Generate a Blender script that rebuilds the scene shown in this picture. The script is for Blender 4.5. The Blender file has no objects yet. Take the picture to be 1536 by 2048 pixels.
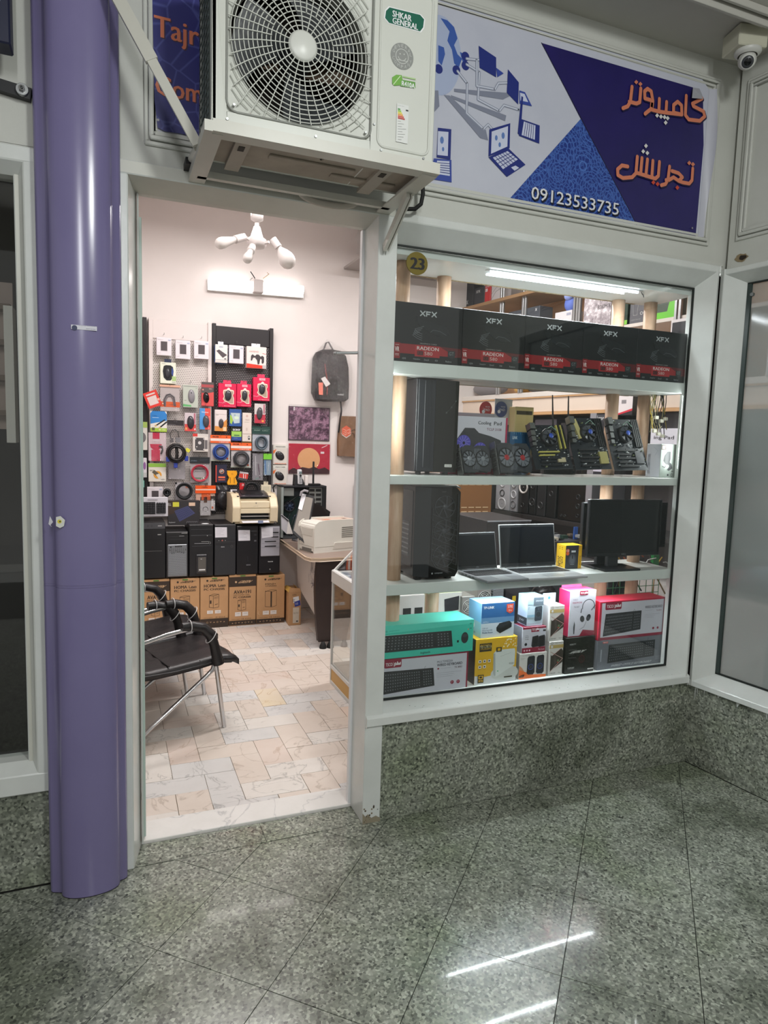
import bpy, bmesh, math, random
from mathutils import Vector, Matrix
from math import pi, sin, cos, radians as rad

S = bpy.context.scene
COL = S.collection
R = random.Random(7)

# ---------------------------------------------------------------- camera
FPX = 1353.3
YAW, PIT, ROL = 0.38477, 0.10523, 0.03012
CAM = Vector((0.0, 0.0, 1.5))
_w = Vector((sin(YAW)*cos(PIT), cos(YAW)*cos(PIT), -sin(PIT)))
_r0 = Vector((cos(YAW), -sin(YAW), 0))
_u0 = _r0.cross(_w)
_r = _r0*cos(ROL) + _u0*sin(ROL)
_u = -_r0*sin(ROL) + _u0*cos(ROL)
cd = bpy.data.cameras.new('camera')
cd.sensor_fit = 'VERTICAL'
cd.sensor_height = 36.0
cd.sensor_width = 27.0
cd.lens = 36.0*FPX/2048.0
cd.clip_start = 0.05
cd.clip_end = 100
cam = bpy.data.objects.new('camera', cd)
COL.objects.link(cam)
cam.matrix_world = Matrix(((_r.x, _u.x, -_w.x, CAM.x), (_r.y, _u.y, -_w.y, CAM.y), (_r.z, _u.z, -_w.z, CAM.z), (0, 0, 0, 1)))
S.camera = cam

# ---------------------------------------------------------------- world, lights, exposure
S.view_settings.view_transform = 'Standard'
S.view_settings.look = 'None'
S.view_settings.gamma = 1.0
S.view_settings.exposure = 0.0
S.view_settings.use_curve_mapping = False
W = bpy.data.worlds.new('world')
S.world = W
W.use_nodes = True
W.node_tree.nodes['Background'].inputs[0].default_value = (0.97, 0.97, 0.92, 1)
W.node_tree.nodes['Background'].inputs[1].default_value = 0.42

def area(name, loc, target, sx, sy, power, color):
    l = bpy.data.lights.new(name, 'AREA')
    l.shape = 'RECTANGLE'
    l.size = sx
    l.size_y = sy
    l.energy = power
    l.color = color
    o = bpy.data.objects.new(name, l)
    COL.objects.link(o)
    o.location = loc
    d = Vector(target) - Vector(loc)
    o.rotation_euler = d.to_track_quat('-Z', 'Y').to_euler()
    return o
# corridor tubes on the arcade ceiling behind the viewer, and unseen fill lamps added under the shop ceiling
area('corridor_tube_light', (1.0, -0.5, 3.05), (0.9, 1.8, 0.9), 0.35, 0.35, 36, (0.97, 1.0, 0.96))
area('corridor_tube_light', (-0.2, -1.3, 3.02), (-0.1, 2.3, 1.6), 0.10, 1.3, 40, (0.97, 0.98, 1.0))
area('shop_fill_light', (0.75, 4.5, 3.1), (0.75, 4.6, 0), 0.9, 0.12, 29, (1.0, 0.955, 0.935))
area('shop_fill_light', (0.75, 3.35, 3.1), (0.75, 3.6, 0), 0.9, 0.12, 13, (1.0, 0.955, 0.935))
area('shop_fill_light', (2.2, 4.1, 3.1), (2.2, 4.1, 0), 0.9, 0.12, 46, (1.0, 0.97, 0.95))
# LED strips fixed under the window boards
area('window_light', (1.78, 2.50, 2.189), (1.78, 2.58, 1.6), 0.85, 0.03, 10, (0.92, 0.97, 1.0))
area('window_light', (1.78, 2.47, 0.8815), (1.78, 2.48, 0.2), 0.80, 0.010, 3.4, (0.92, 0.98, 1.0))
area('window_light', (1.78, 2.595, 1.326), (1.78, 2.56, 0.2), 0.80, 0.012, 5.0, (0.92, 0.98, 1.0))
# side lights added out of sight behind the window frame to brighten the second tier
for _x, _t in ((2.462, 1.0), (0.992, 2.4)):
    _o = area('window_light', (_x, 2.434, 1.58), (_t, 2.75, 1.35), 0.34, 0.006, 0.8 if _x > 2 else 0.9, (0.95, 1.0, 0.98))
    _o.rotation_euler = (Vector((_t-_x, .32, 0)).to_track_quat('-Z', 'X')).to_euler()

# ---------------------------------------------------------------- pixel rays of the survey
def ray(x, y):
    return _w*FPX + _r*(x-768) - _u*(y-1024)
def at(x, y, Y):
    d = ray(x, y); return CAM + d*((Y-CAM.y)/d.y)
def atz(x, y, z):
    d = ray(x, y); return CAM + d*((z-CAM.z)/d.z)
def atx(x, y, X):
    d = ray(x, y); return CAM + d*((X-CAM.x)/d.x)
def atp(x, y, q, n):
    d = ray(x, y); n = Vector(n); return CAM + d*(n.dot(Vector(q)-CAM)/n.dot(d))

# ---------------------------------------------------------------- materials
_mc = {}
def _lin(c):
    return tuple((v/12.92 if v <= 0.04045 else ((v+0.055)/1.055)**2.4) for v in c)
def hx(h):
    h = h.lstrip('#'); h = h if len(h) == 6 else ''.join(c*2 for c in h); return _lin(tuple(int(h[i:i+2], 16)/255 for i in (0, 2, 4)))
def C(h, rough=0.5, metal=0.0, emit=0.0, coat=0.0, spec=0.5):
    k = (h, rough, metal, emit, coat, spec)
    if k in _mc: return _mc[k]
    m = bpy.data.materials.new('paint_'+h.strip('#'))
    m.use_nodes = True
    b = m.node_tree.nodes['Principled BSDF']
    c = hx(h)
    b.inputs['Base Color'].default_value = (*c, 1)
    b.inputs['Roughness'].default_value = rough
    b.inputs['Metallic'].default_value = metal
    b.inputs['Specular IOR Level'].default_value = spec
    if coat: b.inputs['Coat Weight'].default_value = coat; b.inputs['Coat Roughness'].default_value = 0.08
    if emit:
        b.inputs['Emission Color'].default_value = (*c, 1); b.inputs['Emission Strength'].default_value = emit
    _mc[k] = m
    return m

class NT:
    def __init__(s, name):
        s.m = bpy.data.materials.new(name); s.m.use_nodes = True
        s.t = s.m.node_tree; s.b = s.t.nodes['Principled BSDF']; s.n = s.t.nodes; s.l = s.t.links
    def add(s, typ, **kw):
        n = s.n.new(typ)
        for k, v in kw.items():
            if k in n.inputs: n.inputs[k].default_value = v
            else: setattr(n, k, v)
        return n
    def co(s, scale=(1, 1, 1), gen='Object'):
        t = s.add('ShaderNodeTexCoord'); mp = s.add('ShaderNodeMapping'); mp.inputs['Scale'].default_value = scale
        s.l.new(t.outputs[gen], mp.inputs[0]); return mp.outputs[0]
    def ramp(s, src, stops):
        r = s.add('ShaderNodeValToRGB'); e = r.color_ramp.elements
        while len(e) < len(stops): e.new(0.5)
        for i, (p, c) in enumerate(stops):
            e[i].position = p; e[i].color = (*(hx(c) if isinstance(c, str) else (c, c, c)), 1)
        s.l.new(src, r.inputs[0]); return r.outputs[0]
    def bump(s, src, strength=0.2, dist=0.01):
        b = s.add('ShaderNodeBump'); b.inputs['Strength'].default_value = strength; b.inputs['Distance'].default_value = dist
        s.l.new(src, b.inputs['Height']); s.l.new(b.outputs[0], s.b.inputs['Normal'])
    def mix(s, f, a, b, mode='MIX'):
        m = s.add('ShaderNodeMix', data_type='RGBA', blend_type=mode)
        for i, v in ((0, f), (6, a), (7, b)):
            if hasattr(v, 'is_linked') or hasattr(v, 'links'): s.l.new(v, m.inputs[i])
            else: m.inputs[i].default_value = v if i == 0 else (*hx(v), 1)
        return m.outputs[2]
    def noise(s, co, scale, detail=4, rough=0.6):
        n = s.add('ShaderNodeTexNoise'); n.inputs['Scale'].default_value = scale; n.inputs['Detail'].default_value = detail
        n.inputs['Roughness'].default_value = rough; s.l.new(co, n.inputs['Vector']); return n.outputs[0]

def mottled(name, a, b, scale=6, rough=0.5, bump=0.0, detail=5, coat=0.0, metal=0.0, bscale=None, stretch=(1, 1, 1)):
    k = ('mot', name)
    if k in _mc: return _mc[k]
    t = NT(name); co = t.co(stretch)
    f = t.noise(co, scale, detail)
    t.l.new(t.ramp(f, [(0.3, a), (0.7, b)]), t.b.inputs['Base Color'])
    t.b.inputs['Roughness'].default_value = rough; t.b.inputs['Metallic'].default_value = metal
    if coat: t.b.inputs['Coat Weight'].default_value = coat; t.b.inputs['Coat Roughness'].default_value = 0.1
    if bump: t.bump(t.noise(co, bscale or scale*8, 3), bump, 0.004)
    _mc[k] = t.m
    return t.m

def granite(name, polished):
    t = NT(name); co = t.co()
    v = t.add('ShaderNodeTexVoronoi'); v.inputs['Scale'].default_value = 130; t.l.new(co, v.inputs['Vector'])
    sp = t.ramp(v.outputs['Color'], [(0.05, '#3c3f3a'), (0.3, '#767a70'), (0.62, '#8e9287'), (0.9, '#b4b8aa')])
    v2 = t.add('ShaderNodeTexVoronoi'); v2.inputs['Scale'].default_value = 48; t.l.new(co, v2.inputs['Vector'])
    d = t.ramp(v2.outputs['Distance'], [(0.10, 0.0), (0.22, 1.0)])
    c1 = t.mix(d, '#565a55', sp)
    blot = t.ramp(t.noise(co, 2.3, 4), [(0.35, '#b9bdb4'), (0.5, '#ffffff'), (0.68, '#dfe6d6')])
    c2 = t.mix(1.0, c1, blot, 'MULTIPLY')
    t.l.new(c2, t.b.inputs['Base Color'])
    if polished:
        rr = t.ramp(t.noise(co, 5, 6), [(0.3, 0.16), (0.7, 0.27)])
        t.b.inputs['Coat Weight'].default_value = 0.28; t.b.inputs['Coat Roughness'].default_value = 0.045
        t.l.new(rr, t.b.inputs['Roughness'])
        t.bump(t.noise(co, 9, 2), 0.03, 0.01)
    else:
        t.b.inputs['Roughness'].default_value = 0.42
    return t.m
GRAN = granite('granite_floor', True)
GRANW = granite('granite_dado', False)

def marble(name, base, base2, vein, vs):
    t = NT(name); co = t.co()
    n = t.noise(co, 5, 8, 0.7)
    w = t.add('ShaderNodeTexNoise'); w.inputs['Scale'].default_value = vs; w.inputs['Detail'].default_value = 10; w.inputs['Distortion'].default_value = 1.6; t.l.new(co, w.inputs['Vector'])
    ab = t.add('ShaderNodeMath', operation='SUBTRACT'); ab.inputs[1].default_value = 0.5; t.l.new(w.outputs[0], ab.inputs[0])
    a2 = t.add('ShaderNodeMath', operation='ABSOLUTE'); t.l.new(ab.outputs[0], a2.inputs[0])
    vm = t.ramp(a2.outputs[0], [(0.0, 0.8), (0.008, 0.25), (0.02, 0.0)])
    bc = t.ramp(n, [(0.35, base), (0.65, base2)])
    t.l.new(t.mix(vm, bc, vein), t.b.inputs['Base Color'])
    t.b.inputs['Roughness'].default_value = 0.3
    return t.m
MARB = [marble('marble_warm', '#d6c9be', '#ddd1c7', '#b7a89c', 3), marble('marble_grey', '#cfccca', '#d9d6d4', '#a3a1a0', 5),
        marble('marble_white', '#dad3cc', '#e2dcd6', '#a9a49f', 4), marble('marble_yellow', '#dccbae', '#dfd1bf', '#c0a077', 4), marble('marble_pink', '#d6c5ba', '#dccdc3', '#bda594', 3)]
TH_M = marble('marble_threshold', '#dedbd7', '#e7e4e1', '#b9b8b8', 3)

WALLW = mottled('pink_white_plaster', '#ddd5d2', '#e2dad7', 3, 0.7, 0.05)
WALLC = mottled('old_white_plaster', '#bcbdb6', '#c9cac4', 2.2, 0.6, 0.12, 7, bscale=40)
CEILM = mottled('corridor_ceiling_paint', '#b3b1aa', '#bcbab3', 2, 0.6, 0.04)
FRAME = mottled('gloss_white_frame_paint', '#cdd0cd', '#d8dbd8', 5, 0.22, 0.10, 5, bscale=22)
FRAME2 = mottled('cream_frame_paint', '#bdbdb4', '#cbcbc2', 4, 0.3, 0.08, 5, bscale=18)
ACM = mottled('ac_cream_steel', '#c9cbc3', '#cfd1ca', 2, 0.35)
PURP = mottled('purple_enamel_metal', '#766f98', '#7b749d', 3, 0.20, 0.0)
BOARD = mottled('white_melamine', '#d4d9d6', '#dadfdc', 3, 0.3)
WOOD = mottled('turned_beech', '#b58f72', '#cfb096', 8, 0.5, 0.1, 6, stretch=(6, 6, 0.6))
CHIP = mottled('chipboard_edge', '#6b5a44', '#c2ae8a', 90, 0.8, 0.3)
CARD = mottled('brown_cardboard', '#b58b62', '#bd9369', 5, 0.75, 0.05)
LEATH = mottled('black_leather', '#1a1718', '#242021', 9, 0.36, 0.35, 5, bscale=60)
CHROME = C('#c8c8ca', 0.12, 1.0)
STEEL = C('#9a9c9c', 0.35, 1.0)
ALU = C('#c9ccca', 0.3, 0.6)
BLK = C('#141416', 0.4)
BLKM = C('#1b1c1f', 0.55)
BLKG = C('#0c0d10', 0.12)
WHT = C('#e8e8ea', 0.45)
GREY = C('#8b8e90', 0.5)
RUB = C('#101010', 0.7)
PRCREAM = mottled('aged_printer_plastic', '#d8c8a8', '#decfb2', 3, 0.42)
PRWHITE = mottled('printer_plastic', '#d8d4ca', '#dedad1', 3, 0.42)

def glassmat(name, tint=(0.955, 0.97, 0.965), gl=1.0, rough=0.02, bump=0.0, fac=None):
    m = bpy.data.materials.new(name); m.use_nodes = True
    n = m.node_tree.nodes; l = m.node_tree.links; n.clear()
    o = n.new('ShaderNodeOutputMaterial'); mx = n.new('ShaderNodeMixShader'); tr = n.new('ShaderNodeBsdfTransparent'); g = n.new('ShaderNodeBsdfGlossy')
    tr.inputs[0].default_value = (*tint, 1); g.inputs['Roughness'].default_value = rough; g.inputs[0].default_value = (gl, gl, gl, 1)
    ge = n.new('ShaderNodeNewGeometry'); dp = n.new('ShaderNodeVectorMath'); dp.operation = 'DOT_PRODUCT'
    l.new(ge.outputs['Normal'], dp.inputs[0]); l.new(ge.outputs['Incoming'], dp.inputs[1])
    def mt(op, a, b=None):
        q = n.new('ShaderNodeMath'); q.operation = op
        for i, v in enumerate((a, b)):
            if v is None: continue
            if isinstance(v, (int, float)): q.inputs[i].default_value = v
            else: l.new(v, q.inputs[i])
        return q.outputs[0]
    frs = mt('ADD', mt('MULTIPLY', mt('POWER', mt('SUBTRACT', 1.0, mt('ABSOLUTE', dp.outputs['Value'])), 5.0), 0.9), 0.04)
    if fac is None: l.new(frs, mx.inputs[0])
    else: mx.inputs[0].default_value = fac
    l.new(tr.outputs[0], mx.inputs[1]); l.new(g.outputs[0], mx.inputs[2]); l.new(mx.outputs[0], o.inputs[0])
    if bump:
        nz = n.new('ShaderNodeTexNoise'); nz.inputs['Scale'].default_value = 28; nz.inputs['Detail'].default_value = 3; nz.inputs['Distortion'].default_value = 1.5
        bp = n.new('ShaderNodeBump'); bp.inputs['Strength'].default_value = bump; bp.inputs['Distance'].default_value = 0.02
        l.new(nz.outputs[0], bp.inputs['Height']); l.new(bp.outputs[0], g.inputs['Normal'])
    return m
GLASS = glassmat('window_glass')
CLEAR = glassmat('clear_plastic', (0.96, 0.96, 0.96), 0.9, 0.08)
BAG = glassmat('crinkled_poly_bag', (0.95, 0.95, 0.95), 0.9, 0.14, 1.0, 0.13)
def frosted(name, col, t):
    m = bpy.data.materials.new(name); m.use_nodes = True
    n = m.node_tree.nodes; l = m.node_tree.links; n.clear()
    o = n.new('ShaderNodeOutputMaterial'); mx = n.new('ShaderNodeMixShader'); tr = n.new('ShaderNodeBsdfTransparent'); b = n.new('ShaderNodeBsdfPrincipled')
    b.inputs['Base Color'].default_value = (*hx(col), 1); b.inputs['Roughness'].default_value = 0.1; mx.inputs[0].default_value = t
    l.new(tr.outputs[0], mx.inputs[1]); l.new(b.outputs[0], mx.inputs[2]); l.new(mx.outputs[0], o.inputs[0]); return m

def perfo(name, base, hole, sx, r):
    t = NT(name)
    co = t.co((1, 1, 1)); sep = t.add('ShaderNodeSeparateXYZ'); t.l.new(co, sep.inputs[0])
    def M(op, a, b=None):
        n = t.add('ShaderNodeMath', operation=op)
        for i, v in enumerate((a, b)):
            if v is None: continue
            if isinstance(v, (int, float)): n.inputs[i].default_value = v
            else: t.l.new(v, n.inputs[i])
        return n.outputs[0]
    z = M('MULTIPLY', sep.outputs[2], 1/sx); row = M('FLOOR', z)
    odd = M('MULTIPLY', M('MODULO', M('ABSOLUTE', row), 2.0), 0.5)
    x = M('ADD', M('MULTIPLY', sep.outputs[0], 1/sx), odd)
    fx = M('SUBTRACT', M('FRACT', x), 0.5); fz = M('SUBTRACT', M('FRACT', z), 0.5)
    d = M('SQRT', M('ADD', M('MULTIPLY', fx, fx), M('MULTIPLY', fz, fz)))
    f = M('LESS_THAN', d, r)
    t.l.new(t.mix(f, base, hole), t.b.inputs['Base Color']); t.b.inputs['Roughness'].default_value = 0.45
    return t.m
PEGW = perfo('white_perforated_steel', '#d6cdc9', '#6c6460', 0.014, 0.27)
PEGB = perfo('black_perforated_steel', '#1f1b1e', '#a39a9a', 0.014, 0.25)
MESH = perfo('silver_vent_mesh', '#8e9297', '#2a2c30', 0.007, 0.34)

# ---------------------------------------------------------------- mesh builder
_txt = {}
def glyphs(s):
    if s in _txt: return _txt[s]
    cu = bpy.data.curves.new('t', 'FONT'); cu.body = s; cu.resolution_u = 2
    o = bpy.data.objects.new('t', cu)
    me = bpy.data.meshes.new_from_object(o)
    vs = [(v.co.x, v.co.y) for v in me.vertices]; fs = [tuple(p.vertices) for p in me.polygons]
    bpy.data.objects.remove(o); bpy.data.curves.remove(cu); bpy.data.meshes.remove(me)
    if not vs: vs = [(0, 0)]
    x0 = min(v[0] for v in vs); x1 = max(v[0] for v in vs); y0 = min(v[1] for v in vs); y1 = max(v[1] for v in vs)
    w = max(x1-x0, 1e-4); h = max(y1-y0, 1e-4)
    _txt[s] = ([((v[0]-x0)/w, (v[1]-y0)/h) for v in vs], fs)
    return _txt[s]

class MB:
    def __init__(s, M=None):
        s.v = []; s.f = []; s.fm = []; s.mats = []; s.M = M; s.sm = []
    def mi(s, m):
        if m not in s.mats: s.mats.append(m)
        return s.mats.index(m)
    def add(s, vs, fs, mat, smooth=False):
        b = len(s.v)
        for p in vs:
            p = Vector(p)
            s.v.append(s.M @ p if s.M else p)
        k = s.mi(mat)
        for f in fs:
            s.f.append([b+i for i in f]); s.fm.append(k); s.sm.append(smooth)
        return s
    def box(s, x0, x1, y0, y1, z0, z1, mat):
        v = [(x, y, z) for x in (x0, x1) for y in (y0, y1) for z in (z0, z1)]
        return s.add(v, [(0, 1, 3, 2), (4, 6, 7, 5), (0, 4, 5, 1), (2, 3, 7, 6), (0, 2, 6, 4), (1, 5, 7, 3)], mat)
    def hexa(s, v, mat):   # 8 points: bottom ring 4, top ring 4
        return s.add(v, [(3, 2, 1, 0), (4, 5, 6, 7), (0, 1, 5, 4), (1, 2, 6, 5), (2, 3, 7, 6), (3, 0, 4, 7)], mat)
    def bar(s, a, b, w, h, mat, up=(0, 0, 1)):
        a = Vector(a); b = Vector(b); d = (b-a).normalized(); up = Vector(up)
        sd = d.cross(up)
        if sd.length < 1e-4: sd = d.cross(Vector((1, 0, 0)))
        sd.normalize(); up = sd.cross(d)
        q = [(-1, -1), (1, -1), (1, 1), (-1, 1)]
        return s.hexa([a+sd*i*w/2+up*j*h/2 for i, j in q]+[b+sd*i*w/2+up*j*h/2 for i, j in q], mat)
    def cyl(s, a, b, r0, r1, mat, n=16, smooth=True):
        a = Vector(a); b = Vector(b); d = (b-a)
        if d.length < 1e-7: return s
        d.normalize(); sd = d.orthogonal().normalized(); up = d.cross(sd)
        v = [a+(sd*cos(2*pi*i/n)+up*sin(2*pi*i/n))*r0 for i in range(n)]+[b+(sd*cos(2*pi*i/n)+up*sin(2*pi*i/n))*r1 for i in range(n)]
        s.add(v, [(i, (i+1) % n, n+(i+1) % n, n+i) for i in range(n)], mat, smooth)
        s.add(v[:n], [tuple(range(n-1, -1, -1))], mat); s.add(v[n:], [tuple(range(n))], mat)
        return s
    def tube(s, pts, r, mat, n=8, closed=False, caps=True):
        pts = [Vector(p) for p in pts]; m = len(pts); rr = r if isinstance(r, (list, tuple)) else [r]*m
        vs = []; up = None
        for i, p in enumerate(pts):
            a = pts[(i-1) % m] if (i > 0 or closed) else p; b = pts[(i+1) % m] if (i < m-1 or closed) else p
            d = (b-a).normalized()
            if up is None: up = d.orthogonal().normalized()
            up = (up - d*up.dot(d))
            if up.length < 1e-5: up = d.orthogonal()
            up.normalize(); sd = d.cross(up)
            vs += [p+(up*cos(2*pi*k/n)+sd*sin(2*pi*k/n))*rr[i] for k in range(n)]
        fs = []
        for i in range(m if closed else m-1):
            j = (i+1) % m
            fs += [(i*n+k, i*n+(k+1) % n, j*n+(k+1) % n, j*n+k) for k in range(n)]
        s.add(vs, fs, mat, True)
        if caps and not closed:
            s.add(vs[:n], [tuple(range(n))], mat); s.add(vs[-n:], [tuple(range(n))], mat)
        return s
    def ring(s, c, ax1, ax2, r, tr, mat, n=24, k=6):
        c = Vector(c); ax1 = Vector(ax1); ax2 = Vector(ax2)
        return s.tube([c+ax1*cos(2*pi*i/n)*r+ax2*sin(2*pi*i/n)*r for i in range(n)], tr, mat, k, True)
    def lathe(s, o, ax, prof, mat, n=20):
        o = Vector(o); ax = Vector(ax).normalized(); sd = ax.orthogonal().normalized(); up = ax.cross(sd)
        v = []
        for r, h in prof: v += [o+ax*h+(sd*cos(2*pi*i/n)+up*sin(2*pi*i/n))*r for i in range(n)]
        fs = []
        for j in range(len(prof)-1): fs += [(j*n+i, j*n+(i+1) % n, (j+1)*n+(i+1) % n, (j+1)*n+i) for i in range(n)]
        return s.add(v, fs, mat, True)
    def prism(s, pts, d, mat):      # polygon (3d points) extruded along vector d
        pts = [Vector(p) for p in pts]; d = Vector(d); n = len(pts)
        s.add(pts+[p+d for p in pts], [tuple(range(n)), tuple(range(2*n-1, n-1, -1))]+[(i, (i+1) % n, n+(i+1) % n, n+i) for i in range(n)], mat)
        return s
    def ell(s, c, r, mat, n=14, m=8, M=None):
        c = Vector(c); v = []
        for j in range(m+1):
            t = pi*j/m
            for i in range(n):
                p = Vector((r[0]*sin(t)*cos(2*pi*i/n), r[1]*sin(t)*sin(2*pi*i/n), r[2]*cos(t)))
                v.append(c+(M @ p if M else p))
        return s.add(v, [(j*n+i, j*n+(i+1) % n, (j+1)*n+(i+1) % n, (j+1)*n+i) for j in range(m) for i in range(n)], mat, True)
    def build(s, name, parent=None, bevel=0.0, label=None, kind=None, seg=1, cat=None, group=None, origin=None):
        me = bpy.data.meshes.new(name)
        if parent is not None: Mi = WM[parent.name].inverted()
        elif origin is not None: Mi = Matrix.Translation(-Vector(origin))
        else:
            lo = Vector((min(v[0] for v in s.v), min(v[1] for v in s.v), min(v[2] for v in s.v))); hi = Vector((max(v[0] for v in s.v), max(v[1] for v in s.v), 0))
            origin = Vector(((lo.x+hi.x)/2, (lo.y+hi.y)/2, lo.z)); Mi = Matrix.Translation(-origin)
        me.from_pydata([tuple(Mi @ Vector(v)) for v in s.v], [], s.f)
        for m in s.mats: me.materials.append(m)
        me.polygons.foreach_set('material_index', s.fm)
        me.polygons.foreach_set('use_smooth', s.sm)
        if bevel:
            bm = bmesh.new(); bm.from_mesh(me)
            bmesh.ops.remove_doubles(bm, verts=bm.verts, dist=1e-6)
            ed = [e for e in bm.edges if len(e.link_faces) == 2 and e.calc_face_angle(0) > 0.6]
            bmesh.ops.bevel(bm, geom=ed, offset=bevel, segments=seg, affect='EDGES', clamp_overlap=True)
            bm.to_mesh(me); bm.free()
        me.validate()
        o = bpy.data.objects.new(name, me); COL.objects.link(o)
        if parent is not None: o.parent = parent; WM[o.name] = WM[parent.name].copy()
        else: o.location = origin; WM[o.name] = Matrix.Translation(Vector(origin))
        if label: o['label'] = label
        if kind: o['kind'] = kind
        if cat: o['category'] = cat
        if group: o['group'] = group
        return o
WM = {}
def thing(name, label, cat, loc=(0, 0, 0), rz=0.0, group=None):
    o = bpy.data.objects.new(name, None); COL.objects.link(o)
    o.empty_display_size = 0.05
    o.location = loc; o.rotation_euler = (0, 0, rz)
    WM[o.name] = Matrix.Translation(Vector(loc)) @ Matrix.Rotation(rz, 4, 'Z')
    o['label'] = label; o['category'] = cat
    if group: o['group'] = group
    return o
def struct(name, mb, bevel=0.0, parent=None):
    return mb.build(name, parent, bevel, kind=None if parent else 'structure')
def dup(root, off, label=None, rz=None):
    r = root.copy(); COL.objects.link(r); r.location = Vector(root.location)+Vector(off)
    if rz is not None: r.rotation_euler = (0, 0, rz)
    if label: r['label'] = label
    for ch in list(root.children):
        c = ch.copy(); COL.objects.link(c); c.parent = r
        for g in list(ch.children):
            d = g.copy(); COL.objects.link(d); d.parent = c
    return r

class Print:
    """flat print on a parallelogram face; u right 0..1, v down 0..1"""
    def __init__(s, mb, TL, TR, BL, off=0.0006):
        s.mb = mb; s.o = Vector(TL); s.U = Vector(TR)-s.o; s.V = Vector(BL)-s.o
        s.n = s.V.cross(s.U).normalized(); s.k = off; s.w = s.U.length; s.h = s.V.length; s.d = 0.00006
    def nx(s): s.k += s.d; return s.k
    def P(s, u, v, k): return s.o+s.U*u+s.V*v+s.n*k
    def rect(s, u0, v0, u1, v1, mat):
        k = s.nx(); s.mb.add([s.P(u0, v0, k), s.P(u1, v0, k), s.P(u1, v1, k), s.P(u0, v1, k)], [(0, 1, 2, 3)], mat); return s
    def poly(s, pts, mat):
        k = s.nx(); s.mb.add([s.P(u, v, k) for u, v in pts], [tuple(range(len(pts)))], mat); return s
    def ell(s, cu, cv, r, mat, ru=None, n=20, a=0.0):   # r in metres
        k = s.nx(); ru = ru or r
        s.mb.add([s.P(cu+(cos(t)*ru*cos(a)-sin(t)*r*sin(a))/s.w, cv+(cos(t)*ru*sin(a)+sin(t)*r*cos(a))/s.h, k) for t in [2*pi*i/n for i in range(n)]], [tuple(range(n))], mat); return s
    def ringp(s, cu, cv, r, w, mat, n=24, a0=0.0, a1=2*pi):
        k = s.nx(); m = n+1
        vs = [s.P(cu+cos(a0+(a1-a0)*i/n)*q/s.w, cv+sin(a0+(a1-a0)*i/n)*q/s.h, k) for q in (r-w/2, r+w/2) for i in range(m)]
        s.mb.add(vs, [(i, i+1, m+i+1, m+i) for i in range(n)], mat); return s
    def line(s, pts, w, mat):                     # w in metres
        k = s.nx(); q = [Vector((u*s.w, v*s.h)) for u, v in pts]
        for i in range(len(q)-1):
            d = q[i+1]-q[i]
            if d.length < 1e-6: continue
            d.normalize(); nn = Vector((-d.y, d.x))*w/2; a = q[i]-d*w*0.3*(w < .008); b = q[i+1]+d*w*0.3*(w < .008); k += .00002*(1 if i % 2 else -1)
            s.mb.add([s.P(p.x/s.w, p.y/s.h, k) for p in (a-nn, b-nn, b+nn, a+nn)], [(0, 1, 2, 3)], mat)
        if w > .008:
            for i, p in enumerate(q): s.mb.add([s.P((p.x+cos(t)*w/2)/s.w, (p.y+sin(t)*w/2)/s.h, k+.00005+.00001*(i % 2)) for t in [2*pi*j/14 for j in range(14)]], [tuple(range(14))], mat)
        return s
    def text(s, t, u0, v0, u1, v1, mat, bold=0.0, sh=0.0):
        vs, fs = glyphs(t)
        for dx in ((0, bold) if bold else (0,)):
            k = s.nx()
            s.mb.add([s.P(u0+(u1-u0)*x+dx/s.w+sh*y/s.w, v1+(v0-v1)*y, k) for x, y in vs], fs, mat)
        return s
def pxprint(mb, Y, x0, y0, x1, y1, off=0.0006):
    """print on the plane Y, surveyed from photo pixels; returns Print plus a px->uv map"""
    a = at(x0, y0, Y); b = at(x1, y0, Y); c = at(x0, y1, Y)
    zt = a.z; p = Print(mb, (a.x, Y, a.z), (b.x, Y, a.z), (a.x, Y, c.z), off)
    def uv(x, y):
        q = at(x, y, Y); return ((q.x-a.x)/(b.x-a.x), (q.z-a.z)/(c.z-a.z))
    p.b = lambda x0, y0, x1, y1: (*uv(x0, y0), uv(x1, y0)[0], uv(x0, y1)[1])   # box with both heights read at its left side
    return p, uv
# ================================================================= THE SETTING
YF = 2.36
KX = Vector((2.565, 2.36, 0)); TX = Vector((0.13103, -0.99138, 0)); NX = Vector((0.99138, 0.13103, 0))
MR = Matrix(((TX.x, NX.x, 0, KX.x), (TX.y, NX.y, 0, KX.y), (0, 0, 1, 0), (0, 0, 0, 1)))   # local frame of the slanted side wall

def clip(poly, p, n):   # keep side where (q-p).n <= 0
    out = []
    for i in range(len(poly)):
        a = poly[i]; b = poly[(i+1) % len(poly)]
        da = (a[0]-p[0])*n[0]+(a[1]-p[1])*n[1]; db = (b[0]-p[0])*n[0]+(b[1]-p[1])*n[1]
        if da <= 0: out.append(a)
        if da*db < 0:
            k = da/(da-db); out.append((a[0]+(b[0]-a[0])*k, a[1]+(b[1]-a[1])*k))
    return out

GROUT = C('#2f302c', 0.8)
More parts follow.
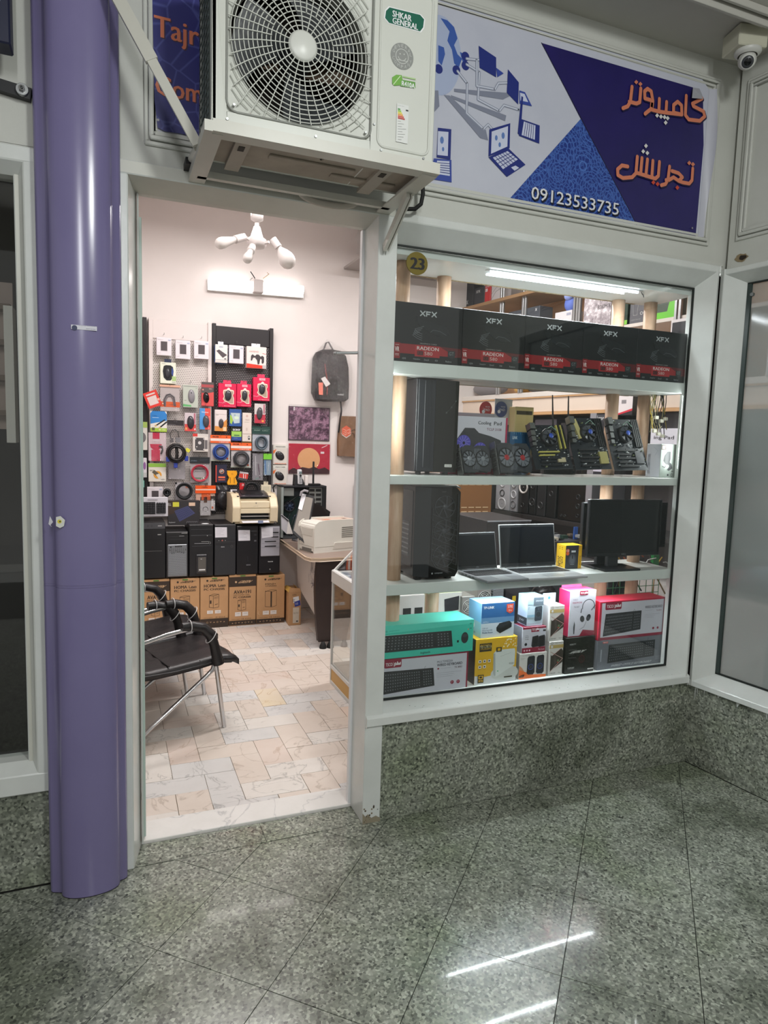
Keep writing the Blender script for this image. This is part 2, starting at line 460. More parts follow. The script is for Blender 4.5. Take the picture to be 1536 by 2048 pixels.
# --- corridor floor: bed + diagonal granite tiles
fl = MB().box(-3.2, 3.6, -2.6, 2.49, -0.10, -0.006, GROUT)
fo = struct('floor', fl)
L = 0.3695; a0 = rad(-43.0)
ax = (cos(a0), sin(a0)); ay = (-sin(a0), cos(a0)); OG = (1.172, 1.444)
def tileprism(poly, z1, mat, g=0.0012, name='floor_tile', par=None, z0=-0.006):
    if len(poly) < 3: return
    cx = sum(p[0] for p in poly)/len(poly); cy = sum(p[1] for p in poly)/len(poly)
    ar = abs(sum(poly[i][0]*poly[(i+1) % len(poly)][1]-poly[(i+1) % len(poly)][0]*poly[i][1] for i in range(len(poly))))/2
    if ar < 2e-4: return
    q = []
    for x, y in poly:
        d = math.hypot(x-cx, y-cy); k = max(0, 1-g*1.4/max(d, 1e-4)); q.append((cx+(x-cx)*k, cy+(y-cy)*k))
    m = MB(); m.prism([(x, y, z0) for x, y in q], (0, 0, z1-z0), mat)
    return m.build(name, par, 0.0)
for i in range(-14, 13):
    for j in range(-14, 13):
        x = OG[0]+(ax[0]*i+ay[0]*j)*L; y = OG[1]+(ax[1]*i+ay[1]*j)*L
        p = [(x, y), (x+ax[0]*L, y+ax[1]*L), (x+(ax[0]+ay[0])*L, y+(ax[1]+ay[1])*L), (x+ay[0]*L, y+ay[1]*L)]
        p = clip(p, (0, 2.352), (0, 1)); p = clip(p, (0, -1.1), (0, -1)) if p else p
        p = clip(p, (-1.9, 0), (-1, 0)) if p else p
        p = clip(p, (KX.x-0.008, KX.y), (NX.x, NX.y)) if p else p
        if p: tileprism(p, R.uniform(-0.0006, 0.0004), GRAN, par=fo)
# strip of granite across the doorway
for xa, xb in ((0.03, 0.52), (0.5215, 0.905)):
    m = MB(); m.box(xa, xb, 2.3545, 2.485, -0.006, 0.0005, GRAN); m.build('border_strip', fo)

# --- shop floor: marble pieces in herringbone
f2 = MB().box(-0.3, 3.9, 2.49, 5.75, -0.10, -0.004, C('#8d7f6c', 0.85)); f2o = struct('floor', f2)
th = MB().box(0.05, 0.945, 2.488, 2.622, -0.004, 0.012, TH_M); th.build('threshold_slab', f2o, 0.002)
w = 0.1345; X0, Y0 = 0.503, 2.675
rest = MB()
def hb(x0, y0, x1, y1):
    p = [(x0, y0), (x1, y0), (x1, y1), (x0, y1)]
    p = clip(p, (0, 2.625), (0, -1)); p = clip(p, (-0.13, 0), (-1, 0)) if p else p; p = clip(p, (0, 5.71), (0, 1)) if p else p
    if not p: return
    k = R.random(); mt = MARB[0] if k < 0.46 else MARB[1] if k < 0.66 else MARB[2] if k < 0.82 else MARB[4] if k < 0.975 else MARB[3]
    if max(q[0] for q in p) < 2.0 and min(q[1] for q in p) < 5.35:
        tileprism(p, R.uniform(-0.0006, 0.0008), mt, 0.0013, 'marble_tile', f2o, -0.004)
    else: rest.box(min(q[0] for q in p)+.001, max(q[0] for q in p)-.001, min(q[1] for q in p)+.001, max(q[1] for q in p)-.001, -0.004, 0, mt)
for i in range(-6, 25):
    for j in range(-2, 24):
        k = (i-j) % 4; x = X0+i*w; y = Y0+j*w
        if k == 0: hb(x, y, x+2*w, y+w)
        if k == 3: hb(x, y, x+w, y+2*w)
o = rest.build('far_marble_tiles', f2o); o['kind'] = 'stuff'

# --- facade wall above the frames, granite dados
m = MB()
m.box(-3.2, 2.62, YF, 2.52, 2.335, 3.17, WALLC)
m.box(0.93, 2.62, YF, 2.52, 2.302, 2.3355, WALLC)
m.box(-3.2, 0.03, YF, 2.52, 2.315, 2.336, WALLC)
m.box(-3.2, 2.62, 2.50, 2.53, 3.16, 3.35, WALLW)
m.box(-0.24, 0.03, YF+.02, 2.50, 0, 2.34, WALLC)
wf = struct('wall_front', m)
m = MB(); m.box(0.938, 2.66, YF, 2.46, 0, 0.400, GRANW); m.build('granite_dado', wf, 0.002)
m = MB(); m.box(0.95, 2.62, YF-0.012, YF+0.01, 0.0005, 0.045, GRANW); m.build('granite_skirting', wf, 0.002)
m = MB(); m.box(-3.2, -0.19, YF, 2.46, 0, 0.335, GRANW); m.build('granite_dado', wf, 0.002)
# drip of white paint and dribbles on the dado
m = MB(); P = Print(m, (0.938, YF, 0.40), (2.66, YF, 0.40), (0.938, YF, 0.0), 0.001)
wp = C('#d5d8d5', 0.4)
P.poly([(0.013, 0.0), (0.016, 0.0), (0.0158, 0.82), (0.0145, 0.82)], wp)
P.poly([(0, 0), (0.01, 0), (0.007, 0.3), (0.009, 0.7), (0, 0.78)], wp)
for k in range(26):
    u = R.uniform(0.02, 0.99); P.poly([(u, 0), (u+R.uniform(.004, .02), 0), (u+.006, R.uniform(.02, .06))], wp)
P.poly([(0.948, 0.0), (0.953, 0.0), (0.951, 0.22)], wp)
m.build('paint_dribbles', wf)

# rectangular plaster moulding round the sign
def ringframe(m, x0, x1, z0, z1, wd, y0, y1, mat):
    m.box(x0, x1, y0, y1, z1-wd, z1, mat); m.box(x0, x1, y0, y1, z0, z0+wd, mat)
    m.box(x0, x0+wd, y0, y1, z0+wd, z1-wd, mat); m.box(x1-wd, x1, y0, y1, z0+wd, z1-wd, mat)
m = MB()
for e, d in ((0, 0.010), (0.016, 0.018), (0.030, 0.012)):
    ringframe(m, 0.108+e, 2.462-e, 2.398+e, 3.094-e, 0.012, YF-d, YF+.001, WALLC)
struct('trim_1', m, 0.003)
m = MB(); m.box(-0.2, 2.56, YF-0.006, YF+.01, 2.322, 2.334, WALLC); struct('trim_2', m)

# --- door frame: splayed jambs and head
m = MB()
def jambL(x0, x1, x2, z0, z1):
    m.hexa([(x0, 2.345, z0), (x1, 2.345, z0), (x2, 2.49, z0), (x0, 2.49, z0), (x0, 2.345, z1), (x1, 2.345, z1), (x2, 2.49, z1), (x0, 2.49, z1)], FRAME)
jambL(0.034, 0.058, 0.088, 0.0, 2.30)
m.box(0.088, 0.094, 2.462, 2.495, 0.012, 2.285, C('#b3aa9c', 0.4))
mh = [(2.345, 2.300), (2.345, 2.342), (2.50, 2.342), (2.50, 2.285), (2.47, 2.285)]
m.prism([(0.034, y, z) for y, z in mh], (0.93, 0, 0), FRAME2)
d1 = struct('door_1', m, 0.003)
m = MB(); m.box(0.090, 0.104, 2.500, 2.53, 0.02, 2.22, C('#b9cbc4', 0.15)); m.build('glass_door_edge', d1, 0.002)
m = MB(); q = atx(716, 708, 0.885)
m.bar((0.80, 2.52, 1.827), (0.90, 2.52, 1.835), 0.02, 0.010, STEEL); m.cyl((0.80, 2.52, 1.827), (0.795, 2.52, 1.822), 0.008, 0.006, STEEL)
m.build('bolt_latch', d1, 0.002)
m = MB(); m.box(0.888, 0.899, 2.492, 2.515, 0.012, 2.285, WHT); m.build('door_stop_strip', d1)

# --- shop window: frame, gasket, pane
GY = 2.425
g_tl = at(787, 481, GY); g_br = at(1327, 1333, GY)
GX0, GX1, GZ0, GZ1 = 0.985, at(1386, 600, GY).x, 0.462, 2.232
m = MB()
m.box(0.898, 0.972, 2.347, 2.50, 0.0, 2.335, FRAME)                    # post between door and window
m.hexa([(0.972, 2.352, .40), (GX0, GY, .40), (GX0, 2.45, .40), (0.972, 2.45, .40), (0.972, 2.352, 2.31), (GX0, GY, 2.31), (GX0, 2.45, 2.31), (0.972, 2.45, 2.31)], FRAME)
FX1 = 2.533
m.hexa([(GX1, GY-.002, .40), (FX1-.02, 2.335, .40), (FX1, 2.345, .40), (FX1, 2.45, .40), (GX1, GY-.002, 2.31), (FX1-.02, 2.335, 2.31), (FX1, 2.345, 2.31), (FX1, 2.45, 2.31)], FRAME)
m.box(GX1, FX1, GY-.004, 2.46, .40, 2.31, FRAME)
m.prism([(0.972, 2.340, 2.318), (0.972, 2.340, 2.29), (0.972, GY, GZ1), (0.972, 2.46, GZ1), (0.972, 2.46, 2.318)], (FX1-.972-.001, 0, 0), FRAME)
m.prism([(0.90, 2.335, 0.398), (0.90, 2.335, 0.432), (0.90, 2.350, 0.441), (0.90, GY+.01, GZ0), (0.90, 2.46, GZ0), (0.90, 2.46, 0.398)], (FX1-.90-.001, 0, 0), FRAME)
w1 = struct('window_1', m, 0.0025)
m = MB(); P = Print(m, (0.898, 2.347, .10), (0.972, 2.347, .10), (0.898, 2.347, 0), .0008); g = random.Random(8)
P.poly([(0, .55), (.15, .7), (.3, .62), (.5, .8), (.75, .74), (1, .86), (1, 1), (0, 1)], C('#8f8672', .6))
for k in range(14): P.ell(g.uniform(.05, .95), g.uniform(.3, .95), g.uniform(.001, .004), C(g.choice(['#5d4f3c', '#3f372c', '#7a6a50']), .7), n=7)
P.ell(.62, .35, .007, C('#4a4034', .7), ru=.0035); m.build('grime', w1)
m = MB(); ringframe(m, GX0-.001, GX1+.001, GZ0, GZ1, 0.007, GY-.004, GY+.004, C('#161c19', 0.6)); m.build('rubber_gasket', w1)
m = MB(); m.box(GX0, GX1, GY+.004, GY+.008, GZ0, GZ1, GLASS); m.build('glass_pane', w1)
m = MB()
for k in range(46):
    x = R.uniform(0.93, 2.45); m.ell((x, R.uniform(2.341, 2.40), R.uniform(.442, .452)), (R.uniform(.001, .003), .001, .0006), C('#6a6f6a'), 6, 3)
m.build('dust_specks', w1)

# --- rubble-filled gap in the corner
m = MB()
m.box(2.534, 2.60, 2.385, 2.50, 0.40, 2.31, C('#17120f', 0.9))
gp = m.build('trim_3', None, kind='structure')
for k in range(34):
    z = R.uniform(0.45, 1.9); c = Vector((2.553+R.uniform(-.006, .006), 2.376+R.uniform(0, .008), z))
    s = R.uniform(.006, .014); mm = MB(); mm.add([c+Vector((R.uniform(-s, s), R.uniform(-s, s)*.6, R.uniform(-s, s)*2.2)) for _ in range(6)], [(0, 1, 2), (0, 2, 3), (0, 3, 4), (1, 2, 5), (2, 3, 5), (3, 4, 5), (0, 4, 1), (1, 4, 5)], C(R.choice(['#5b5048', '#80786f', '#9d978e', '#4a423c']), .9))
    mm.build('rubble_chip', gp)

# --- slanted side wall on the right
m = MB(MR)
m.box(0.02, 3.2, 0.0, 0.16, 2.300, 3.17, WALLC)
m.box(1.9, 3.2, 0, 0.16, 0.0, 2.300, WALLC)
wr = struct('wall_right', m)
m = MB(MR); m.box(-0.02, 3.2, -0.006, 0.16, 0.0, 0.385, GRANW); m.build('granite_dado', wr, 0.002)
m = MB(MR); P = Print(m, (0.0, -.006, .385), (1.0, -.006, .385), (0, -.006, 0), .001)
for k in range(16):
    u = R.uniform(0.0, 0.95); P.poly([(u, 0), (u+R.uniform(.01, .03), 0), (u+.006, R.uniform(.03, .08))], wp)
P.poly([(.035, 0), (.042, 0), (.040, .17), (.038, .17)], wp); P.poly([(.046, 0), (.052, 0), (.050, .12)], wp)
m.build('paint_dribbles', wr)
m = MB(MR)
for e, d in ((0, 0.010), (0.016, 0.018), (0.030, 0.012)):
    ringframe(m, 0.056+e, 1.9-e, 2.42+e, 3.092-e, 0.012, -d, .001, WALLC)
struct('trim_4', m, 0.003)
m = MB(MR)   # hole knocked in the plaster
m.add([(0.087+cos(t)*.030*R.uniform(.8, 1.2), -.002, 2.343+sin(t)*.018*R.uniform(.8, 1.2)) for t in [i*2*pi/14 for i in range(14)]], [tuple(range(14))], C('#8a7a5e', .9))
m.add([(0.094+cos(t)*.016*R.uniform(.8, 1.2), -.004, 2.343+sin(t)*.011*R.uniform(.8, 1.2)) for t in [i*2*pi/12 for i in range(12)]], [tuple(range(12))], C('#2a211a', .9))
m.build('broken_plaster_hole', wr)
m = MB(MR)
gx0, gz0, gz1 = 0.092, 0.455, 2.243
m.hexa([(0.009, -.02, .385), (0.03, -.028, .385), (gx0, .055, .385), (0.006, .08, .385), (0.006, -.02, 2.304), (0.03, -.028, 2.304), (gx0, .055, 2.304), (0.006, .08, 2.304)], FRAME)
m.prism([(0.006, -.024, 2.302), (0.006, -.024, 2.280), (0.006, .055, gz1), (0.006, .08, gz1), (0.006, .08, 2.302)], (1.9, 0, 0), FRAME)
m.prism([(0.006, -.026, .385), (0.006, -.026, .412), (0.006, .058, gz0), (0.006, .08, gz0), (0.006, .08, .385)], (1.9, 0, 0), FRAME)
m.box(1.85, 1.92, -.02, .08, .385, 2.30, FRAME)
w2 = struct('window_2', m, 0.0025)
m = MB(MR); m.box(gx0, gx0+.018, .052, .064, gz0, gz1, C('#2e3a37', .4)); m.box(gx0, 1.85, .052, .064, gz1-.006, gz1, C('#161c19', .5)); m.box(gx0, 1.85, .052, .064, gz0, gz0+.006, C('#161c19', .5))
m.build('rubber_gasket', w2)
m = MB(MR); m.box(gx0, 1.85, .062, .067, gz0, gz1, frosted('dusty_glass', '#a3aaa8', 0.50)); m.build('glass_pane', w2)
m = MB(MR); m.cyl((.115, .062, 2.19), (.115, .05, 2.19), .008, .008, STEEL); m.build('pane_screw', w2)
# space behind that window
m = MB(MR); m.box(0.03, 3.2, 0.55, 0.6, 0, 3.1, C('#bcc0be', .6)); struct('wall_side', m)
t = thing('side_table', 'dark metal-framed table seen dimly behind the dusty right-hand window', 'table', MR @ Vector((.55, .35, 0)))
m = MB(MR); m.box(.28, .95, .2, .52, .66, .685, C('#3a3d3c')); m.build('tabletop', t)
for a in (.29, .93):
    for b in (.21, .51):
        m = MB(MR); m.box(a-.01, a+.01, b-.01, b+.01, 0, .66, C('#2f3231')); m.build('leg', t)

# --- neighbour's window on the left
m = MB()
a = -0.198
m.hexa([(-0.250, 2.39, .333), (-0.232, 2.345, .333), (a, 2.343, .333), (a, 2.46, .333), (-0.250, 2.39, 2.328), (-0.232, 2.345, 2.328), (a, 2.343, 2.328), (a, 2.46, 2.328)], FRAME)
m.box(-0.262, -0.232, 2.385, 2.46, .33, 2.328, FRAME2)
m.prism([(-2.0, 2.343, 2.328), (-2.0, 2.343, 2.285), (-2.0, 2.39, 2.255), (-2.0, 2.46, 2.255), (-2.0, 2.46, 2.328)], (1.80, 0, 0), FRAME)
m.prism([(-2.0, 2.343, .33), (-2.0, 2.343, .395), (-2.0, 2.39, .425), (-2.0, 2.46, .425), (-2.0, 2.46, .33)], (1.80, 0, 0), FRAME)
m.box(-2.1, -2.0, 2.343, 2.46, .33, 2.328, FRAME)
w3 = struct('window_3', m, 0.003)
m = MB(); m.box(-2.0, -0.262, 2.43, 2.435, .42, 2.26, GLASS); m.build('glass_pane', w3)
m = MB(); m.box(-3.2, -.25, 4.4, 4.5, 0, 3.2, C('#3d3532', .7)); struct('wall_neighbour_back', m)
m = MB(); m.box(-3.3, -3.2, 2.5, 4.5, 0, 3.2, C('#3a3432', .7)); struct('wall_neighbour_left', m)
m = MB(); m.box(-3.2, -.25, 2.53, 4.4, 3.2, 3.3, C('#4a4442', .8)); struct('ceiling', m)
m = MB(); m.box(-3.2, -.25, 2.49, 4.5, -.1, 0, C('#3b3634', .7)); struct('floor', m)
t = thing('slatted_rack', 'pale wooden slatted rack inside the dark neighbouring shop at left', 'rack', (-.62, 3.0, 1.42))
m = MB(); m.box(-.9, -.34, 2.98, 3.0, 1.50, 2.05, C('#a8948a', .6)); m.build('back_panel', t)
for k in range(4):
    m = MB(); z = 1.55+.13*k; m.box(-.9, -.34, 2.9, 2.975, z, z+.02, C('#6e5a4a', .6)); m.build('slat', t)
m = MB(); m.box(-.36, -.33, 2.88, 2.98, 1.45, 1.95, C('#e0dcd4', .6)); m.build('upright', t)
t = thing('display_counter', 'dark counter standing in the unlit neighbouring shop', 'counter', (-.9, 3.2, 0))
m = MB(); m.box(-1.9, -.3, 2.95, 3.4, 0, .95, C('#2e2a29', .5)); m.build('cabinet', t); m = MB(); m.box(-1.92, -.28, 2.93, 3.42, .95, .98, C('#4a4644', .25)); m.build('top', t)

# --- arcade ceiling with mouldings
m = MB(); m.box(-3.2, 3.9, -2.6, 2.52, 3.17, 3.3, CEILM)
ce = struct('ceiling', m)
m = MB()
for e, d in ((0, .030), (.022, .045), (.05, .025)):
    m.box(-3.2, 2.36+e*.5, 2.085-e-.014, 2.085-e, 3.17-d, 3.17, CEILM)
    q0 = Vector((2.36+e*.5, 2.085-e, 3.17-d/2)); q1 = q0+TX*3
    m.bar(q0, q1, .014, d, CEILM)
m.build('ceiling_moulding', ce, .002)

# --- the shop's own shell
m = MB(); m.box(-0.3, 3.9, 5.72, 5.82, 0, 3.35, WALLW); struct('wall_back', m)
m = MB(); m.box(-0.24, -0.20, 2.53, 5.715, 0, 3.35, WALLW); struct('wall_left', m)
m = MB(); m.box(-0.3, 4.2, 2.49, 5.85, 3.30, 3.42, WALLW); m.box(-3.2, 4.2, 2.49, 2.52, 3.16, 3.4, WALLW); struct('ceiling', m)
# far right wall of the shop, parallel to the slanted arcade wall
QS = Vector((3.147, 5.2, 0))
MS = Matrix(((TX.x, NX.x, 0, QS.x), (TX.y, NX.y, 0, QS.y), (0, 0, 1, 0), (0, 0, 0, 1)))   # local: x toward the viewer, y into the wall
m = MB(MS); m.box(-.5, 2.9, .36, .42, 0, 3.35, WALLW); struct('wall_shop_right', m)
# ================================================================= OUTSIDE THE SHOP
# --- purple metal column casing
t = thing('column_casing', 'tall purple enamelled metal column casing with rounded front, left of the shop door', 'column', (-0.09, 2.30, 0))
prof = [(-0.203, 2.350), (-0.197, 2.306), (-0.190, 2.300), (-0.165, 2.290)]
for k in range(1, 16):
    an = pi*k/16; prof.append((-0.0765-0.0885*cos(an), 2.291-0.052*sin(an)**0.8))
prof += [(0.012, 2.292), (0.028, 2.298), (0.035, 2.306), (0.037, 2.350)]
m = MB(); n = len(prof)
zz = [0.004, 1.02, 1.028, 3.17]
for a, b in ((0, 1), (1, 2), (2, 3)):
    s = 0.0015 if a == 1 else 0
    vs = [(x, y+s, zz[a]) for x, y in prof]+[(x, y+s, zz[b]) for x, y in prof]
    m.add(vs, [(i, i+1, n+i+1, n+i) for i in range(n-1)], PURP, True)
m.add([(x, y, 3.165) for x, y in prof], [tuple(range(n))], PURP)
body = m.build('casing', t)
for p in body.data.polygons: pass
m = MB(); m.prism([(x, y+.002, 0) for x, y in prof], (0, 0, .012), C('#2a2430', .8)); m.build('base_seal', t)
m = MB(); P, uv = pxprint(m, 2.2385, 142, 648, 194, 664, .001)
P.rect(*uv(142, 649), *uv(194, 662), C('#d4d3dc', .4)); P.ell(*uv(149, 655.5), .0075, C('#2b3358'))
P.text('Digital Service', *uv(158, 650.5), *uv(190, 654.5), C('#777a90')); P.text('www.service', *uv(172, 656), *uv(191, 660), C('#55597a'))
m.build('paper_sticker', t, label='small white sticker strip')
m = MB(); P, uv = pxprint(m, 2.243, 96, 1028, 130, 1060, .001)
P.poly([uv(112, 1034), uv(121, 1032), uv(130, 1040), uv(128, 1052), uv(120, 1056), uv(112, 1052)], C('#d6d6d0')); P.ell(*uv(119, 1043), .006, C('#d8c93a')); P.ell(*uv(120, 1043), .0025, C('#33363c'))
P.poly([uv(100, 1032), uv(106, 1044), uv(101, 1050), uv(104, 1054), uv(97, 1048)], C('#c9c7cf')); m.build('torn_sticker', t)

# --- neighbour's hanging sign and bolt, far upper left
t = thing('light_box_sign', 'corner of dark-blue neighbour sign box, cut off at the upper left edge', 'sign', at(0, 150, 2.25))
m = MB(); a = at(27, 150, 2.25); m.box(a.x-.45, a.x, 2.20, 2.27, 2.535, 3.05, C('#1b1f38', .4)); m.build('sign_box', t, .004)
m = MB(); P = Print(m, (a.x-.45, 2.20, 3.05), (a.x, 2.20, 3.05), (a.x-.45, 2.20, 2.535))
P.rect(.02, .03, .952, .80, C('#9fb3cf', .3)); P.rect(.02, .52, .952, .66, C('#4e93b8')); P.rect(.02, .62, .952, .70, C('#2a6796')); m.build('printed_face', t)
t = thing('mounting_bolt', 'steel bolt and washer on a black bracket tab, upper left beside the purple column', 'bolt', at(45, 181, 2.34))
m = MB(); c = at(45, 182, 2.335); m.bar((c.x-.06, 2.345, c.z+.006), (c.x+.022, 2.345, c.z-.004), .024, .032, BLKM, up=(0, 0, 1)); m.build('bracket_tab', t)
m = MB(); m.cyl((c.x, 2.345, c.z), (c.x, 2.322, c.z), .017, .017, STEEL, 18); m.cyl((c.x, 2.325, c.z), (c.x, 2.312, c.z), .0105, .009, CHROME, 6, False); m.cyl((c.x, 2.313, c.z), (c.x, 2.308, c.z), .005, .004, BLKM); m.build('washer_and_nut', t, .001)

# --- printed banners
PAIS = NT('paisley_print'); co = PAIS.co()
v = PAIS.add('ShaderNodeTexVoronoi'); v.inputs['Scale'].default_value = 9; v.inputs['Randomness'].default_value = .8; PAIS.l.new(co, v.inputs['Vector'])
mm_ = PAIS.add('ShaderNodeMath', operation='MULTIPLY'); mm_.inputs[1].default_value = 62; PAIS.l.new(v.outputs['Distance'], mm_.inputs[0])
sn = PAIS.add('ShaderNodeMath', operation='SINE'); PAIS.l.new(mm_.outputs[0], sn.inputs[0])
v2 = PAIS.add('ShaderNodeTexVoronoi', feature='DISTANCE_TO_EDGE'); v2.inputs['Scale'].default_value = 55; PAIS.l.new(co, v2.inputs['Vector'])
rA = PAIS.ramp(sn.outputs[0], [(.82, 0.0), (.95, 1.0)]); rB = PAIS.ramp(v2.outputs['Distance'], [(.05, .75), (.12, 0.0)])
bl = PAIS.mix(rA, '#1d3480', '#4d74bd'); PAIS.l.new(PAIS.mix(rB, bl, '#4468b4'), PAIS.b.inputs['Base Color']); PAIS.b.inputs['Roughness'].default_value = .4
NAVY = mottled('navy_banner_print', '#1b1650', '#241c62', 3, .38)
WBAN = mottled('white_banner_vinyl', '#b9bccb', '#c8cad6', 2.0, .38)
SALM = C('#cf7c5e', .4); DRED = C('#7d2a33', .4); SHAD = C('#160f3a', .5)
YB = 2.349
t = thing('shop_banner', 'wide vinyl banner over the window with Persian lettering and phone number, corner peeling', 'banner', at(1200, 350, YB))
m = MB(); xl = 0.64; xr = at(1410, 300, YB).x; zt = 3.068; zb = 2.428
m.add([(xl, YB, zb), (xr, YB, zb), (xr, YB, zt-.035), (xr-.045, YB, zt), (xl, YB, zt)], [(0, 1, 2, 3, 4)], WBAN)
m.build('vinyl_sheet', t)
m = MB(); P, uv = pxprint(m, YB, 870, 60, 1420, 480, .0006)
U = lambda *p: [uv(*q) for q in p]
P.poly(U((1083, 86), (1389, 176), (1406, 205), (1407, 290), (1391, 474), (1273, 449), (1161, 238)), NAVY)
P.poly(U((1161, 238), (1273, 449), (1015, 402)), PAIS.m)
P.line(U((1083, 86), (1273, 449)), .004, C('#0e0b30'))
c2 = lambda x, y: uv(840+x/2.207, y/2.207)
W2 = lambda *p: [c2(*q) for q in p]
BLU = C('#1e2c78', .4); BL2 = C('#33479a', .4); LG = C('#c6cbe0', .4); PIPE = C('#8f95a8', .4); ARW = C('#7f8496', .4)
k = P.nx(); cg = at(840+85/2.207, 245/2.207, YB)
P.ell(*c2(85, 245), .135, C('#a9b4d0', .35), ru=.088, n=36)
for poly in (((90, 80), (120, 90), (150, 120), (165, 170), (150, 200), (165, 240), (185, 260), (170, 300), (150, 280), (140, 220), (120, 180), (130, 140)), ((80, 200), (105, 210), (110, 240), (95, 290), (80, 270)), ((175, 230), (200, 240), (205, 265), (190, 280))):
    P.poly(W2(*poly), C('#3a5aa6', .35))
for (x, y) in ((160, 310), (200, 290), (200, 250), (82, 305)): P.ell(*c2(x, y), .016, BLU)
for q in (((150, 392), (380, 410), (395, 425), (365, 440), (150, 405)), ((135, 420), (380, 510), (375, 535), (140, 435)), ((105, 420), (130, 422), (290, 575), (300, 620), (265, 610)), ((60, 400), (80, 400), (85, 470), (40, 520))): P.poly(W2(*q), ARW)
for q in (((165, 315), (208, 370), (205, 500), (280, 570), (300, 550), (322, 575)), ((205, 285), (262, 320), (255, 440), (350, 490), (370, 465), (435, 485)), ((205, 260), (250, 265), (250, 380), (330, 395), (345, 368), (392, 366)), ((255, 265), (288, 262))):
    P.line(W2(*q), .010, PIPE); P.line(W2(*q), .004, C('#c9cddb'))
P.poly(W2((258, 203), (335, 255), (335, 342), (262, 300)), BLU); P.poly(W2((335, 300), (368, 325), (340, 342)), BL2)
P.poly(W2((387, 307), (435, 365), (432, 462), (382, 410)), BLU); P.poly(W2((437, 400), (462, 408), (493, 470), (438, 458)), BL2); P.poly(W2((440, 410), (460, 416), (476, 452), (442, 445)), LG)
P.poly(W2((446, 425), (454, 430), (442, 600), (430, 590)), BLU); P.poly(W2((447, 527), (527, 555), (525, 635), (435, 600)), BLU); P.poly(W2((457, 537), (508, 555), (505, 618), (447, 597)), LG)
P.poly(W2((305, 572), (397, 545), (394, 655), (301, 692)), BLU); P.poly(W2((315, 582), (387, 558), (384, 648), (312, 680)), LG)
P.poly(W2((301, 695), (388, 655), (464, 728), (382, 782)), BLU); P.poly(W2((320, 697), (385, 668), (430, 705), (365, 748)), LG); P.poly(W2((400, 740), (420, 732), (436, 742), (416, 755)), LG)
P.poly(W2((78, 565), (137, 572), (133, 706), (72, 695)), BLU); P.poly(W2((78, 580), (124, 584), (121, 690), (75, 685)), LG); P.poly(W2((60, 700), (137, 707), (138, 806), (40, 790)), BL2); P.poly(W2((74, 710), (128, 713), (130, 778), (66, 768)), LG)
for (x, y, s) in ((335, 610, 1), (365, 600, 1.2), (350, 640, .9), (95, 620, 1.3), (100, 660, .8)): P.ell(*c2(x, y), .010*s, C('#5878b4'), ru=.006*s, n=9)
for a, b, c_, d in (((330, 700), (372, 740), (395, 672), (432, 708)),):
    for i in range(1, 6):
        f = i/6; P.line(W2((320+65*f, 697-29*f), (365+65*f, 748-43*f)), .0022, BLU)
    for i in range(1, 4):
        f = i/4; P.line(W2((320+45*f, 697+51*f), (385+45*f, 668+37*f)), .0022, BLU)
for i in range(1, 6):
    f = i/6; P.line(W2((457+51*f, 537+18*f), (447+58*f, 597+21*f)), .002, BLU); P.line(W2((74-8*f, 710+58*f), (128+2*f, 713+65*f)), .002, BLU)
c7 = lambda *p: [uv(1180+x/3.657, y/3.657) for x, y in p]
strokes = [
 [(697, 705), (690, 845), (715, 878), (795, 888), (832, 855), (822, 818), (748, 780), (742, 762), (812, 725)],
 [(664, 842), (662, 775), (634, 748), (604, 772), (604, 828), (664, 842)], [(664, 842), (600, 834), (548, 828), (496, 820), (444, 806)],
 [(553, 750), (548, 828)], [(500, 728), (496, 820)],
 [(444, 806), (452, 742), (440, 672), (414, 654), (392, 672), (394, 724), (446, 740), (440, 800), (396, 836)],
 [(364, 652), (356, 752), (332, 762), (280, 748)], [(300, 640), (288, 748), (268, 782), (234, 796)],
 [(744, 1236), (738, 1322), (718, 1346), (672, 1338), (640, 1326), (604, 1300)], [(592, 1254), (640, 1270), (668, 1300), (640, 1326)], [(604, 1300), (566, 1322), (548, 1320)],
 [(574, 1222), (562, 1318), (544, 1350), (514, 1358)],
 [(500, 1188), (492, 1290), (470, 1310), (424, 1296), (380, 1282), (336, 1268)], [(452, 1180), (444, 1300)], [(412, 1170), (400, 1290)], [(372, 1160), (362, 1276)],
 [(338, 1150), (328, 1270), (300, 1300), (232, 1306), (196, 1284), (194, 1242), (226, 1214), (268, 1222)]]
for s in strokes: P.line(c7(*[(x+4, y+6) for x, y in s]), .0195, SHAD)
for i, s in enumerate(strokes): P.line(c7(*s), .0150, SALM)
for (x, y) in ((330, 606), (360, 620), (717, 1196), (744, 1206)): P.poly(c7((x, y-17), (x+15, y), (x, y+17), (x-15, y)), SALM)
for (x, y) in ((455, 1338), (486, 1350), (630, 1376)): P.poly(c7((x, y-17), (x+15, y), (x, y+17), (x-15, y)), C('#c2432c', .4))
for (x, y) in ((482, 850), (510, 858), (536, 862), (559, 870), (544, 902), (380, 1112), (410, 1124), (400, 1072)): P.poly(c7((x, y-17), (x+14, y), (x, y+17), (x-14, y)), C('#d8d6d4', .4))
z1 = at(1068, 374, YB).z; z0 = at(1068, 401, YB).z; xa = at(1068, 390, YB).x; xb = at(1243, 420, YB).x
a, b = uv(1068, 374), uv(1243, 432)
vt = (a[0], a[1]); 
P.text('09123533735', a[0]-.010, a[1]+.008, b[0]-.016, b[1]+.012, C('#0c0c20'), .004); P.text('09123533735', a[0]-.012, a[1]+.002, b[0]-.018, b[1]+.004, C('#dcdce0', .4), .0010)
P.ell(*uv(1382, 457), .004, C('#8a8a90'))
m.build('printed_artwork', t)
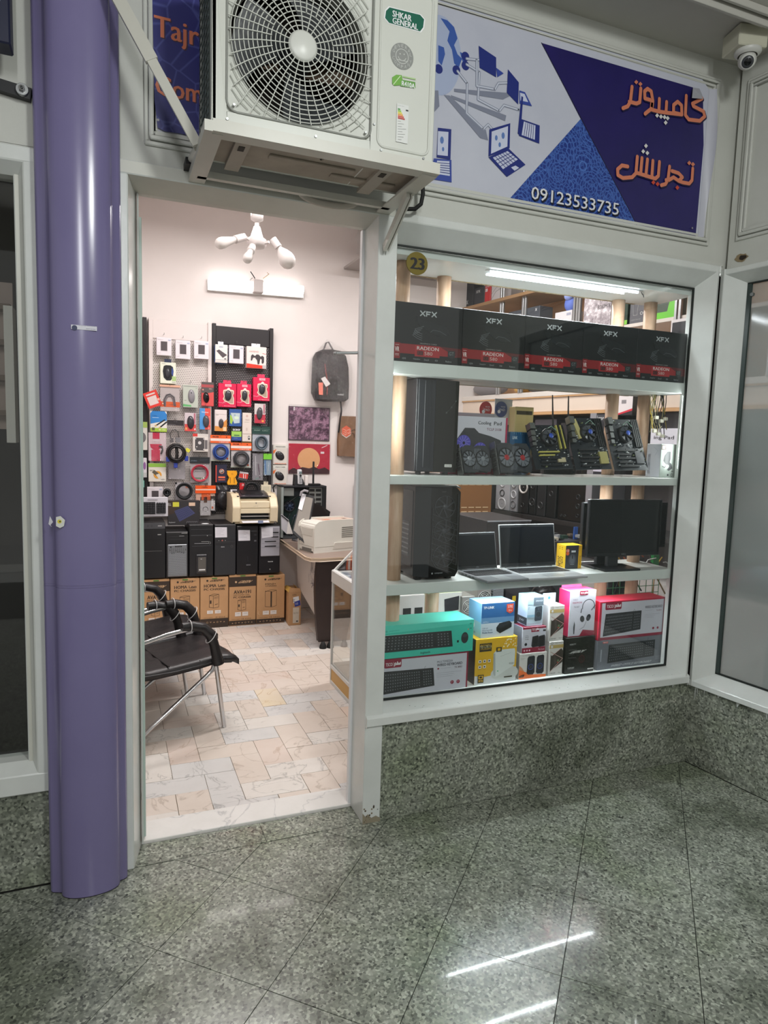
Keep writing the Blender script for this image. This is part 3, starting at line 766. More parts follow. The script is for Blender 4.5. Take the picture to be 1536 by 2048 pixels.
# the peeling edge: turned-back corner and curled side
m = MB(); p0 = at(1389, 176, YB); n = 10; vs = []
for i in range(n+1):
    f = i/n; z = zt-.03-(zt-.03-zb)*f
    o_ = .030*math.exp(-((f-.35)/.35)**2)+.006
    vs += [(xr-.004, YB-.001, z), (xr+.014+.3*o_, YB-o_*.45, z), (xr+.022+.2*o_, YB-o_*.9, z)]
m.add(vs, [f_ for i in range(n) for f_ in ((3*i, 3*i+1, 3*i+4, 3*i+3), (3*i+1, 3*i+2, 3*i+5, 3*i+4))], C('#b8b9c4', .4), True)
a = at(1386, 175, YB-.01); b = at(1408, 198, YB-.004); c = at(1384, 196, YB-.035); d = at(1399, 177, YB-.02)
m.add([a, d, b, c], [(0, 1, 2, 3)], C('#a7a8b0', .4), True)
m.build('curled_edge', t, label='white back of the curled banner edge')

BLU2 = NT('left_banner_print'); co = BLU2.co()
v = BLU2.add('ShaderNodeTexVoronoi', feature='DISTANCE_TO_EDGE'); v.inputs['Scale'].default_value = 13; BLU2.l.new(co, v.inputs['Vector'])
BLU2.l.new(BLU2.mix(BLU2.ramp(v.outputs['Distance'], [(.0, .5), (.05, 0.0)]), '#262770', '#5a62a8'), BLU2.b.inputs['Base Color']); BLU2.b.inputs['Roughness'].default_value = .35
t = thing('blue_banner', 'narrow visible strip of blue banner with orange letters left of the air conditioner', 'banner', at(340, 150, YB))
m = MB(); xa = at(297, 150, YB).x
m.add([(xa, YB, 2.445), (xa+.02, YB, 2.432), (xa+.13, YB-.006, 2.430), (0.63, YB, 2.43), (0.63, YB, 3.07), (xa, YB, 3.07)], [(0, 1, 2, 3, 4, 5)], C('#b4b5bf', .4))
m.build('vinyl_sheet', t)
m = MB(); P, uv = pxprint(m, YB-.0062, 296, 0, 620, 290, .0006)
z_ = at(320, 266, YB).z
P.poly([uv(298, -300), uv(640, -300), uv(640, 330), uv(360, 267), uv(330, 263), uv(315, 255), uv(309, 200)], BLU2.m)
cz = lambda x, y: uv(x/3.657, y/3.657)
OR = C('#cf7350', .4); OS = C('#3a2038')
def ztxt(s, x0, y0, x1, y1):
    a = cz(x0, y0); b = (cz(x1, y0)[0], cz(x0, y1)[1]); P.text(s, a[0]+.005, a[1]+.008, b[0]+.006, b[1]+.008, OS, .004); P.text(s, a[0], a[1], b[0], b[1], OR, .003)
ztxt('Tajrishi', 1125, 108, 1690, 312); ztxt('Computer', 1135, 545, 1850, 735)
P.ell(*uv(316, 240), .004, C('#a0a0a8'))
m.build('printed_artwork', t)

# --- air conditioner outdoor unit
AX0, AX1, AY0, AY1, AZ0, AZ1 = 0.262, 0.920, 1.962, 2.235, 2.338, 2.845
t = thing('outdoor_air_conditioner', 'large cream outdoor air conditioner unit with round fan grille above the door', 'air conditioner', (.59, 2.1, AZ0))
gx0, gx1, gz0, gz1 = 0.300, 0.716, 2.374, 2.800
fc = Vector((0.508, AY0, 2.583)); FR_ = 0.198
m = MB()
m.box(AX0, gx0, AY0, AY0+.02, AZ0, AZ1, ACM); m.box(gx1, AX1, AY0, AY0+.02, AZ0, AZ1, ACM); m.box(gx0, gx1, AY0, AY0+.02, AZ0, gz0, ACM); m.box(gx0, gx1, AY0, AY0+.02, gz1, AZ1, ACM)
m.box(AX0, AX1, AY0+.02, AY1, AZ1-.012, AZ1, ACM); m.box(AX1-.01, AX1, AY0+.02, AY1, AZ0, AZ1, ACM); m.box(AX0, AX0+.012, AY0, AY0+.045, AZ0, AZ1, ACM)
m.box(AX0, AX0+.012, AY1-.02, AY1, AZ0, AZ1, ACM); m.box(AX0, AX1, AY1-.005, AY1, AZ0, AZ1, ACM); m.box(.735, .74, AY0+.02, AY1, AZ0, AZ1, ACM)
m.build('casing', t, .003)
m = MB()
ns = 40; vs = []       # plate with circular opening
def sq(a):
    c, s = cos(a), sin(a); k = 1/max(abs(c), abs(s)); 
    return fc.x+max(gx0-fc.x, min(gx1-fc.x, c*k*.215)), fc.z+max(gz0-fc.z, min(gz1-fc.z, s*k*.218))
for i in range(ns):
    a = 2*pi*i/ns; x, z = sq(a); vs += [(x, AY0+.006, z), (fc.x+cos(a)*FR_, AY0+.014, fc.z+sin(a)*FR_)]
m.add(vs, [(2*i, 2*i+1, (2*i+3) % (2*ns), (2*i+2) % (2*ns)) for i in range(ns)], ACM, True); m.build('fan_shroud_plate', t)
m = MB()
for i in range(15):
    r = .040+(.214-.040)*i/14
    if i > 12: 
        m.tube([(fc.x+cos(a)*r, AY0-.001+.00, fc.z+sin(a)*r) for a in [2*pi*j/64 for j in range(64)] if abs(cos(a)*r) < .206 and abs(sin(a)*r) < .208][:0] or [(fc.x+r, AY0, fc.z), (fc.x+r*.999, AY0, fc.z+.01)], .001, ACM, 3); continue
    m.ring((fc.x, AY0-.004+i*.0005, fc.z), (1, 0, 0), (0, 0, 1), r, .0016, ACM, 56, 5)
for ra in (.198, .212, .228, .244, .260):
    for q in range(4):
        pts = []
        for j in range(13):
            a = pi/2*q+pi/2*j/12; x, z = cos(a)*ra, sin(a)*ra
            if abs(x) < .204 and abs(z) < .205: pts.append((fc.x+x, AY0+.003, fc.z+z))
        if len(pts) > 1: m.tube(pts, .0015, ACM, 5)
m.build('grille_rings', t)
m = MB()
for i in range(40):
    a = 2*pi*i/40+.04; r0 = .036 if i % 2 == 0 else .088; r1 = min(.204/max(abs(cos(a)), abs(sin(a))), .262)
    pts = []
    for j in range(5):
        r = r0+(r1-r0)*j/4; b = a+.10*(r/.2)**1.5
        x, z = cos(b)*r, sin(b)*r; x = max(-.205, min(.205, x)); z = max(-.206, min(.206, z)); pts.append((fc.x+x, AY0-.006+.006*j/4, fc.z+z))
    m.tube(pts, .0017, ACM, 5)
m.build('grille_spokes', t)
m = MB(); m.lathe((fc.x, AY0-.001, fc.z), (0, -1, 0), [(.0405, 0), (.040, .006), (.034, .010), (0, .011)], C('#d2d3cd', .35), 32); m.build('grille_hub', t)
m = MB()
m.lathe((fc.x, AY0+.10, fc.z), (0, -1, 0), [(.045, 0), (.045, .05), (.03, .06), (0, .062)], BLKM, 20)
for k in range(3):
    a0_ = 2*pi*k/3+.5; vs = []
    for j in range(7):
        r = .045+(.185-.045)*j/6
        for s_ in range(5):
            b = a0_+(s_/4-.5)*1.35*(0.7+.3*r/.185)+.5*(r-.045)/.14; vs.append((fc.x+cos(b)*r, AY0+.055+.055*s_/4, fc.z+sin(b)*r))
    m.add(vs, [(5*j+s_, 5*j+s_+1, 5*j+s_+6, 5*j+s_+5) for j in range(6) for s_ in range(4)], C('#3a3d40', .4), True)
m.build('fan_blades', t)
m = MB(); m.cyl((fc.x, AY0+.014, fc.z), (fc.x, AY0+.05, fc.z), FR_, FR_-.006, C('#85877f', .5), 48); m2 = MB()
m = MB(); vs = []
for i in range(48):
    a = 2*pi*i/48; vs += [(fc.x+cos(a)*FR_, AY0+.012, fc.z+sin(a)*FR_), (fc.x+cos(a)*(FR_-.004), AY0+.07, fc.z+sin(a)*(FR_-.004))]
m.add(vs, [(2*i, 2*i+1, (2*i+3) % 96, (2*i+2) % 96) for i in range(48)], C('#8d8f87', .5), True); m.build('fan_duct', t)
m = MB(); m.box(AX0+.02, .735, AY1-.04, AY1-.02, AZ0+.01, AZ1-.02, C('#2c2621', .8))
m.box(.30, .70, AY0+.12, AY0+.14, fc.z-.02, fc.z+.02, C('#4a3a2c', .8)); m.build('condenser_back', t)
m = MB(); m.box(AX0+.006, AX0+.014, AY0+.045, AY1-.02, AZ0+.01, AZ1-.01, C('#6f7f7c', .5)); m.build('condenser_side', t)
m = MB()
for yy in (AY0+.048, AY0+.10, AY0+.15, AY0+.205, AY1-.022): m.cyl((AX0-.002, yy, AZ0+.01), (AX0-.002, yy, AZ1-.01), .0016, .0016, C('#3d4644', .4), 5)
for k in range(22): z = AZ0+.02+k*.0225; m.cyl((AX0-.003, AY0+.045, z), (AX0-.003, AY1-.02, z+.014), .0012, .0012, C('#3d4644', .4), 5)
m.build('side_wire_guard', t)
def rrect(x0, x1, z0, z1, r, n=5):
    pts = []
    for cx, cz_, a in ((x1-r, z1-r, 0), (x0+r, z1-r, pi/2), (x0+r, z0+r, pi), (x1-r, z0+r, 3*pi/2)):
        pts += [(cx+r*cos(a+pi/2*i/n), cz_+r*sin(a+pi/2*i/n)) for i in range(n+1)]
    return pts
m = MB(); m.tube([(x, AY0-.0005, z) for x, z in rrect(gx0, gx1, gz0, gz1, .03)], .0032, C('#8d8f89', .5), 6, True); m.build('grille_border', t)
m = MB(); m.tube([(x, AY0, z) for x, z in rrect(.738, .903, 2.362, 2.815, .022)], .004, ACM, 6, True); m.build('raised_panel_rim', t)
for x, z in ((.302, 2.352), (.55, 2.353), (.75, 2.352), (.888, 2.352), (.726, 2.42), (.32, 2.392), (.70, 2.392)): m = MB(); m.cyl((x, AY0, z), (x, AY0-.004, z), .0042, .0035, STEEL, 10); m.build('screw', t)
m = MB(); P, uv = pxprint(m, AY0, 750, 0, 870, 320, .0006)
GRN = C('#17604c', .3)
g = [(772, 22), (779, 15), (840, 30), (848, 39), (846, 55), (840, 63), (778, 46), (770, 36)]
ctr = (809, 39)
P.poly([uv(ctr[0]+(x-ctr[0])*1.06, ctr[1]+(y-ctr[1])*1.10) for x, y in g], WHT); P.poly([uv(*p) for p in g], GRN)
P.text('SHKAR', *P.b(785, 20.5, 823, 33), WHT, .0010); P.text('GENERAL', *P.b(785, 34.5, 836, 46.5), WHT, .0010)
EG = C('#8b8d8a', .35)
P.ell(*uv(804, 113), .0365, EG, n=32); LGY = C('#bfc1bd', .35); P.ringp(*uv(804, 113), .020, .002, LGY); P.ringp(*uv(804, 112), .013, .002, LGY, 14, .3, pi-.3); P.ell(*uv(800, 108), .002, LGY); P.ell(*uv(808, 109), .002, LGY); P.line([uv(793, 119), uv(815, 124)], .002, LGY)
cu_, cv_ = uv(804, 113)
for i, ch in enumerate('GENERAL'):
    a = pi+.35+(pi-.7)*i/6; P.text(ch, cu_+(cos(a)*.029-.0035)/P.w, cv_+(sin(a)*.029-.0045)/P.h, cu_+(cos(a)*.029+.0035)/P.w, cv_+(sin(a)*.029+.0045)/P.h, LGY)
for i, ch in enumerate('COMPANY'):
    a = pi-.35-(pi-.7)*i/6; P.text(ch, cu_+(cos(a)*.029-.0035)/P.w, cv_+(sin(a)*.029-.0045)/P.h, cu_+(cos(a)*.029+.0035)/P.w, cv_+(sin(a)*.029+.0045)/P.h, LGY)
LG1 = C('#6aa63c', .4)
P.poly([uv(*p) for p in ((784, 168), (784, 155), (792, 150), (803, 151), (805, 162), (800, 171), (788, 172))], LG1); P.line([uv(786, 170), uv(794, 160), uv(800, 153)], .002, C('#cfe3b8'))
P.poly([uv(*p) for p in ((803, 160), (830, 165), (830, 177), (800, 173))], C('#5d9440')); P.text('R410A', *P.b(803, 162, 829, 172), WHT, .0008); P.line([uv(806, 154), uv(830, 159)], .004, C('#a6c489'))
P.rect(*P.b(793.5, 207, 817, 284), C('#d9dbd8', .4))
for i, cc in enumerate(('#3f8f3f', '#8cbf3c', '#d8cf3a', '#e39a35', '#cf4a35', '#b03030')):
    y = 219+i*3.6; P.rect(*P.b(795, y-2, 800+i*1.8, y+1.0), C(cc))
P.rect(*P.b(811, 220, 816, 223), BLK)
for i in range(8): y = 243+i*5.2; P.line([uv(795, y), uv(795+(6, 12, 8, 16, 9, 14, 11, 7)[i], y+.8)], .0008, C('#777777'))
P.text('Energia', *uv(795, 211), *uv(808, 215), C('#777777'))
m.build('badges_and_labels', t)
PAN = mottled('dirty_base_pan', '#8e8478', '#a89d8f', 7, .6, .1, 6)
m = MB(); m.box(AX0+.004, AX1-.004, AY0+.006, AY1-.004, AZ0+.002, AZ0+.008, PAN)
for z0_ in ((.36, .60, 2.03, 2.05), (.45, .72, 2.10, 2.13), (.60, .84, 2.05, 2.07), (.66, .88, 2.16, 2.19)): m.box(z0_[0], z0_[1], z0_[2], z0_[3], AZ0-.004, AZ0+.003, PAN)
m.build('base_pan', t, .002)
for x in (.36, .80):
    m = MB(); m.box(x-.022, x+.022, AY0+.004, AY1+.02, AZ0-.010, AZ0+.002, C('#a49c90', .5))
    for yy in (2.00, 2.06): m.box(x-.009, x+.009, yy, yy+.032, AZ0-.0115, AZ0-.009, C('#3a352f', .8))
    m.build('mounting_rail', t)
m = MB(); m.ell((.60, 2.07, AZ0-.001), (.006, .004, .002), BLK, 8, 4); m.build('drain_hole', t); m = MB(); m.ell((.70, 2.11, AZ0-.001), (.005, .004, .002), BLK, 8, 4); m.build('drain_hole', t)

# --- bracket carrying it
BRK = mottled('painted_angle_iron', '#c6c4ba', '#cecdc5', 5, .35)
t = thing('wall_bracket', 'cream angle-iron bracket frame under the outdoor air conditioner', 'bracket', (.59, 2.15, 2.30))
z0_, z1_ = 2.306, 2.334
m = MB(); m.box(.262, .936, 1.942, 1.960, z0_+.002, z1_+.006, BRK); m.box(.262, .936, 1.96, 1.990, z0_+.002, z0_+.008, BRK); m.build('front_rail', t)
m = MB(); m.box(.240, .262, 1.942, 2.345, z0_, z1_, BRK); m.box(.262, .29, 1.96, 2.345, z0_, z0_+.006, BRK); m.build('side_rail', t)
m = MB(); m.box(.914, .936, 1.962, 2.345, z0_, z1_, BRK); m.box(.885, .914, 1.96, 2.345, z0_, z0_+.006, BRK); m.build('side_rail', t)
m = MB(); m.box(.262, .914, 2.285, 2.305, z0_, z1_-.008, BRK); m.build('rear_rail', t)
m = MB(); a = at(395, 290, 2.10); b = at(237, -2, 2.20); mdl = a+(b-a)*.58
m.bar(a, mdl, .010, .028, BRK, up=(1, 0, 1)); m.bar(mdl, b+(b-a)*.1, .014, .036, BRK, up=(1, 0, 1)); m.build('diagonal_brace', t)
m = MB(); m.cyl(at(383, 318, 2.28), at(395, 296, 2.13), .011, .011, BRK, 10); m.build('brace_foot', t)
m = MB(); c = at(378, 326, 2.30); m.box(c.x-.012, c.x+.006, 2.28, 2.345, c.z-.010, c.z+.010, BLKM); m.build('end_cap', t)
m = MB(); a = at(816, 388, 2.12); b = at(769, 496, 2.33); m.bar(a, b, .012, .030, BRK, up=(0, -1, 1)); m.bar(a+Vector((.013, 0, 0)), b+Vector((.013, 0, 0)), .005, .028, BRK, up=(0, -1, 1)); m.build('support_strut', t)
m = MB(); m.cyl(b+Vector((.0, -.008, .006)), b+Vector((.0, -.026, .006)), .007, .006, STEEL, 8); m.build('strut_bolt', t)
t2 = MB(); pts = [at(*p, 2.30) for p in ((806, 402), (806, 412), (815, 418), (830, 418), (842, 408), (846, 388), (845, 362), (842, 345))]
pts = [Vector((p.x, 2.30, p.z)) for p in pts]
t2.tube(pts, .0075, RUB, 10); t2.build('drain_hose', None, label='short black rubber hose looping out below the air conditioner', cat='hose')
t2 = MB(); pts = []
for k in range(12):
    a = pi*k/11; pts.append((.70-.10*cos(a), 2.315, 2.322-.028*sin(a)))
t2.tube(pts, .011, C('#b3aca2', .5), 8); t2.build('insulated_pipe', None, label='beige taped pipe sagging behind the bracket, above the door header', cat='pipe')

# --- security camera in the ceiling corner
t = thing('security_camera', 'small white dome security camera on a junction box in the upper right corner', 'camera', (2.37, 2.18, 3.09))
Mc = Matrix.Translation((2.375, 2.165, 0)) @ Matrix.Rotation(rad(-14), 4, 'Z')
m = MB(Mc); m.box(-.062, .062, -.055, .055, 3.088, 3.168, C('#c2c0ae', .5)); m.build('junction_box', t, .004)
m = MB(); cc = Vector((2.378, 2.150, 3.088))
m.lathe(cc, (0, 0, -1), [(.050, 0), (.050, .008), (.044, .014), (.036, .018)], C('#c9c9c4', .4), 24); m.build('mount_ring', t)
m = MB(); dv = (CAM+Vector((.3, 0, -.3))-cc).normalized(); hc = cc+Vector((0, 0, -.034))
m.ell(hc, (.034, .034, .034), C('#cfcfca', .3), 24, 14); m.lathe(hc+dv*.018, dv, [(.030, 0), (.030, .012), (.026, .022), (.022, .024)], C('#cfcfca', .3), 24); m.build('camera_head', t)
m = MB(); m.lathe(hc+dv*.040, dv, [(.0225, 0), (.021, .003), (.013, .004)], C('#3a3c40', .3), 20); m.lathe(hc+dv*.043, dv, [(.013, 0), (.006, .002), (0, .003)], BLKG, 16); m.build('lens', t)
m = MB(); m.tube([(2.43, 2.17, 3.13), (2.455, 2.16, 3.12), (2.47, 2.16, 3.14), (2.475, 2.17, 3.168)], .004, RUB, 6); m.build('cable', t)

# --- number plate stuck on the glass
t = thing('number_plate', 'oval gold plate with black number 23 stuck on the shop window glass', 'plate', at(834, 527, GY))
m = MB(); c = at(834, 527, GY); vs = [(c.x+cos(a)*.043, GY+.002, c.z+sin(a)*.041) for a in [2*pi*i/40 for i in range(40)]]
m.prism(vs, (0, -.004, 0), C('#77692a', .35, .3)); m.build('plate', t, .001)
m = MB(); P, uv = pxprint(m, GY-.002, 810, 505, 860, 550, .0006)
P.text('23', *P.b(820.5, 514, 847, 537), BLK, .0035); P.text('23', *P.b(822.5, 514, 849, 537.4), BLK, .002)
m.build('digits', t)
# ================================================================= WINDOW DISPLAY
def carton(name, label, cat, x0, x1, y0, y1, z0, z1, front, side=None, top=None, group=None, pr=None, bname='carton_body', bev=.0012, spr=None, M=None, edge=None):
    o_ = Vector(((x0+x1)/2, (y0+y1)/2, z0)); o_ = M @ o_ if M else o_
    t = thing(name, label, cat, o_, 0, group)
    side = side or front; top = top or side
    m = MB(M)
    v = [(x, y, z) for x in (x0, x1) for y in (y0, y1) for z in (z0, z1)]
    m.add(v, [(0, 4, 5, 1)], front); m.add(v, [(0, 1, 3, 2), (4, 6, 7, 5), (2, 3, 7, 6)], side); m.add(v, [(1, 5, 7, 3), (0, 2, 6, 4)], top)
    m.build(bname, t, bev)
    if pr:
        m = MB(M); pr(Print(m, (x0, y0, z1), (x1, y0, z1), (x0, y0, z0)))
        if spr: spr(Print(m, (x0, y1, z1), (x0, y0, z1), (x0, y1, z0)))
        if m.v: m.build('front_print', t)
    return t
def pxc(BL, TR, Y): a = at(*BL, Y); b = at(*TR, Y); return a.x, b.x, a.z, b.z

SH = [(2.202, 2.228), (1.757, 1.806), (1.330, 1.365), (0.885, 0.930), (0.440, 0.459)]
SY0, SY1 = 2.441, 2.72; SX0, SX1 = 0.990, 2.492
fr_ = thing('display_shelving', 'white melamine window display shelving carried on round wooden posts', 'shelves', (1.7, 2.58, .44))
for i, (a, b) in enumerate(SH):
    m = MB(); m.box(SX0, SX1, SY0, SY1+(.09 if i == 4 else 0), a, b, BOARD); m.build('shelf_board', fr_, .0015)
    m = MB(); m.box(SX0+.002, SX1-.002, SY1+(.09 if i == 4 else 0)-.001, SY1+(.09 if i == 4 else 0)+.002, a+.001, b-.001, CHIP)
    if i < 4: m.box(SX0+.1, SX1-.1, SY1-.012, SY1+.002, a-.0015, a+.001, CHIP)
    m.build('chipboard_edge', fr_)
m = MB(); m.box(SX1, SX1+.036, SY0-.002, SY0+.030, .459, 2.235, BOARD); m.build('side_upright', fr_, .001)
PX = [at(797, 820, 2.535).x, at(864, 1200, 2.68).x, at(1199, 1200, 2.685).x, at(1287, 820, 2.655).x]
PY = [2.535, 2.68, 2.685, 2.655]
for (px_, py_) in zip(PX, PY):
    for a, b in ((1.806, 2.202), (1.365, 1.757), (.930, 1.330), (.459, .885)):
        if a == 1.365 and px_ == PX[1]: continue
        m = MB(); r = .0305; m.lathe((px_, py_, a), (0, 0, 1), [(0, 0), (r, 0), (r, b-a), (0, b-a)], WOOD, 20); m.build('round_post', fr_)
# LED strips
LED = C('#eaf4ff', .4, 0, 9.0)
t = thing('led_tube', 'bright white LED tube under the top board of the shop window', 'lamp', (1.78, 2.5, 2.185))
m = MB(); a = at(985, 524, 2.49); b = at(1280, 573, 2.49); m.box(1.44, 2.20, 2.475, 2.485, 2.190, 2.200, LED); m.build('led_strip', t)
m = MB(); m.box(1.42, 2.22, 2.47, 2.49, 2.199, 2.2015, ALU); m.build('channel', t)
m = MB(); m.tube([(2.22, 2.48, 2.197), (2.235, 2.49, 2.19), (2.245, 2.50, 2.197), (2.262, 2.51, 2.185), (2.27, 2.52, 2.198)], .0018, BLK, 5); m.build('wire', t)
t = thing('led_tube', 'second thinner LED strip lying behind the tube under the top window board', 'lamp', (1.78, 2.58, 2.185))
m = MB(); m.box(1.46, 2.18, 2.545, 2.551, 2.197, 2.2015, C('#eaf4ff', .4, 0, 5.0)); m.build('led_strip', t)
for nm, z, yy in (('middle', 1.330, 2.595), ('lower', .885, 2.47)):
    t = thing('led_strip', 'row of small LEDs stuck under the %s display shelf, mirrored in the floor' % nm, 'lamp', (1.8, yy, z-.005))
    m = MB(); m.box(1.33, 2.20, yy-.005, yy+.005, z-.0015, z-.0002, ALU); m.build('strip_tape', t)
    m = MB()
    for k in range(58): x = 1.335+k*.0149; m.box(x, x+.007, yy-.003, yy+.003, z-.003, z-.0015, C('#f1f7ff', .4, 0, 60.0))
    o = m.build('diodes', t); o['kind'] = 'stuff'

# --- row of five graphics card cartons on the top shelf
BX = C('#15181b', .3); BXT = C('#22262a', .35); REDB = C('#8f1a20', .35); RDK = C('#5c1418', .35); LOG = C('#b9bec0', .4)
def xfx(P):
    P.rect(0, .70, .36, .865, REDB); P.poly([(.33, .70), (.66, .70), (.93, .865), (.33, .865)], C('#9c1f24', .35)); P.poly([(.66, .70), (1, .715), (1, .865), (.93, .865)], RDK)
    P.rect(.30, .71, .67, .90, C('#a8242a', .35))
    a, b, c, d = .365, .125, .60, .205; w_ = (c-a)/3
    P.line([(a, b), (a+w_*.85, d)], .0045, LOG); P.line([(a+w_*.85, b), (a, d)], .0045, LOG)
    P.line([(a+w_*1.15, b+.008), (a+w_*1.85, b+.008)], .0045, LOG); P.line([(a+w_*1.15, b+.045), (a+w_*1.7, b+.045)], .0045, LOG); P.line([(a+w_*1.15, b), (a+w_*1.15, d)], .0045, LOG)
    P.line([(c-w_*.85, b), (c, d)], .0045, LOG); P.line([(c, b), (c-w_*.85, d)], .0045, LOG)
    P.poly([(.30, .22), (.50, .30), (.75, .34), (.80, .50), (.62, .53), (.46, .45), (.34, .36)], C('#1e2225', .25))
    P.line([(.52, .47), (.56, .43), (.66, .44), (.76, .50)], .0013, C('#5a6064'))
    for k in range(4):
        y = .44+.035*k; P.line([(.42-.02*k, y-.06), (.36-.02*k, y-.03), (.29-.01*k, y), (.33, y+.05), (.40, y+.075)], .0016, C('#6a7074'))
    P.text('GRAPHICS CARD', .37, .665, .62, .685, C('#a9a29f'))
    P.text('RADEON', .33, .725, .65, .785, C('#e3dcd9'), .0006); P.rect(.335, .805, .42, .875, C('#3a1013')); P.text('RX', .345, .815, .41, .865, C('#7a2a2c')); P.text('580', .44, .81, .56, .87, C('#d9bdb8'))
    P.rect(.0, .69, .085, .955, C('#8c1c22', .35)); P.text('VR', .012, .76, .072, .84, C('#e8dcda'), .0008); P.rect(.015, .88, .07, .886, C('#e8dcda')); P.rect(.015, .90, .07, .905, C('#e8dcda')); P.rect(.015, .725, .07, .73, C('#e8dcda'))
    P.poly([(.79, .76), (.90, .76), (.90, .86), (.845, .90), (.79, .86)], C('#2a2e30', .3)); P.text('GT', .81, .78, .88, .84, C('#7d8486'))
    for k in range(5): P.text(('HDMI', 'DisplayPort', 'DirectX', '8GB', 'Radeon')[k], .12+.16*k, .935, .12+.16*k+(.05, .10, .07, .04, .09)[k], .965, C('#9aa0a2'))
    P.text('XFX', .93, .04, .93, .04, LOG)
XW = (2.4785-1.0095)/5
names = ['leftmost black graphics card box, partly behind the gold number plate post', 'second graphics card box from the left on the top window shelf', 'middle graphics card box of the five on the top window shelf', 'fourth graphics card box on the top window shelf, with bright lamp reflection', 'rightmost graphics card box on the top window shelf, at the frame']
x0 = 1.0095
t0 = carton('graphics_card_box', names[0], 'box', x0, x0+XW-.002, 2.4425, 2.496, 1.8065, 2.030, BX, BXT, BXT, 'graphics card boxes on the top window shelf', xfx)
for k in range(1, 5): dup(t0, (XW*k, 0, 0), names[k])

# --- tall black tower case on the second shelf
x0, x1, z0, z1 = at(830, 947, 2.50).x, at(912, 947, 2.50).x, 1.3655, 1.752
t = thing('tower_case', 'tall plain black computer case with glossy front on the second window shelf', 'computer case', ((x0+x1)/2, 2.6, z0))
m = MB(); m.box(x0, x1, 2.51, 2.715, z0+.012, z1, C('#1a1a20', .35)); m.build('case_body', t, .002)
m = MB(); m.box(x0+.004, x0+(x1-x0)*.42, 2.498, 2.51, z0+.016, z1-.004, C('#23262c', .4)); m.box(x0+(x1-x0)*.42, x1, 2.500, 2.51, z0+.012, z1-.002, C('#11130f', .08)); m.box(x0+.03, x0+.06, 2.494, 2.498, z0+.03, z1-.006, C('#1d2025', .3))
m.build('front_panel', t, .0015)
m = MB(); P = Print(m, (x0, 2.499, z1), (x1, 2.499, z1), (x0, 2.499, z0)); P.rect(.70, .885, .88, .915, C('#d7d7d2')); P.text('model', .72, .892, .86, .908, C('#555555'))
for a, b in ((.70, .34), (.82, .28), (.92, .215)): P.ell(a, b, .004, C('#3a3f3c'))
P.line([(.70, .34), (.82, .28), (.92, .215)], .001, C('#3a3f3c')); m.build('front_print', t)
for a in (x0+.012, x1-.05):
    for b in (2.505, 2.68): m = MB(); m.cyl((a+.01, b+.015, z0), (a+.01, b+.015, z0+.012), .011, .012, RUB, 12); m.build('foot', t)

# --- laptop cooling pad carton
MAG = C('#c21d52', .4); PWH = C('#dcdbe6', .4)
def coolpad(P):
    P.rect(0, 0, .16, .20, MAG); P.rect(.02, .10, .10, .125, WHT); P.text('Cooling', .50, .075, .72, .15, C('#232630'), .0006); P.text('Pad', .77, .075, .90, .135, C('#232630'), .0006); P.text('TCLP 3108', .65, .19, .90, .235, C('#8a4a66'))
    P.text('Gaming', -.02, .18, .10, .21, C('#777')); P.text('Cooling', -.02, .25, .10, .28, C('#a77'))
    P.poly([(.0, .50), (.14, .42), (.28, .20), (.44, .20), (.52, .28), (.72, .33), (.90, .40), (.92, .52), (.66, .72), (.05, .70)], C('#3f4046', .5)); P.poly([(.92, .52), (.92, .56), (.67, .76), (.66, .72)], C('#1d1e22'))
    for cu, cv in ((.27, .46), (.55, .58)):
        P.ell(cu, cv, .034, C('#5b54c4', .4)); 
        for k in range(12): a = 2*pi*k/12; P.line([(cu+cos(a)*.008/P.w, cv+sin(a)*.008/P.h), (cu+cos(a+.3)*.031/P.w, cv+sin(a+.3)*.031/P.h)], .0016, C('#a9a6f0'))
        P.ell(cu, cv, .006, C('#20203a'))
    P.rect(0, .90, 1, 1.0, MAG); P.rect(.972, 0, 1, 1, MAG); P.ell(.05, .95, .006, WHT)
X0, X1, Z0, Z1 = pxc((905, 952), (1015, 836), 2.60)
t = carton('cooling_pad_box', 'white and magenta laptop cooling pad box behind the small graphics cards', 'box', 1.335, X1, 2.60, 2.66, 1.3655, Z1, PWH, MAG, PWH, None, coolpad)
# two round mouse pad packs hanging above that box, on the far side
t = thing('grey_case_lid', 'grey edge of a carton standing behind the cooling pad box', 'box', (1.47, 2.70, 1.37)); m = MB(); a, b, c_, d = pxc((915, 860), (990, 828), 2.70); m.box(a, b, 2.70, 2.712, 1.3655, d, C('#8d8d92', .4)); m.build('carton_body', t, .002)
for (px0, col, lab, tx) in ((957, '#b52a2c', 'round red mouse pad card above the cooling pad box', 'MOUSE PAD'), (988, '#2c3f7a', 'round blue mouse pad card above the cooling pad box', 'PAD')):
    t = thing('mouse_pad_pack', lab, 'mouse pad', at(px0+14, 830, 2.74), 0, 'round mouse pad packs')
    m = MB(); c = at(px0+14, 817, 2.74)
    if px0 > 980: q0 = at(990, 797, 2.745); q1 = at(1022, 850, 2.745); m.box(q0.x, q1.x, 2.742, 2.745, q1.z, q0.z, C('#b9bcc2', .5))
    m.prism([(c.x+cos(a)*.032, 2.74, c.z-.004+sin(a)*.036) for a in [2*pi*i/28 for i in range(28)]], (0, -.004, 0), C(col, .45)); m.build('pad_disc', t)
    m = MB(); P = Print(m, (c.x-.032, 2.736, c.z+.032), (c.x+.032, 2.736, c.z+.032), (c.x-.032, 2.736, c.z-.04)); P.text(tx.split()[-1], .35, .45, .8, .6, WHT); P.text('MOUSE', .45, .30, .8, .38, WHT); P.ell(.3, .65, .008, WHT); P.line([(.28, .4), (.28, .55)], .001, WHT); m.build('printed_face', t)
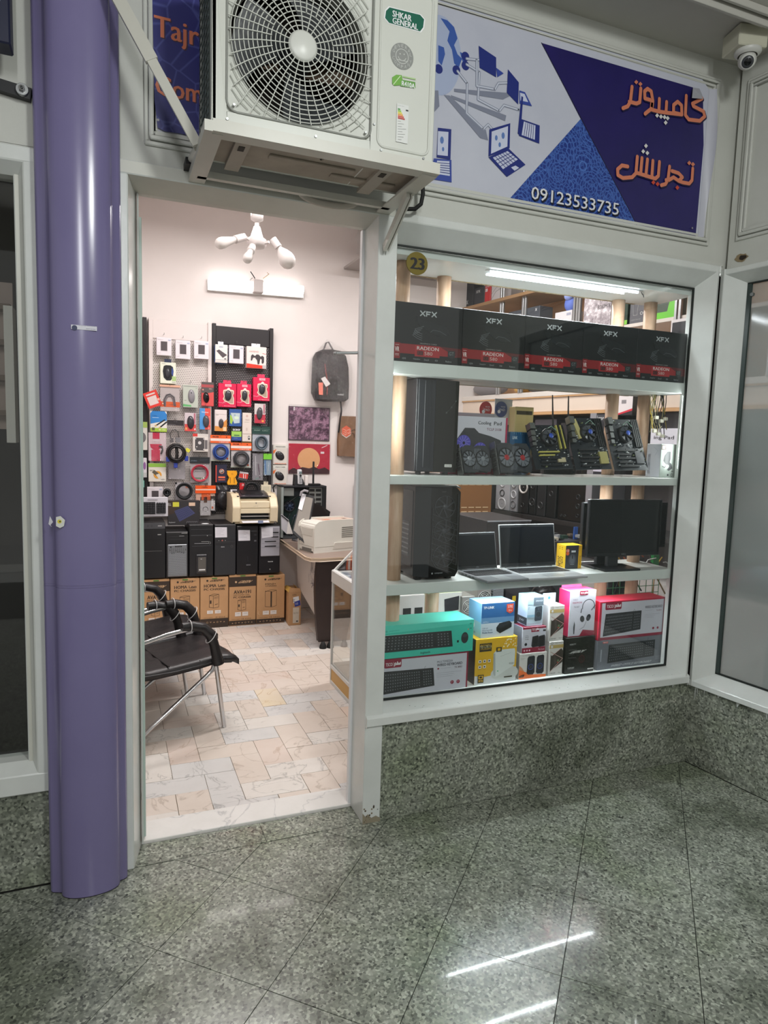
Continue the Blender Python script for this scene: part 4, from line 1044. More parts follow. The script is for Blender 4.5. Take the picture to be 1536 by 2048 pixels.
# tp-link style blue box
def bluebox(P):
    P.text('LINK', .12, .10, .35, .17, C('#cfe3ef'), .0006)
    for k in range(9): P.line([(.08+.1*k, .01), (.09+.1*k, .03+.02*(k % 3))], .001, C('#8fd0ea'))
    for k in range(3): P.line([(.1, .36+.04*k), (.6+.1*k, .36+.04*k)], .0008, C('#5fa2c4'))
    P.rect(0, .62, 1, 1, C('#a7b6cf')); P.rect(.84, .80, 1, 1, C('#d8884e'))
X0, X1, Z0, Z1 = pxc((1016, 950), (1063, 865), 2.62)
carton('router_box', 'dark-blue router box behind the left motherboard, next to the cooling pad box', 'box', X0, X1, 2.62, 2.68, 1.3655, Z1, C('#1d5a86', .4), C('#184a70', .4), None, None, bluebox)

# --- graphics cards on clear stands
def gpu(BL, BR, TL, TR, label, hub, scale=1.0, group=None):
    a = at(*BL, 2.475); b = at(*BR, 2.50); a.z = 1.382; b.z = 1.382
    d = (b-a); L_ = d.length; d.normalize(); nrm = Vector((d.y, -d.x, 0)); up = Vector((-.10, .30, 1)); up = (up-d*up.dot(d)).normalized(); nrm = up.cross(d).normalized()
    if nrm.y > 0: nrm = -nrm
    H = .118*scale; Mg = Matrix(((d.x, -nrm.x, up.x, a.x), (d.y, -nrm.y, up.y, a.y), (d.z, -nrm.z, up.z, a.z), (0, 0, 0, 1)))   # x along, y back, z up
    t = thing('graphics_card', label, 'graphics card', a, 0, group)
    m = MB(Mg); sh = [(.01, 0), (L_*.52, 0), (L_*.56, .008), (L_*.94, .0), (L_, .02), (L_, H*.82), (L_*.93, H), (L_*.60, H), (L_*.52, H*.94), (L_*.42, H), (.03, H), (.01, H*.85)]
    m.prism([(x, 0, z) for x, z in sh], (0, .022, 0), C('#3a3d43', .3)); m.build('shroud', t, .002)
    m = MB(Mg); m.box(.004, L_-.006, .022, .030, .004, H*.96, C('#12221a', .5)); m.build('circuit_board', t)
    m = MB(Mg); m.box(-.004, -.001, -.004, .034, -.012, H*1.05, STEEL); 
    for k in range(5): m.box(-.008, -.004, .002, .026, .01+.02*k, .022+.02*k, BLK)
    m.build('slot_bracket', t)
    for fx in (.27, .74):
        c = Vector((L_*fx, 0, H*.50)); r = min(H*.44, L_*.22)
        m = MB(Mg); m.lathe(c+Vector((0, .002, 0)), (0, -1, 0), [(r+.003, 0), (r+.003, .004), (r-.001, .004), (r-.001, .001)], C('#1a1b1e', .3), 24); m.build('fan_ring', t)
        m = MB(Mg); m.lathe(c+Vector((0, 0, 0)), (0, -1, 0), [(r*.30, 0), (r*.30, .006), (r*.24, .007), (0, .007)], hub if hub else C('#8b9096', .25), 18)
        for k in range(9):
            b0 = 2*pi*k/9; vs = []
            for rr_, db in ((r*.28, 0), (r*.95, .25), (r*.95, .75), (r*.28, .5)): vs.append((c.x+cos(b0+db)*rr_, -.002-.003*(db > .3), c.z+sin(b0+db)*rr_))
            m.add(vs, [(0, 1, 2, 3)], C('#70757d', .3))
        m.build('fan', t)
    m = MB(Mg)
    for k in range(6): x = L_*.36+k*.006; m.bar((x, -.0005, .01), (x+L_*.16, -.0005, H-.012), .0012, .0018, C('#7a7f87', .3))
    m.build('shroud_ridges', t)
    s = thing('clear_stand', 'clear acrylic stand holding the ' + ('left' if BL[0] < 950 else 'right') + ' graphics card', 'stand', a+Vector((.05, .02, -.016)), 0, 'clear acrylic stands')
    for fx in (.22, .85):
        m = MB(Mg); pts = [(L_*fx, -.018, -.014), (L_*fx, .04, -.014), (L_*fx, .045, -.002), (L_*fx, .0, -.004), (L_*fx, -.010, .010), (L_*fx, -.016, .008)]; m.prism(pts, (.004, 0, 0), CLEAR); m.build('side_cheek', s)
    m = MB(Mg); m.box(L_*.22, L_*.85, .01, .02, -.014, -.010, CLEAR); m.build('cross_bar', s)
    return t
gpu((926, 945), (984, 936), (915, 902), (975, 900), 'small dual-fan graphics card with silver hub, leftmost on the second window shelf', None, .95)
gpu((998, 948), (1066, 940), (985, 893), (1060, 898), 'dual-fan graphics card with red fan hubs, beside the small graphics card', C('#a8272c', .35), 1.08)

# --- motherboards leaning on clear stands
def mobo(BL, BR, TL, TR, label, style):
    pts = [at(*BL, 2.487), at(*BR, 2.492), at(*TR, 2.575), at(*TL, 2.575)]
    o_ = pts[0]; ex = (pts[1]-pts[0]); ez = (pts[3]-pts[0]); W_ = ex.length; H_ = ez.length; ex.normalize(); ez = (ez-ex*ez.dot(ex)*.55).normalized(); ny = ez.cross(ex).normalized()
    if ny.y < 0: ny = -ny
    Mb = Matrix(((ex.x*W_, ny.x, ez.x*H_, o_.x), (ex.y*W_, ny.y, ez.y*H_, o_.y), (ex.z*W_, ny.z, ez.z*H_, o_.z), (0, 0, 0, 1)))   # x,z in 0..1, y metres
    t = thing('motherboard', label, 'motherboard', o_, 0, None)
    m = MB(Mb); m.box(0, 1, 0, .003, 0, 1, C('#1e242b', .35)); m.build('circuit_board', t)
    m = MB(Mb)
    for (x, z, w_, h_, d_) in ((.0, .86, .13, .13, .030), (.0, .72, .11, .11, .026), (.0, .60, .10, .10, .024), (.0, .50, .10, .07, .020)): m.box(x, x+w_, -d_, 0, z, z+h_, STEEL)
    m.build('port_blocks', t)
    m = MB(Mb); cc_ = C('#c9c06a', .45) if style == 0 else C('#1a1b1f', .5)
    for k in range(4): x = .76+.055*k; m.box(x, x+.035, -.010, 0, .44, .98, C('#c9bf62', .45) if (style == 0 and k % 2 == 0) else C('#181a1e', .5))
    m.build('memory_slots', t)
    m = MB(Mb)
    for k in range(5): z = .06+.075*k; m.box(.16, .16+(.55 if k % 2 == 0 else .40), -.009, 0, z, z+.028, C('#cfc566', .45) if (style == 0 and k >= 3) else C('#14161a', .5))
    m.build('expansion_slots', t)
    m = MB(Mb)
    if style == 1: m.prism([(x, -.012, z) for x, z in ((.14, .95), (.24, .97), (.36, .60), (.24, .58))], (0, .012, 0), C('#d3c889', .35)); m.box(.70, .92, -.010, 0, .10, .33, C('#b7ad6c', .4))
    elif style == 0: m.box(.62, .82, -.008, 0, .14, .24, C('#c9bd9c', .4)); m.box(.15, .36, -.008, 0, .63, .70, C('#2a2d31', .4))
    else: m.box(.16, .26, -.014, 0, .58, .92, C('#22252b', .4)); m.box(.66, .90, -.010, 0, .12, .34, C('#2b2e35', .35))
    m.build('heat_sink', t)
    m = MB(Mb); g = random.Random(style+3)
    for k in range(110):
        x, z = g.uniform(.13, .95), g.uniform(.03, .97); s = g.uniform(.008, .022); m.box(x, x+s*1.4, -g.uniform(.003, .010), 0, z, z+s, C(g.choice(['#a9adb2', '#4a4e54', '#c7cbd0', '#6d7782', '#23262c', '#e4e6e8', '#858f62', '#3c4148']), .4))
    m.build('chips_and_capacitors', t)
    # processor cooler
    cx, cz = .47, .68; c = Mb @ Vector((cx, -.012, cz)); m = MB(); nv = -ny; ux = ex; uz = nv.cross(ux).normalized()
    m.lathe(c, nv, [(.040, -.012), (.041, 0), (.041, .014), (.038, .016)], C('#1c1d21', .4), 24); m.lathe(c+nv*.010, nv, [(.0135, 0), (.0135, .012), (.011, .014), (0, .014)], C('#1d1e22', .35), 20)
    for k in range(7):
        b0 = 2*pi*k/7; vs = []
        for rr_, db, h_ in ((.012, 0, .012), (.037, .2, .016), (.037, .85, .008), (.012, .5, .006)): vs.append(c+nv*h_+ux*cos(b0+db)*rr_+uz*sin(b0+db)*rr_)
        m.add(vs, [(0, 1, 2, 3)], C('#4b4f56', .35))
    m.build('cooler_fan', t)
    m = MB(); m.lathe(c+nv*.0245, nv, [(.0115, 0), (.0115, .0012), (0, .0013)], C('#2f57c4', .35), 18); m.build('blue_hub_cap', t)
    m = MB(); w0 = Mb @ Vector((.45, -.02, .86)); w1 = Mb @ Vector((.60, -.02, .93)); w2_ = Mb @ Vector((.74, -.012, .84)); m.tube([c+uz*.03, w0, w1, w2_], .002, C('#8fb0a0', .5), 5); m.build('fan_wire', t)
    sd = thing('clear_stand', 'clear acrylic stand under the ' + ('first', 'second', 'third')[style] + ' motherboard from the left', 'stand', o_, 0, 'clear acrylic stands')
    for fx in (.10, .92):
        p = Mb @ Vector((fx, 0, 0)); p.z = 1.3655; m = MB(); m.prism([p+Vector(q) for q in ((0, -.025, 0), (0, .05, 0), (0, .055, .012), (0, -.004, .010), (0, -.014, .030), (0, -.024, .028))], (.004, 0, 0), CLEAR); m.build('side_cheek', sd)
    p = Mb @ Vector((.1, 0, 0)); q = Mb @ Vector((.92, 0, 0)); m = MB(); m.box(p.x, q.x, p.y-.012, p.y-.008, 1.3655, 1.380, CLEAR); m.build('front_lip', sd)
    return t
mobo((1072, 939), (1147, 937), (1052, 850), (1124, 847), 'motherboard with yellow slots and cooler, leftmost of the three motherboards', 0)
mobo((1152, 940), (1224, 938), (1129, 836), (1196, 838), 'middle motherboard with cream heat sinks and a blue fan hub', 1)
mobo((1230, 941), (1297, 940), (1204, 838), (1271, 840), 'rightmost black motherboard with a dark heat sink, by the wooden post', 2)
t = thing('antenna_router', 'black router with two upright antennas behind the motherboards', 'router', (1.85, 2.70, 1.366))
m = MB(); a = at(1085, 900, 2.70).x; b = at(1150, 900, 2.70).x; m.box(a, b, 2.675, 2.715, 1.3655, 1.41, BLKM); m.build('router_body', t, .006)
for q0, q1 in (((1107, 935), (1105, 790)), ((1135, 935), (1137, 792))):
    m = MB(); p, q = at(*q0, 2.70), at(*q1, 2.70); p.z = 1.40; m.cyl(p, q, .0075, .0028, BLK, 8); m.build('antenna', t)
# cables and phone holder box at the right end of the shelf
t = thing('cable_bundle', 'bundle of hanging power supply cables with white plugs at the right end of the window', 'cables', at(1315, 870, 2.57))
g = random.Random(5)
for k in range(16):
    m = MB(); x_ = g.uniform(1303, 1330); pts = [at(x_+g.uniform(-2, 2)+4*sin(j*.8+k), 781+j*g.uniform(10, 13.5), 2.57+g.uniform(-.01, .01)) for j in range(8)]
    m.tube(pts, .0020, C(g.choice(['#b9a13f', '#1b1b1b', '#8c8257', '#cfc6a8', '#222222', '#a58f36']), .5), 5); m.build('wire', t)
for q in ((1312, 835), (1322, 842), (1330, 838), (1308, 862), (1316, 868), (1324, 872)):
    m = MB(); c = at(*q, 2.56); m.box(c.x-.010, c.x+.010, 2.55, 2.565, c.z-.008, c.z+.008, C('#d8d4c4', .4)); m.build('plug', t, .002)
def holder(P):
    P.rect(.03, .03, .30, .17, C('#5b3f3a')); P.rect(.07, .05, .26, .15, C('#b7b9b4')); K = C('#333437')
    P.poly([(.25, .35), (.40, .22), (.60, .22), (.62, .45), (.55, .62), (.35, .60), (.20, .50)], K); P.poly([(.50, .50), (.72, .60), (.78, .72), (.55, .80), (.45, .76), (.58, .68)], K)
    P.line([(.15, .66), (.30, .70), (.35, .64)], .003, K); P.ell(.52, .92, .005, K); P.ringp(.76, .92, .006, .0016, K); P.rect(.72, .80, .84, .82, K)
X0, X1, Z0, Z1 = pxc((1318, 956), (1355, 889), 2.47)
def hs(P): P.text('MOBILE PHONE', .12, .30, .30, .92, C('#6d7280')); P.line([(.5, .1), (.8, .2), (.6, .35)], .0015, C('#aab0c0'))
carton('phone_holder_box', 'grey box with a phone holder picture at the right end of the second shelf', 'box', X0, min(X1, SX1-.004), 2.47, 2.56, 1.3655, Z1, C('#9aa39c', .4), C('#ccd2dc', .4), C('#b7bcb8'), None, holder, spr=hs)
def cp2(P): P.text('ing Pad', .1, .22, .62, .36, C('#3a3040'), .0005); P.text('CLP 310', .28, .48, .62, .57, C('#b06080'))
# --- gaming case with mesh front, third shelf
x0, x1, z0, z1 = at(832, 1170, 2.475).x, at(915, 1160, 2.475).x, .9305, 1.318
t = thing('gaming_case', 'black gaming computer case with angular see-through front on the third window shelf', 'computer case', ((x0+x1)/2, 2.6, z0))
m = MB(); m.box(x0, x1, 2.51, 2.715, z0+.014, z1, C('#141518', .3)); m.build('case_body', t, .002)
m = MB(); m.box(x0-.002, x0, 2.53, 2.70, z0+.05, z1-.02, C('#2a2c30', .05)); m.box(x0-.0025, x0-.002, 2.56, 2.69, z0+.09, z1-.15, C('#4c4e52', .25))
for k in range(7): m.box(x0-.0035, x0-.0025, 2.56, 2.69, z0+.10+.02*k, z0+.106+.02*k, C('#7d8084', .3))
m.build('glass_side_panel', t)
e = .055
m = MB(); v = [(x0, 2.51, z0+.014), (x0+e, 2.476, z0+.010), (x1-.01, 2.476, z0+.010), (x1, 2.49, z0+.03), (x1, 2.51, z0+.014)]
m.add([(x0, 2.51, z0+.014), (x0+e, 2.476, z0+.012), (x0+e, 2.476, z1-.004), (x0, 2.51, z1)], [(0, 1, 2, 3)], C('#26282c', .3))
m.prism([(x0+e, 2.476, z0+.012), (x1-.014, 2.476, z0+.012), (x1, 2.478, z0+.034), (x1, 2.478, z1-.022), (x1-.018, 2.476, z1-.004), (x0+e, 2.476, z1-.004)], (0, .034, 0), C('#0b0c0d', .1)); m.build('front_bezel', t)
m = MB()
fx = (x0+e+x1)/2-.004
for cz in (z0+.10, z0+.205, z0+.305):
    m.ring((fx, 2.4745, cz), (1, 0, 0), (0, 0, 1), .046, .0016, C('#33363b', .3), 24, 5)
    m.lathe((fx, 2.475, cz), (0, -1, 0), [(.012, 0), (.012, .002), (0, .003)], C('#3a3d42', .3), 14)
    for k in range(7): a = 2*pi*k/7; m.bar((fx+cos(a)*.012, 2.475, cz+sin(a)*.012), (fx+cos(a+.5)*.044, 2.475, cz+sin(a+.5)*.044), .001, .006, C('#2b2e33', .3))
m.build('front_fans', t)
m = MB()
for k in range(9): z = z0+.04+.024*k; m.bar((x0+e+.006, 2.4725, z+.045), (x1-.014, 2.4725, z), .0018, .0018, C('#3a3d42', .3))
for p_, q_ in (((x0+e+.008, z0+.30), (x0+e+.008, z0+.09)), ((x0+e+.008, z0+.09), (x0+e+.03, z0+.055)), ((x0+e+.03, z0+.055), (x1-.03, z0+.03)), ((x1-.012, z0+.06), (x1-.012, z1-.03))): m.bar((p_[0], 2.4725, p_[1]), (q_[0], 2.4725, q_[1]), .0022, .0022, C('#2e3136', .3))
m.build('front_ribs', t)
m = MB(); P = Print(m, (x0+e, 2.476, z1), (x1, 2.476, z1), (x0+e, 2.476, z0), .001); P.ell(.12, .925, .004, C('#8a8d90')); P.text('computer', .20, .915, .48, .935, C('#9a9da0')); P.text('model', .35, .045, .5, .055, C('#666')); m.build('front_print', t)
m = MB(); m.prism([(x0+.02, 2.50, z1), (x1-.02, 2.49, z1), (x1, 2.478, z1-.008), (x1, 2.52, z1)], (0, 0, .006), C('#8c928f', .3)); m.build('top_trim', t)
for a in (x0+.02, x1-.03):
    for b in (2.50, 2.68): m = MB(); m.box(a-.012, a+.012, b, b+.025, z0, z0+.0145, RUB); m.build('foot', t)

# --- laptops
def laptop(hl, hr, fr, fl, tl, tr, label, metal, ztop=.0):
    z = .9305; h = .013
    q = [atz(*p, z+h) for p in (hl, hr, fr, fl)]
    o_ = q[0]; ex = q[1]-q[0]; W_ = ex.length; ex.normalize(); ey = (q[3]-q[0]); D_ = min(ey.length, .24); ey = (ey-ex*ey.dot(ex)).normalized()   # toward the viewer
    Ml = Matrix(((ex.x, ey.x, 0, o_.x), (ex.y, ey.y, 0, o_.y), (0, 0, 1, z), (0, 0, 0, 1)))
    D_ = (q[3]-q[0]).dot(ey)
    t = thing('laptop', label, 'laptop', Ml @ Vector((W_/2, D_/2, 0)))
    m = MB(Ml); m.box(0, W_, 0, D_, .002, h, metal); m.build('base', t, .003)
    m = MB(Ml); m.box(W_*.05, W_*.95, D_*.10, D_*.56, h, h+.0006, C('#2b2d31', .5)); 
    kw = W_*.88/15
    for r_ in range(5):
        for c_ in range(15):
            x = W_*.06+c_*kw; y = D_*.12+r_*D_*.086; m.box(x+.001, x+kw-.001, y+.001, y+D_*.072, h+.0006, h+.0024, C('#1b1c20', .45))
    m.build('keyboard_deck', t)
    m = MB(Ml); m.box(W_*.34, W_*.64, D_*.62, D_*.92, h, h+.0006, C('#8d9294', .3)); m.build('touchpad', t)
    tlp = at(*tl, o_.y+.035); hl_ = Ml @ Vector((0, 0, h)); uz = (tlp-hl_); uz = (uz-ex*uz.dot(ex)); Hh = uz.length; uz.normalize(); nn = ex.cross(uz).normalized()
    if nn.y < 0: nn = -nn
    Ms2 = Matrix(((ex.x, nn.x, uz.x, hl_.x), (ex.y, nn.y, uz.y, hl_.y), (ex.z, nn.z, uz.z, hl_.z), (0, 0, 0, 1)))
    m = MB(Ms2); m.box(0, W_, 0, .006, 0, Hh, metal); m.build('lid', t, .002)
    m = MB(Ms2); m.box(.004, W_-.004, -.001, .001, .004, Hh-.004, C('#1e2024', .35)); m.box(.007, W_-.007, -.0016, -.001, Hh*.10, Hh*.93, C('#0d1016', .08)); m.build('screen', t)
    m = MB(Ms2); P = Print(m, (0, -.0016, Hh), (W_, -.0016, Hh), (0, -.0016, 0)); P.text('DELL', .46, .925, .53, .955, C('#9a9ea2')); P.rect(.42, .02, .56, .045, BLK); P.ell(.49, .033, .001, C('#777')); m.build('bezel_print', t)
    m = MB(Ml); m.cyl((W_*.08, 0, h), (W_*.92, 0, h), .004, .004, BLK, 8); m.build('hinge', t)
    m = MB(Ml)
    for k in range(4): m.box(-.0006, .0006, D_*(.15+.12*k), D_*(.22+.12*k), .005, .010, BLK)
    m.build('side_ports', t)
    return t
laptop((915, 1141), (995, 1136), (1042, 1158), (938, 1165), (917, 1066), (992, 1063), 'smaller open laptop with dark screen, next to the gaming case', C('#777b7e', .4, .15))
laptop((1001, 1136), (1112, 1131), (1169, 1151), (1062, 1157), (997, 1049), (1110, 1046), 'larger open silver laptop in the middle of the third window shelf', C('#a2a6a8', .38, .15))
# mouse carton, yellow
def m205(P):
    P.rect(0, 0, .78, 1, C('#31333a', .4)); P.ell(.42, .60, .026, C('#4a4d55', .35), ru=.021); P.ell(.42, .60, .020, C('#5c6068', .3), ru=.014); P.ell(.42, .50, .009, C('#24262b'), ru=.003)
    P.ell(.12, .22, .009, C('#cf5a2a')); P.ell(.12, .34, .009, C('#cf5a2a')); P.text('12', .05, .18, .19, .26, WHT); P.rect(.34, .22, .60, .30, C('#d3d8dc')); P.text('Wireless', .30, .80, .55, .83, C('#c0c4c8')); P.text('WIRELESS', .84, .45, .92, .85, C('#6b5a20'))
    P.text('M205', .42, .90, .42, .90, BLK)
def m205s(P):
    k = P.nx()
    vs, fs = glyphs('M205'); P.mb.add([P.P(.75-y*.55, .93-x*.42, k) for x, y in vs], fs, BLK); P.text('::', .3, .1, .7, .2, BLK)
X0, X1, Z0, Z1 = pxc((1129, 1146), (1165, 1090), 2.56)
carton('mouse_box', 'small yellow and black wireless mouse box between the big laptop and the monitor', 'box', X0, X1, 2.56, 2.63, .9305, Z1, C('#e0ac1c', .4), C('#e6bd1e', .4), C('#e6bd1e', .4), None, m205, spr=m205s)
# --- monitors
def monitor(TL, TR, BL, BR, Y0, Y1, label, base, nk, gr, back=False):
    a = at(*BL, Y0); b = at(*BR, Y1); zt_ = at(*TL, Y0).z; zb_ = a.z; b.z = zb_
    ex = (b-a); W_ = ex.length; ex.normalize(); ny = Vector((-ex.y, ex.x, 0)); H_ = zt_-zb_
    Mm = Matrix(((ex.x, ny.x, 0, a.x), (ex.y, ny.y, 0, a.y), (0, 0, 1, zb_), (0, 0, 0, 1)))
    t = thing('monitor', label, 'monitor', Mm @ Vector((W_/2, .03, .9305-zb_)), 0, gr)
    m = MB(Mm); m.box(0, W_, 0, .02, 0, H_, C('#16171a', .35)); m.box(W_*.2, W_*.8, .02, .035, H_*.15, H_*.85, C('#1b1c1f', .45)); m.build('housing', t, .003)
    m = MB(Mm); m.box(.006, W_-.006, -.0012, 0, .016, H_-.006, C('#0a0c0e', .06)); m.build('screen', t)
    m = MB(Mm); P = Print(m, (0, -.0002, H_), (W_, -.0002, H_), (0, -.0002, 0)); P.text('DELL', .47, .955, .53, .975, C('#9a9ea2')); m.build('bezel_print', t)
    m = MB(Mm); c = W_*nk; m.box(c-.03, c+.03, .022, .045, .9305-zb_, H_*.5, C('#202226', .4)); m.build('neck', t, .003)
    m = MB(Mm); m.box(c-.10, c+.10, -.055, .085, .9305-zb_, .9305-zb_+.010, C('#1d1f22', .3)); m.build('foot_plate', t, .003)
    return t
monitor((1177, 999), (1324, 994), (1173, 1114), (1318, 1108), 2.515, 2.485, 'large black monitor at the right end of the third window shelf', None, .40, 'black monitors')
monitor((1164, 1005), (1336, 1000), (1162, 1100), (1330, 1100), 2.575, 2.555, 'second black monitor standing just behind the large one, edges showing', None, .28, 'black monitors')

# --- cartons on the window floor
ZF = .4595
TEAL = C('#3fc4ae', .4); TEAL2 = C('#59d6c2', .4); CRM = C('#8e1c3a', .4); TSW = C('#c9c9d4', .4); KEYB = C('#26272b', .45); KEYD = C('#3a3c41', .45)
def keys(P, quad, rows, cols, kb=KEYB, kc=KEYD, gap=.75, num=.76):
    a, b, c, d = quad   # TL TR BR BL
    P.poly([a, b, c, d], kb)
    def q(u, v): return (a[0]*(1-u)*(1-v)+b[0]*u*(1-v)+c[0]*u*v+d[0]*(1-u)*v, a[1]*(1-u)*(1-v)+b[1]*u*(1-v)+c[1]*u*v+d[1]*(1-u)*v)
    k = P.nx(); vs = []; fs = []
    for r_ in range(rows):
        for c_ in range(cols):
            u = .03+.94*c_/cols; v = .10+.84*r_/rows; du = .94/cols*gap; dv = .84/rows*gap; n = len(vs)
            if abs(u+du/2-num) < .5/cols: continue
            if r_ == rows-1 and .25 < u < .55: continue
            vs += [P.P(*q(u, v), k), P.P(*q(u+du, v), k), P.P(*q(u+du, v+dv), k), P.P(*q(u, v+dv), k)]; fs.append((n, n+1, n+2, n+3))
    P.mb.add(vs, fs, kc)
    k = P.nx(); vs = []; fs = []
    for r_ in range(rows):
        for c_ in range(cols):
            u = .03+.94*(c_+.22)/cols; v = .10+.84*(r_+.25)/rows; n = len(vs)
            if abs(u-num) < .5/cols: continue
            vs += [P.P(*q(u, v), k), P.P(*q(u+.25/cols, v), k), P.P(*q(u+.25/cols, v+.22/rows), k), P.P(*q(u, v+.22/rows), k)]; fs.append((n, n+1, n+2, n+3))
    P.mb.add(vs, fs, C('#8d9095'))
def tsco(P, u0, v0, u1, v1, tab=True):
    if tab: P.poly([(u0, v0), (u1, v0), (u1, v1-.02), (u1-.012, v1), (u0+.012, v1), (u0, v1-.02)], CRM)
    mx = u0+(u1-u0)*.52; w_ = (v1-v0)*P.h*.11
    P.text('TSCO', u0+(u1-u0)*.08, v0+(v1-v0)*.32, mx-(u1-u0)*.05, v0+(v1-v0)*.74, WHT, .0004); P.rect(mx, v0+(v1-v0)*.25, mx+.002, v0+(v1-v0)*.8, WHT)
    e_ = lambda x, y: (mx+(u1-mx)*x, v0+(v1-v0)*y)
    P.line([e_(.85, .35), e_(.85, .62), e_(.62, .62), e_(.30, .62)], w_, WHT); P.line([e_(.72, .45), e_(.72, .62)], w_, WHT); P.line([e_(.60, .42), e_(.60, .62)], w_, WHT); P.line([e_(.50, .25), e_(.48, .62)], w_, WHT); P.ringp(*e_(.25, .52), (v1-v0)*P.h*.12, w_, WHT, 10); P.line([e_(.20, .62), e_(.12, .80)], w_, WHT)
def mmkb(P):
    P.rect(0, 0, 1, .05, CRM); P.rect(.982, 0, 1, 1, CRM); P.rect(0, .05, .982, 1, TSW)
    tsco(P, .06, .05, .245, .25); keys(P, ((-.0, .33), (.60, .36), (.62, .84), (-.0, .93)), 6, 22)
    P.text('MULTIMEDIA', .64, .19, .82, .25, C('#6b6b75')); P.text('WIRED KEYBOARD', .64, .27, .93, .34, C('#3a3a44'), .0006); P.text('TK 8003', .84, .38, .93, .43, C('#5a3a48')); P.ell(.655, .40, .004, CRM); P.line([(.68, .40), (.80, .40)], .0008, C('#99a'))
    for k in range(3): P.line([(.64, .52+.05*k), (.64+(.28, .20, .18)[k], .52+.05*k)], .0010, C('#9a9aa6'))
    for u in (.82, .89): P.ell(u, .80, .008, CRM); P.text('P', u-.006, .77, u+.006, .83, C('#d8b8c4'))
    P.line([(.50, .36), (.505, .30), (.515, .29)], .001, KEYB)
X1 = at(933, 1372, 2.462).x; ZA = at(933, 1301, 2.462).z
carton('keyboard_box', 'white and crimson multimedia keyboard box on the window floor, under the teal box', 'box', .992, X1, 2.458, 2.60, ZF, ZA, TSW, CRM, CRM, 'keyboard boxes in the window', mmkb)
def logi(P):
    P.poly([(0, 0), (1, 0), (1, .12), (0, .24)], TEAL2)
    keys(P, ((.035, .28), (.755, .30), (.775, .80), (.02, .80)), 5, 20, C('#25282c', .45), C('#33373c', .45)); P.rect(.06, .275, .5, .29, C('#9fe8dc'))
    P.ell(.905, .56, .024, C('#2c2f34', .35), ru=.017, n=24); P.ell(.905, .49, .008, C('#3d4147'), ru=.012); P.rect(.82, .62, .84, .69, BLK); P.text('logitech', .43, .875, .53, .955, C('#123c3a'), .0004)
    P.text('MK235', .03, .14, .08, .19, C('#15625a')); P.line([(.1, .16), (.20, .15)], .001, C('#1e8578')); P.ell(.94, .30, .003, C('#e08a70')); P.text('::', .955, .10, .975, .30, C('#15625a'))
X1t = at(944, 1300, 2.455).x; ZB = at(944, 1238, 2.455).z
carton('keyboard_box', 'teal keyboard and mouse set box lying on the white keyboard box', 'box', .988, X1t, 2.450, 2.60, ZA+.001, ZB, TEAL, TEAL2, TEAL2, 'keyboard boxes in the window', logi)
YEL = C('#dcae22', .4)
def mtn(P):
    P.poly([(0, .80), (.25, .84), (.62, .80), (1, .68), (1, 1), (0, 1)], C('#d3d6d9', .4))
    P.rect(.09, .10, .38, .28, C('#2e2a1c')); P.text('IRANCELL', .11, .12, .36, .15, YEL); P.text('TD LTE S1', .10, .15, .37, .20, C('#f0e6b0')); P.text('MODEM', .12, .21, .35, .24, YEL)
    P.ell(.72, .80, .034, C('#c9cdc9', .35), ru=.070, n=30); P.poly([(.43, .34), (.50, .27), (.94, .27), (.96, .34), (.95, .64), (.52, .86), (.47, .84), (.44, .78)], C('#d7dcd9', .35)); P.poly([(.43, .34), (.47, .34), (.50, .84), (.47, .84), (.44, .78)], C('#aeb4b2')); P.text('MODEM', .82, .58, .93, .62, C('#2a2d33')); P.ell(.55, .74, .003, C('#39a06a')); P.line([(.6, .42), (.85, .36)], .0015, C('#b5bbb8'))
    for r_, n_ in ((.46, 3), (.58, 2)):
        for k in range(n_): P.rect(.08+.11*k, r_, .145+.11*k, r_+.06, WHT); P.rect(.095+.11*k, r_+.015, .13+.11*k, r_+.045, BLK); P.line([(.08+.11*k, r_+.085), (.145+.11*k, r_+.085)], .0008, C('#6b5a18'))
    P.rect(.49, .21, .62, .31, C('#28261e')); P.rect(.52, .23, .59, .29, YEL)
    for k in range(26): P.ell(.66+R.random()*.32, .02+R.random()*.20, R.uniform(.002, .0055), C('#f3eccb'), ru=R.uniform(.0015, .004), n=8, a=.6)
    P.rect(.07, .78, .21, .96, C('#2c2a20')); P.rect(.085, .80, .195, .87, YEL); P.ell(.14, .835, .004, BLK, ru=.007); P.text('MTN', .09, .89, .19, .94, YEL, .0004); P.rect(.70, .87, .90, .90, C('#3a3420'))
X0, X1, Z0, Z1 = pxc((947, 1368), (1034, 1271), 2.475)
carton('modem_box', 'yellow and white modem box on the window floor', 'box', X0, X1, 2.470, 2.60, ZF, Z1, YEL, C('#2b2620', .4), YEL, None, mtn)
def tpl(P):
    P.rect(0, 0, 1, .42, C('#2a5f96', .4)); P.rect(0, .42, 1, .58, C('#5f8ab4')); P.rect(0, .58, 1, 1, C('#c6d1dc')); P.text('TP-LINK', .05, .09, .37, .16, WHT, .0008)
    P.poly([(.46, .72), (.55, .60), (.85, .55), (.93, .62), (.93, .74), (.58, .90), (.47, .82)], C('#17191c', .3)); P.poly([(.46, .72), (.55, .60), (.85, .55), (.93, .62), (.60, .74)], C('#2a2d31', .3))
    P.poly([(.75, .06), (.96, .05), (.96, .28), (.86, .34), (.75, .27)], C('#cf4a33')); P.text('3.75G', .79, .10, .93, .17, WHT); P.text('20 hr', .81, .22, .91, .27, WHT)
    P.text('USB 2.0', .04, .70, .20, .74, C('#22406a')); P.text('Ethernet/USB', .04, .76, .34, .80, C('#22406a')); P.text('Modem Router', .04, .82, .36, .87, C('#22406a'), .0004)
    P.text('150Mbps', .05, .52, .22, .56, C('#dbe8f4'))
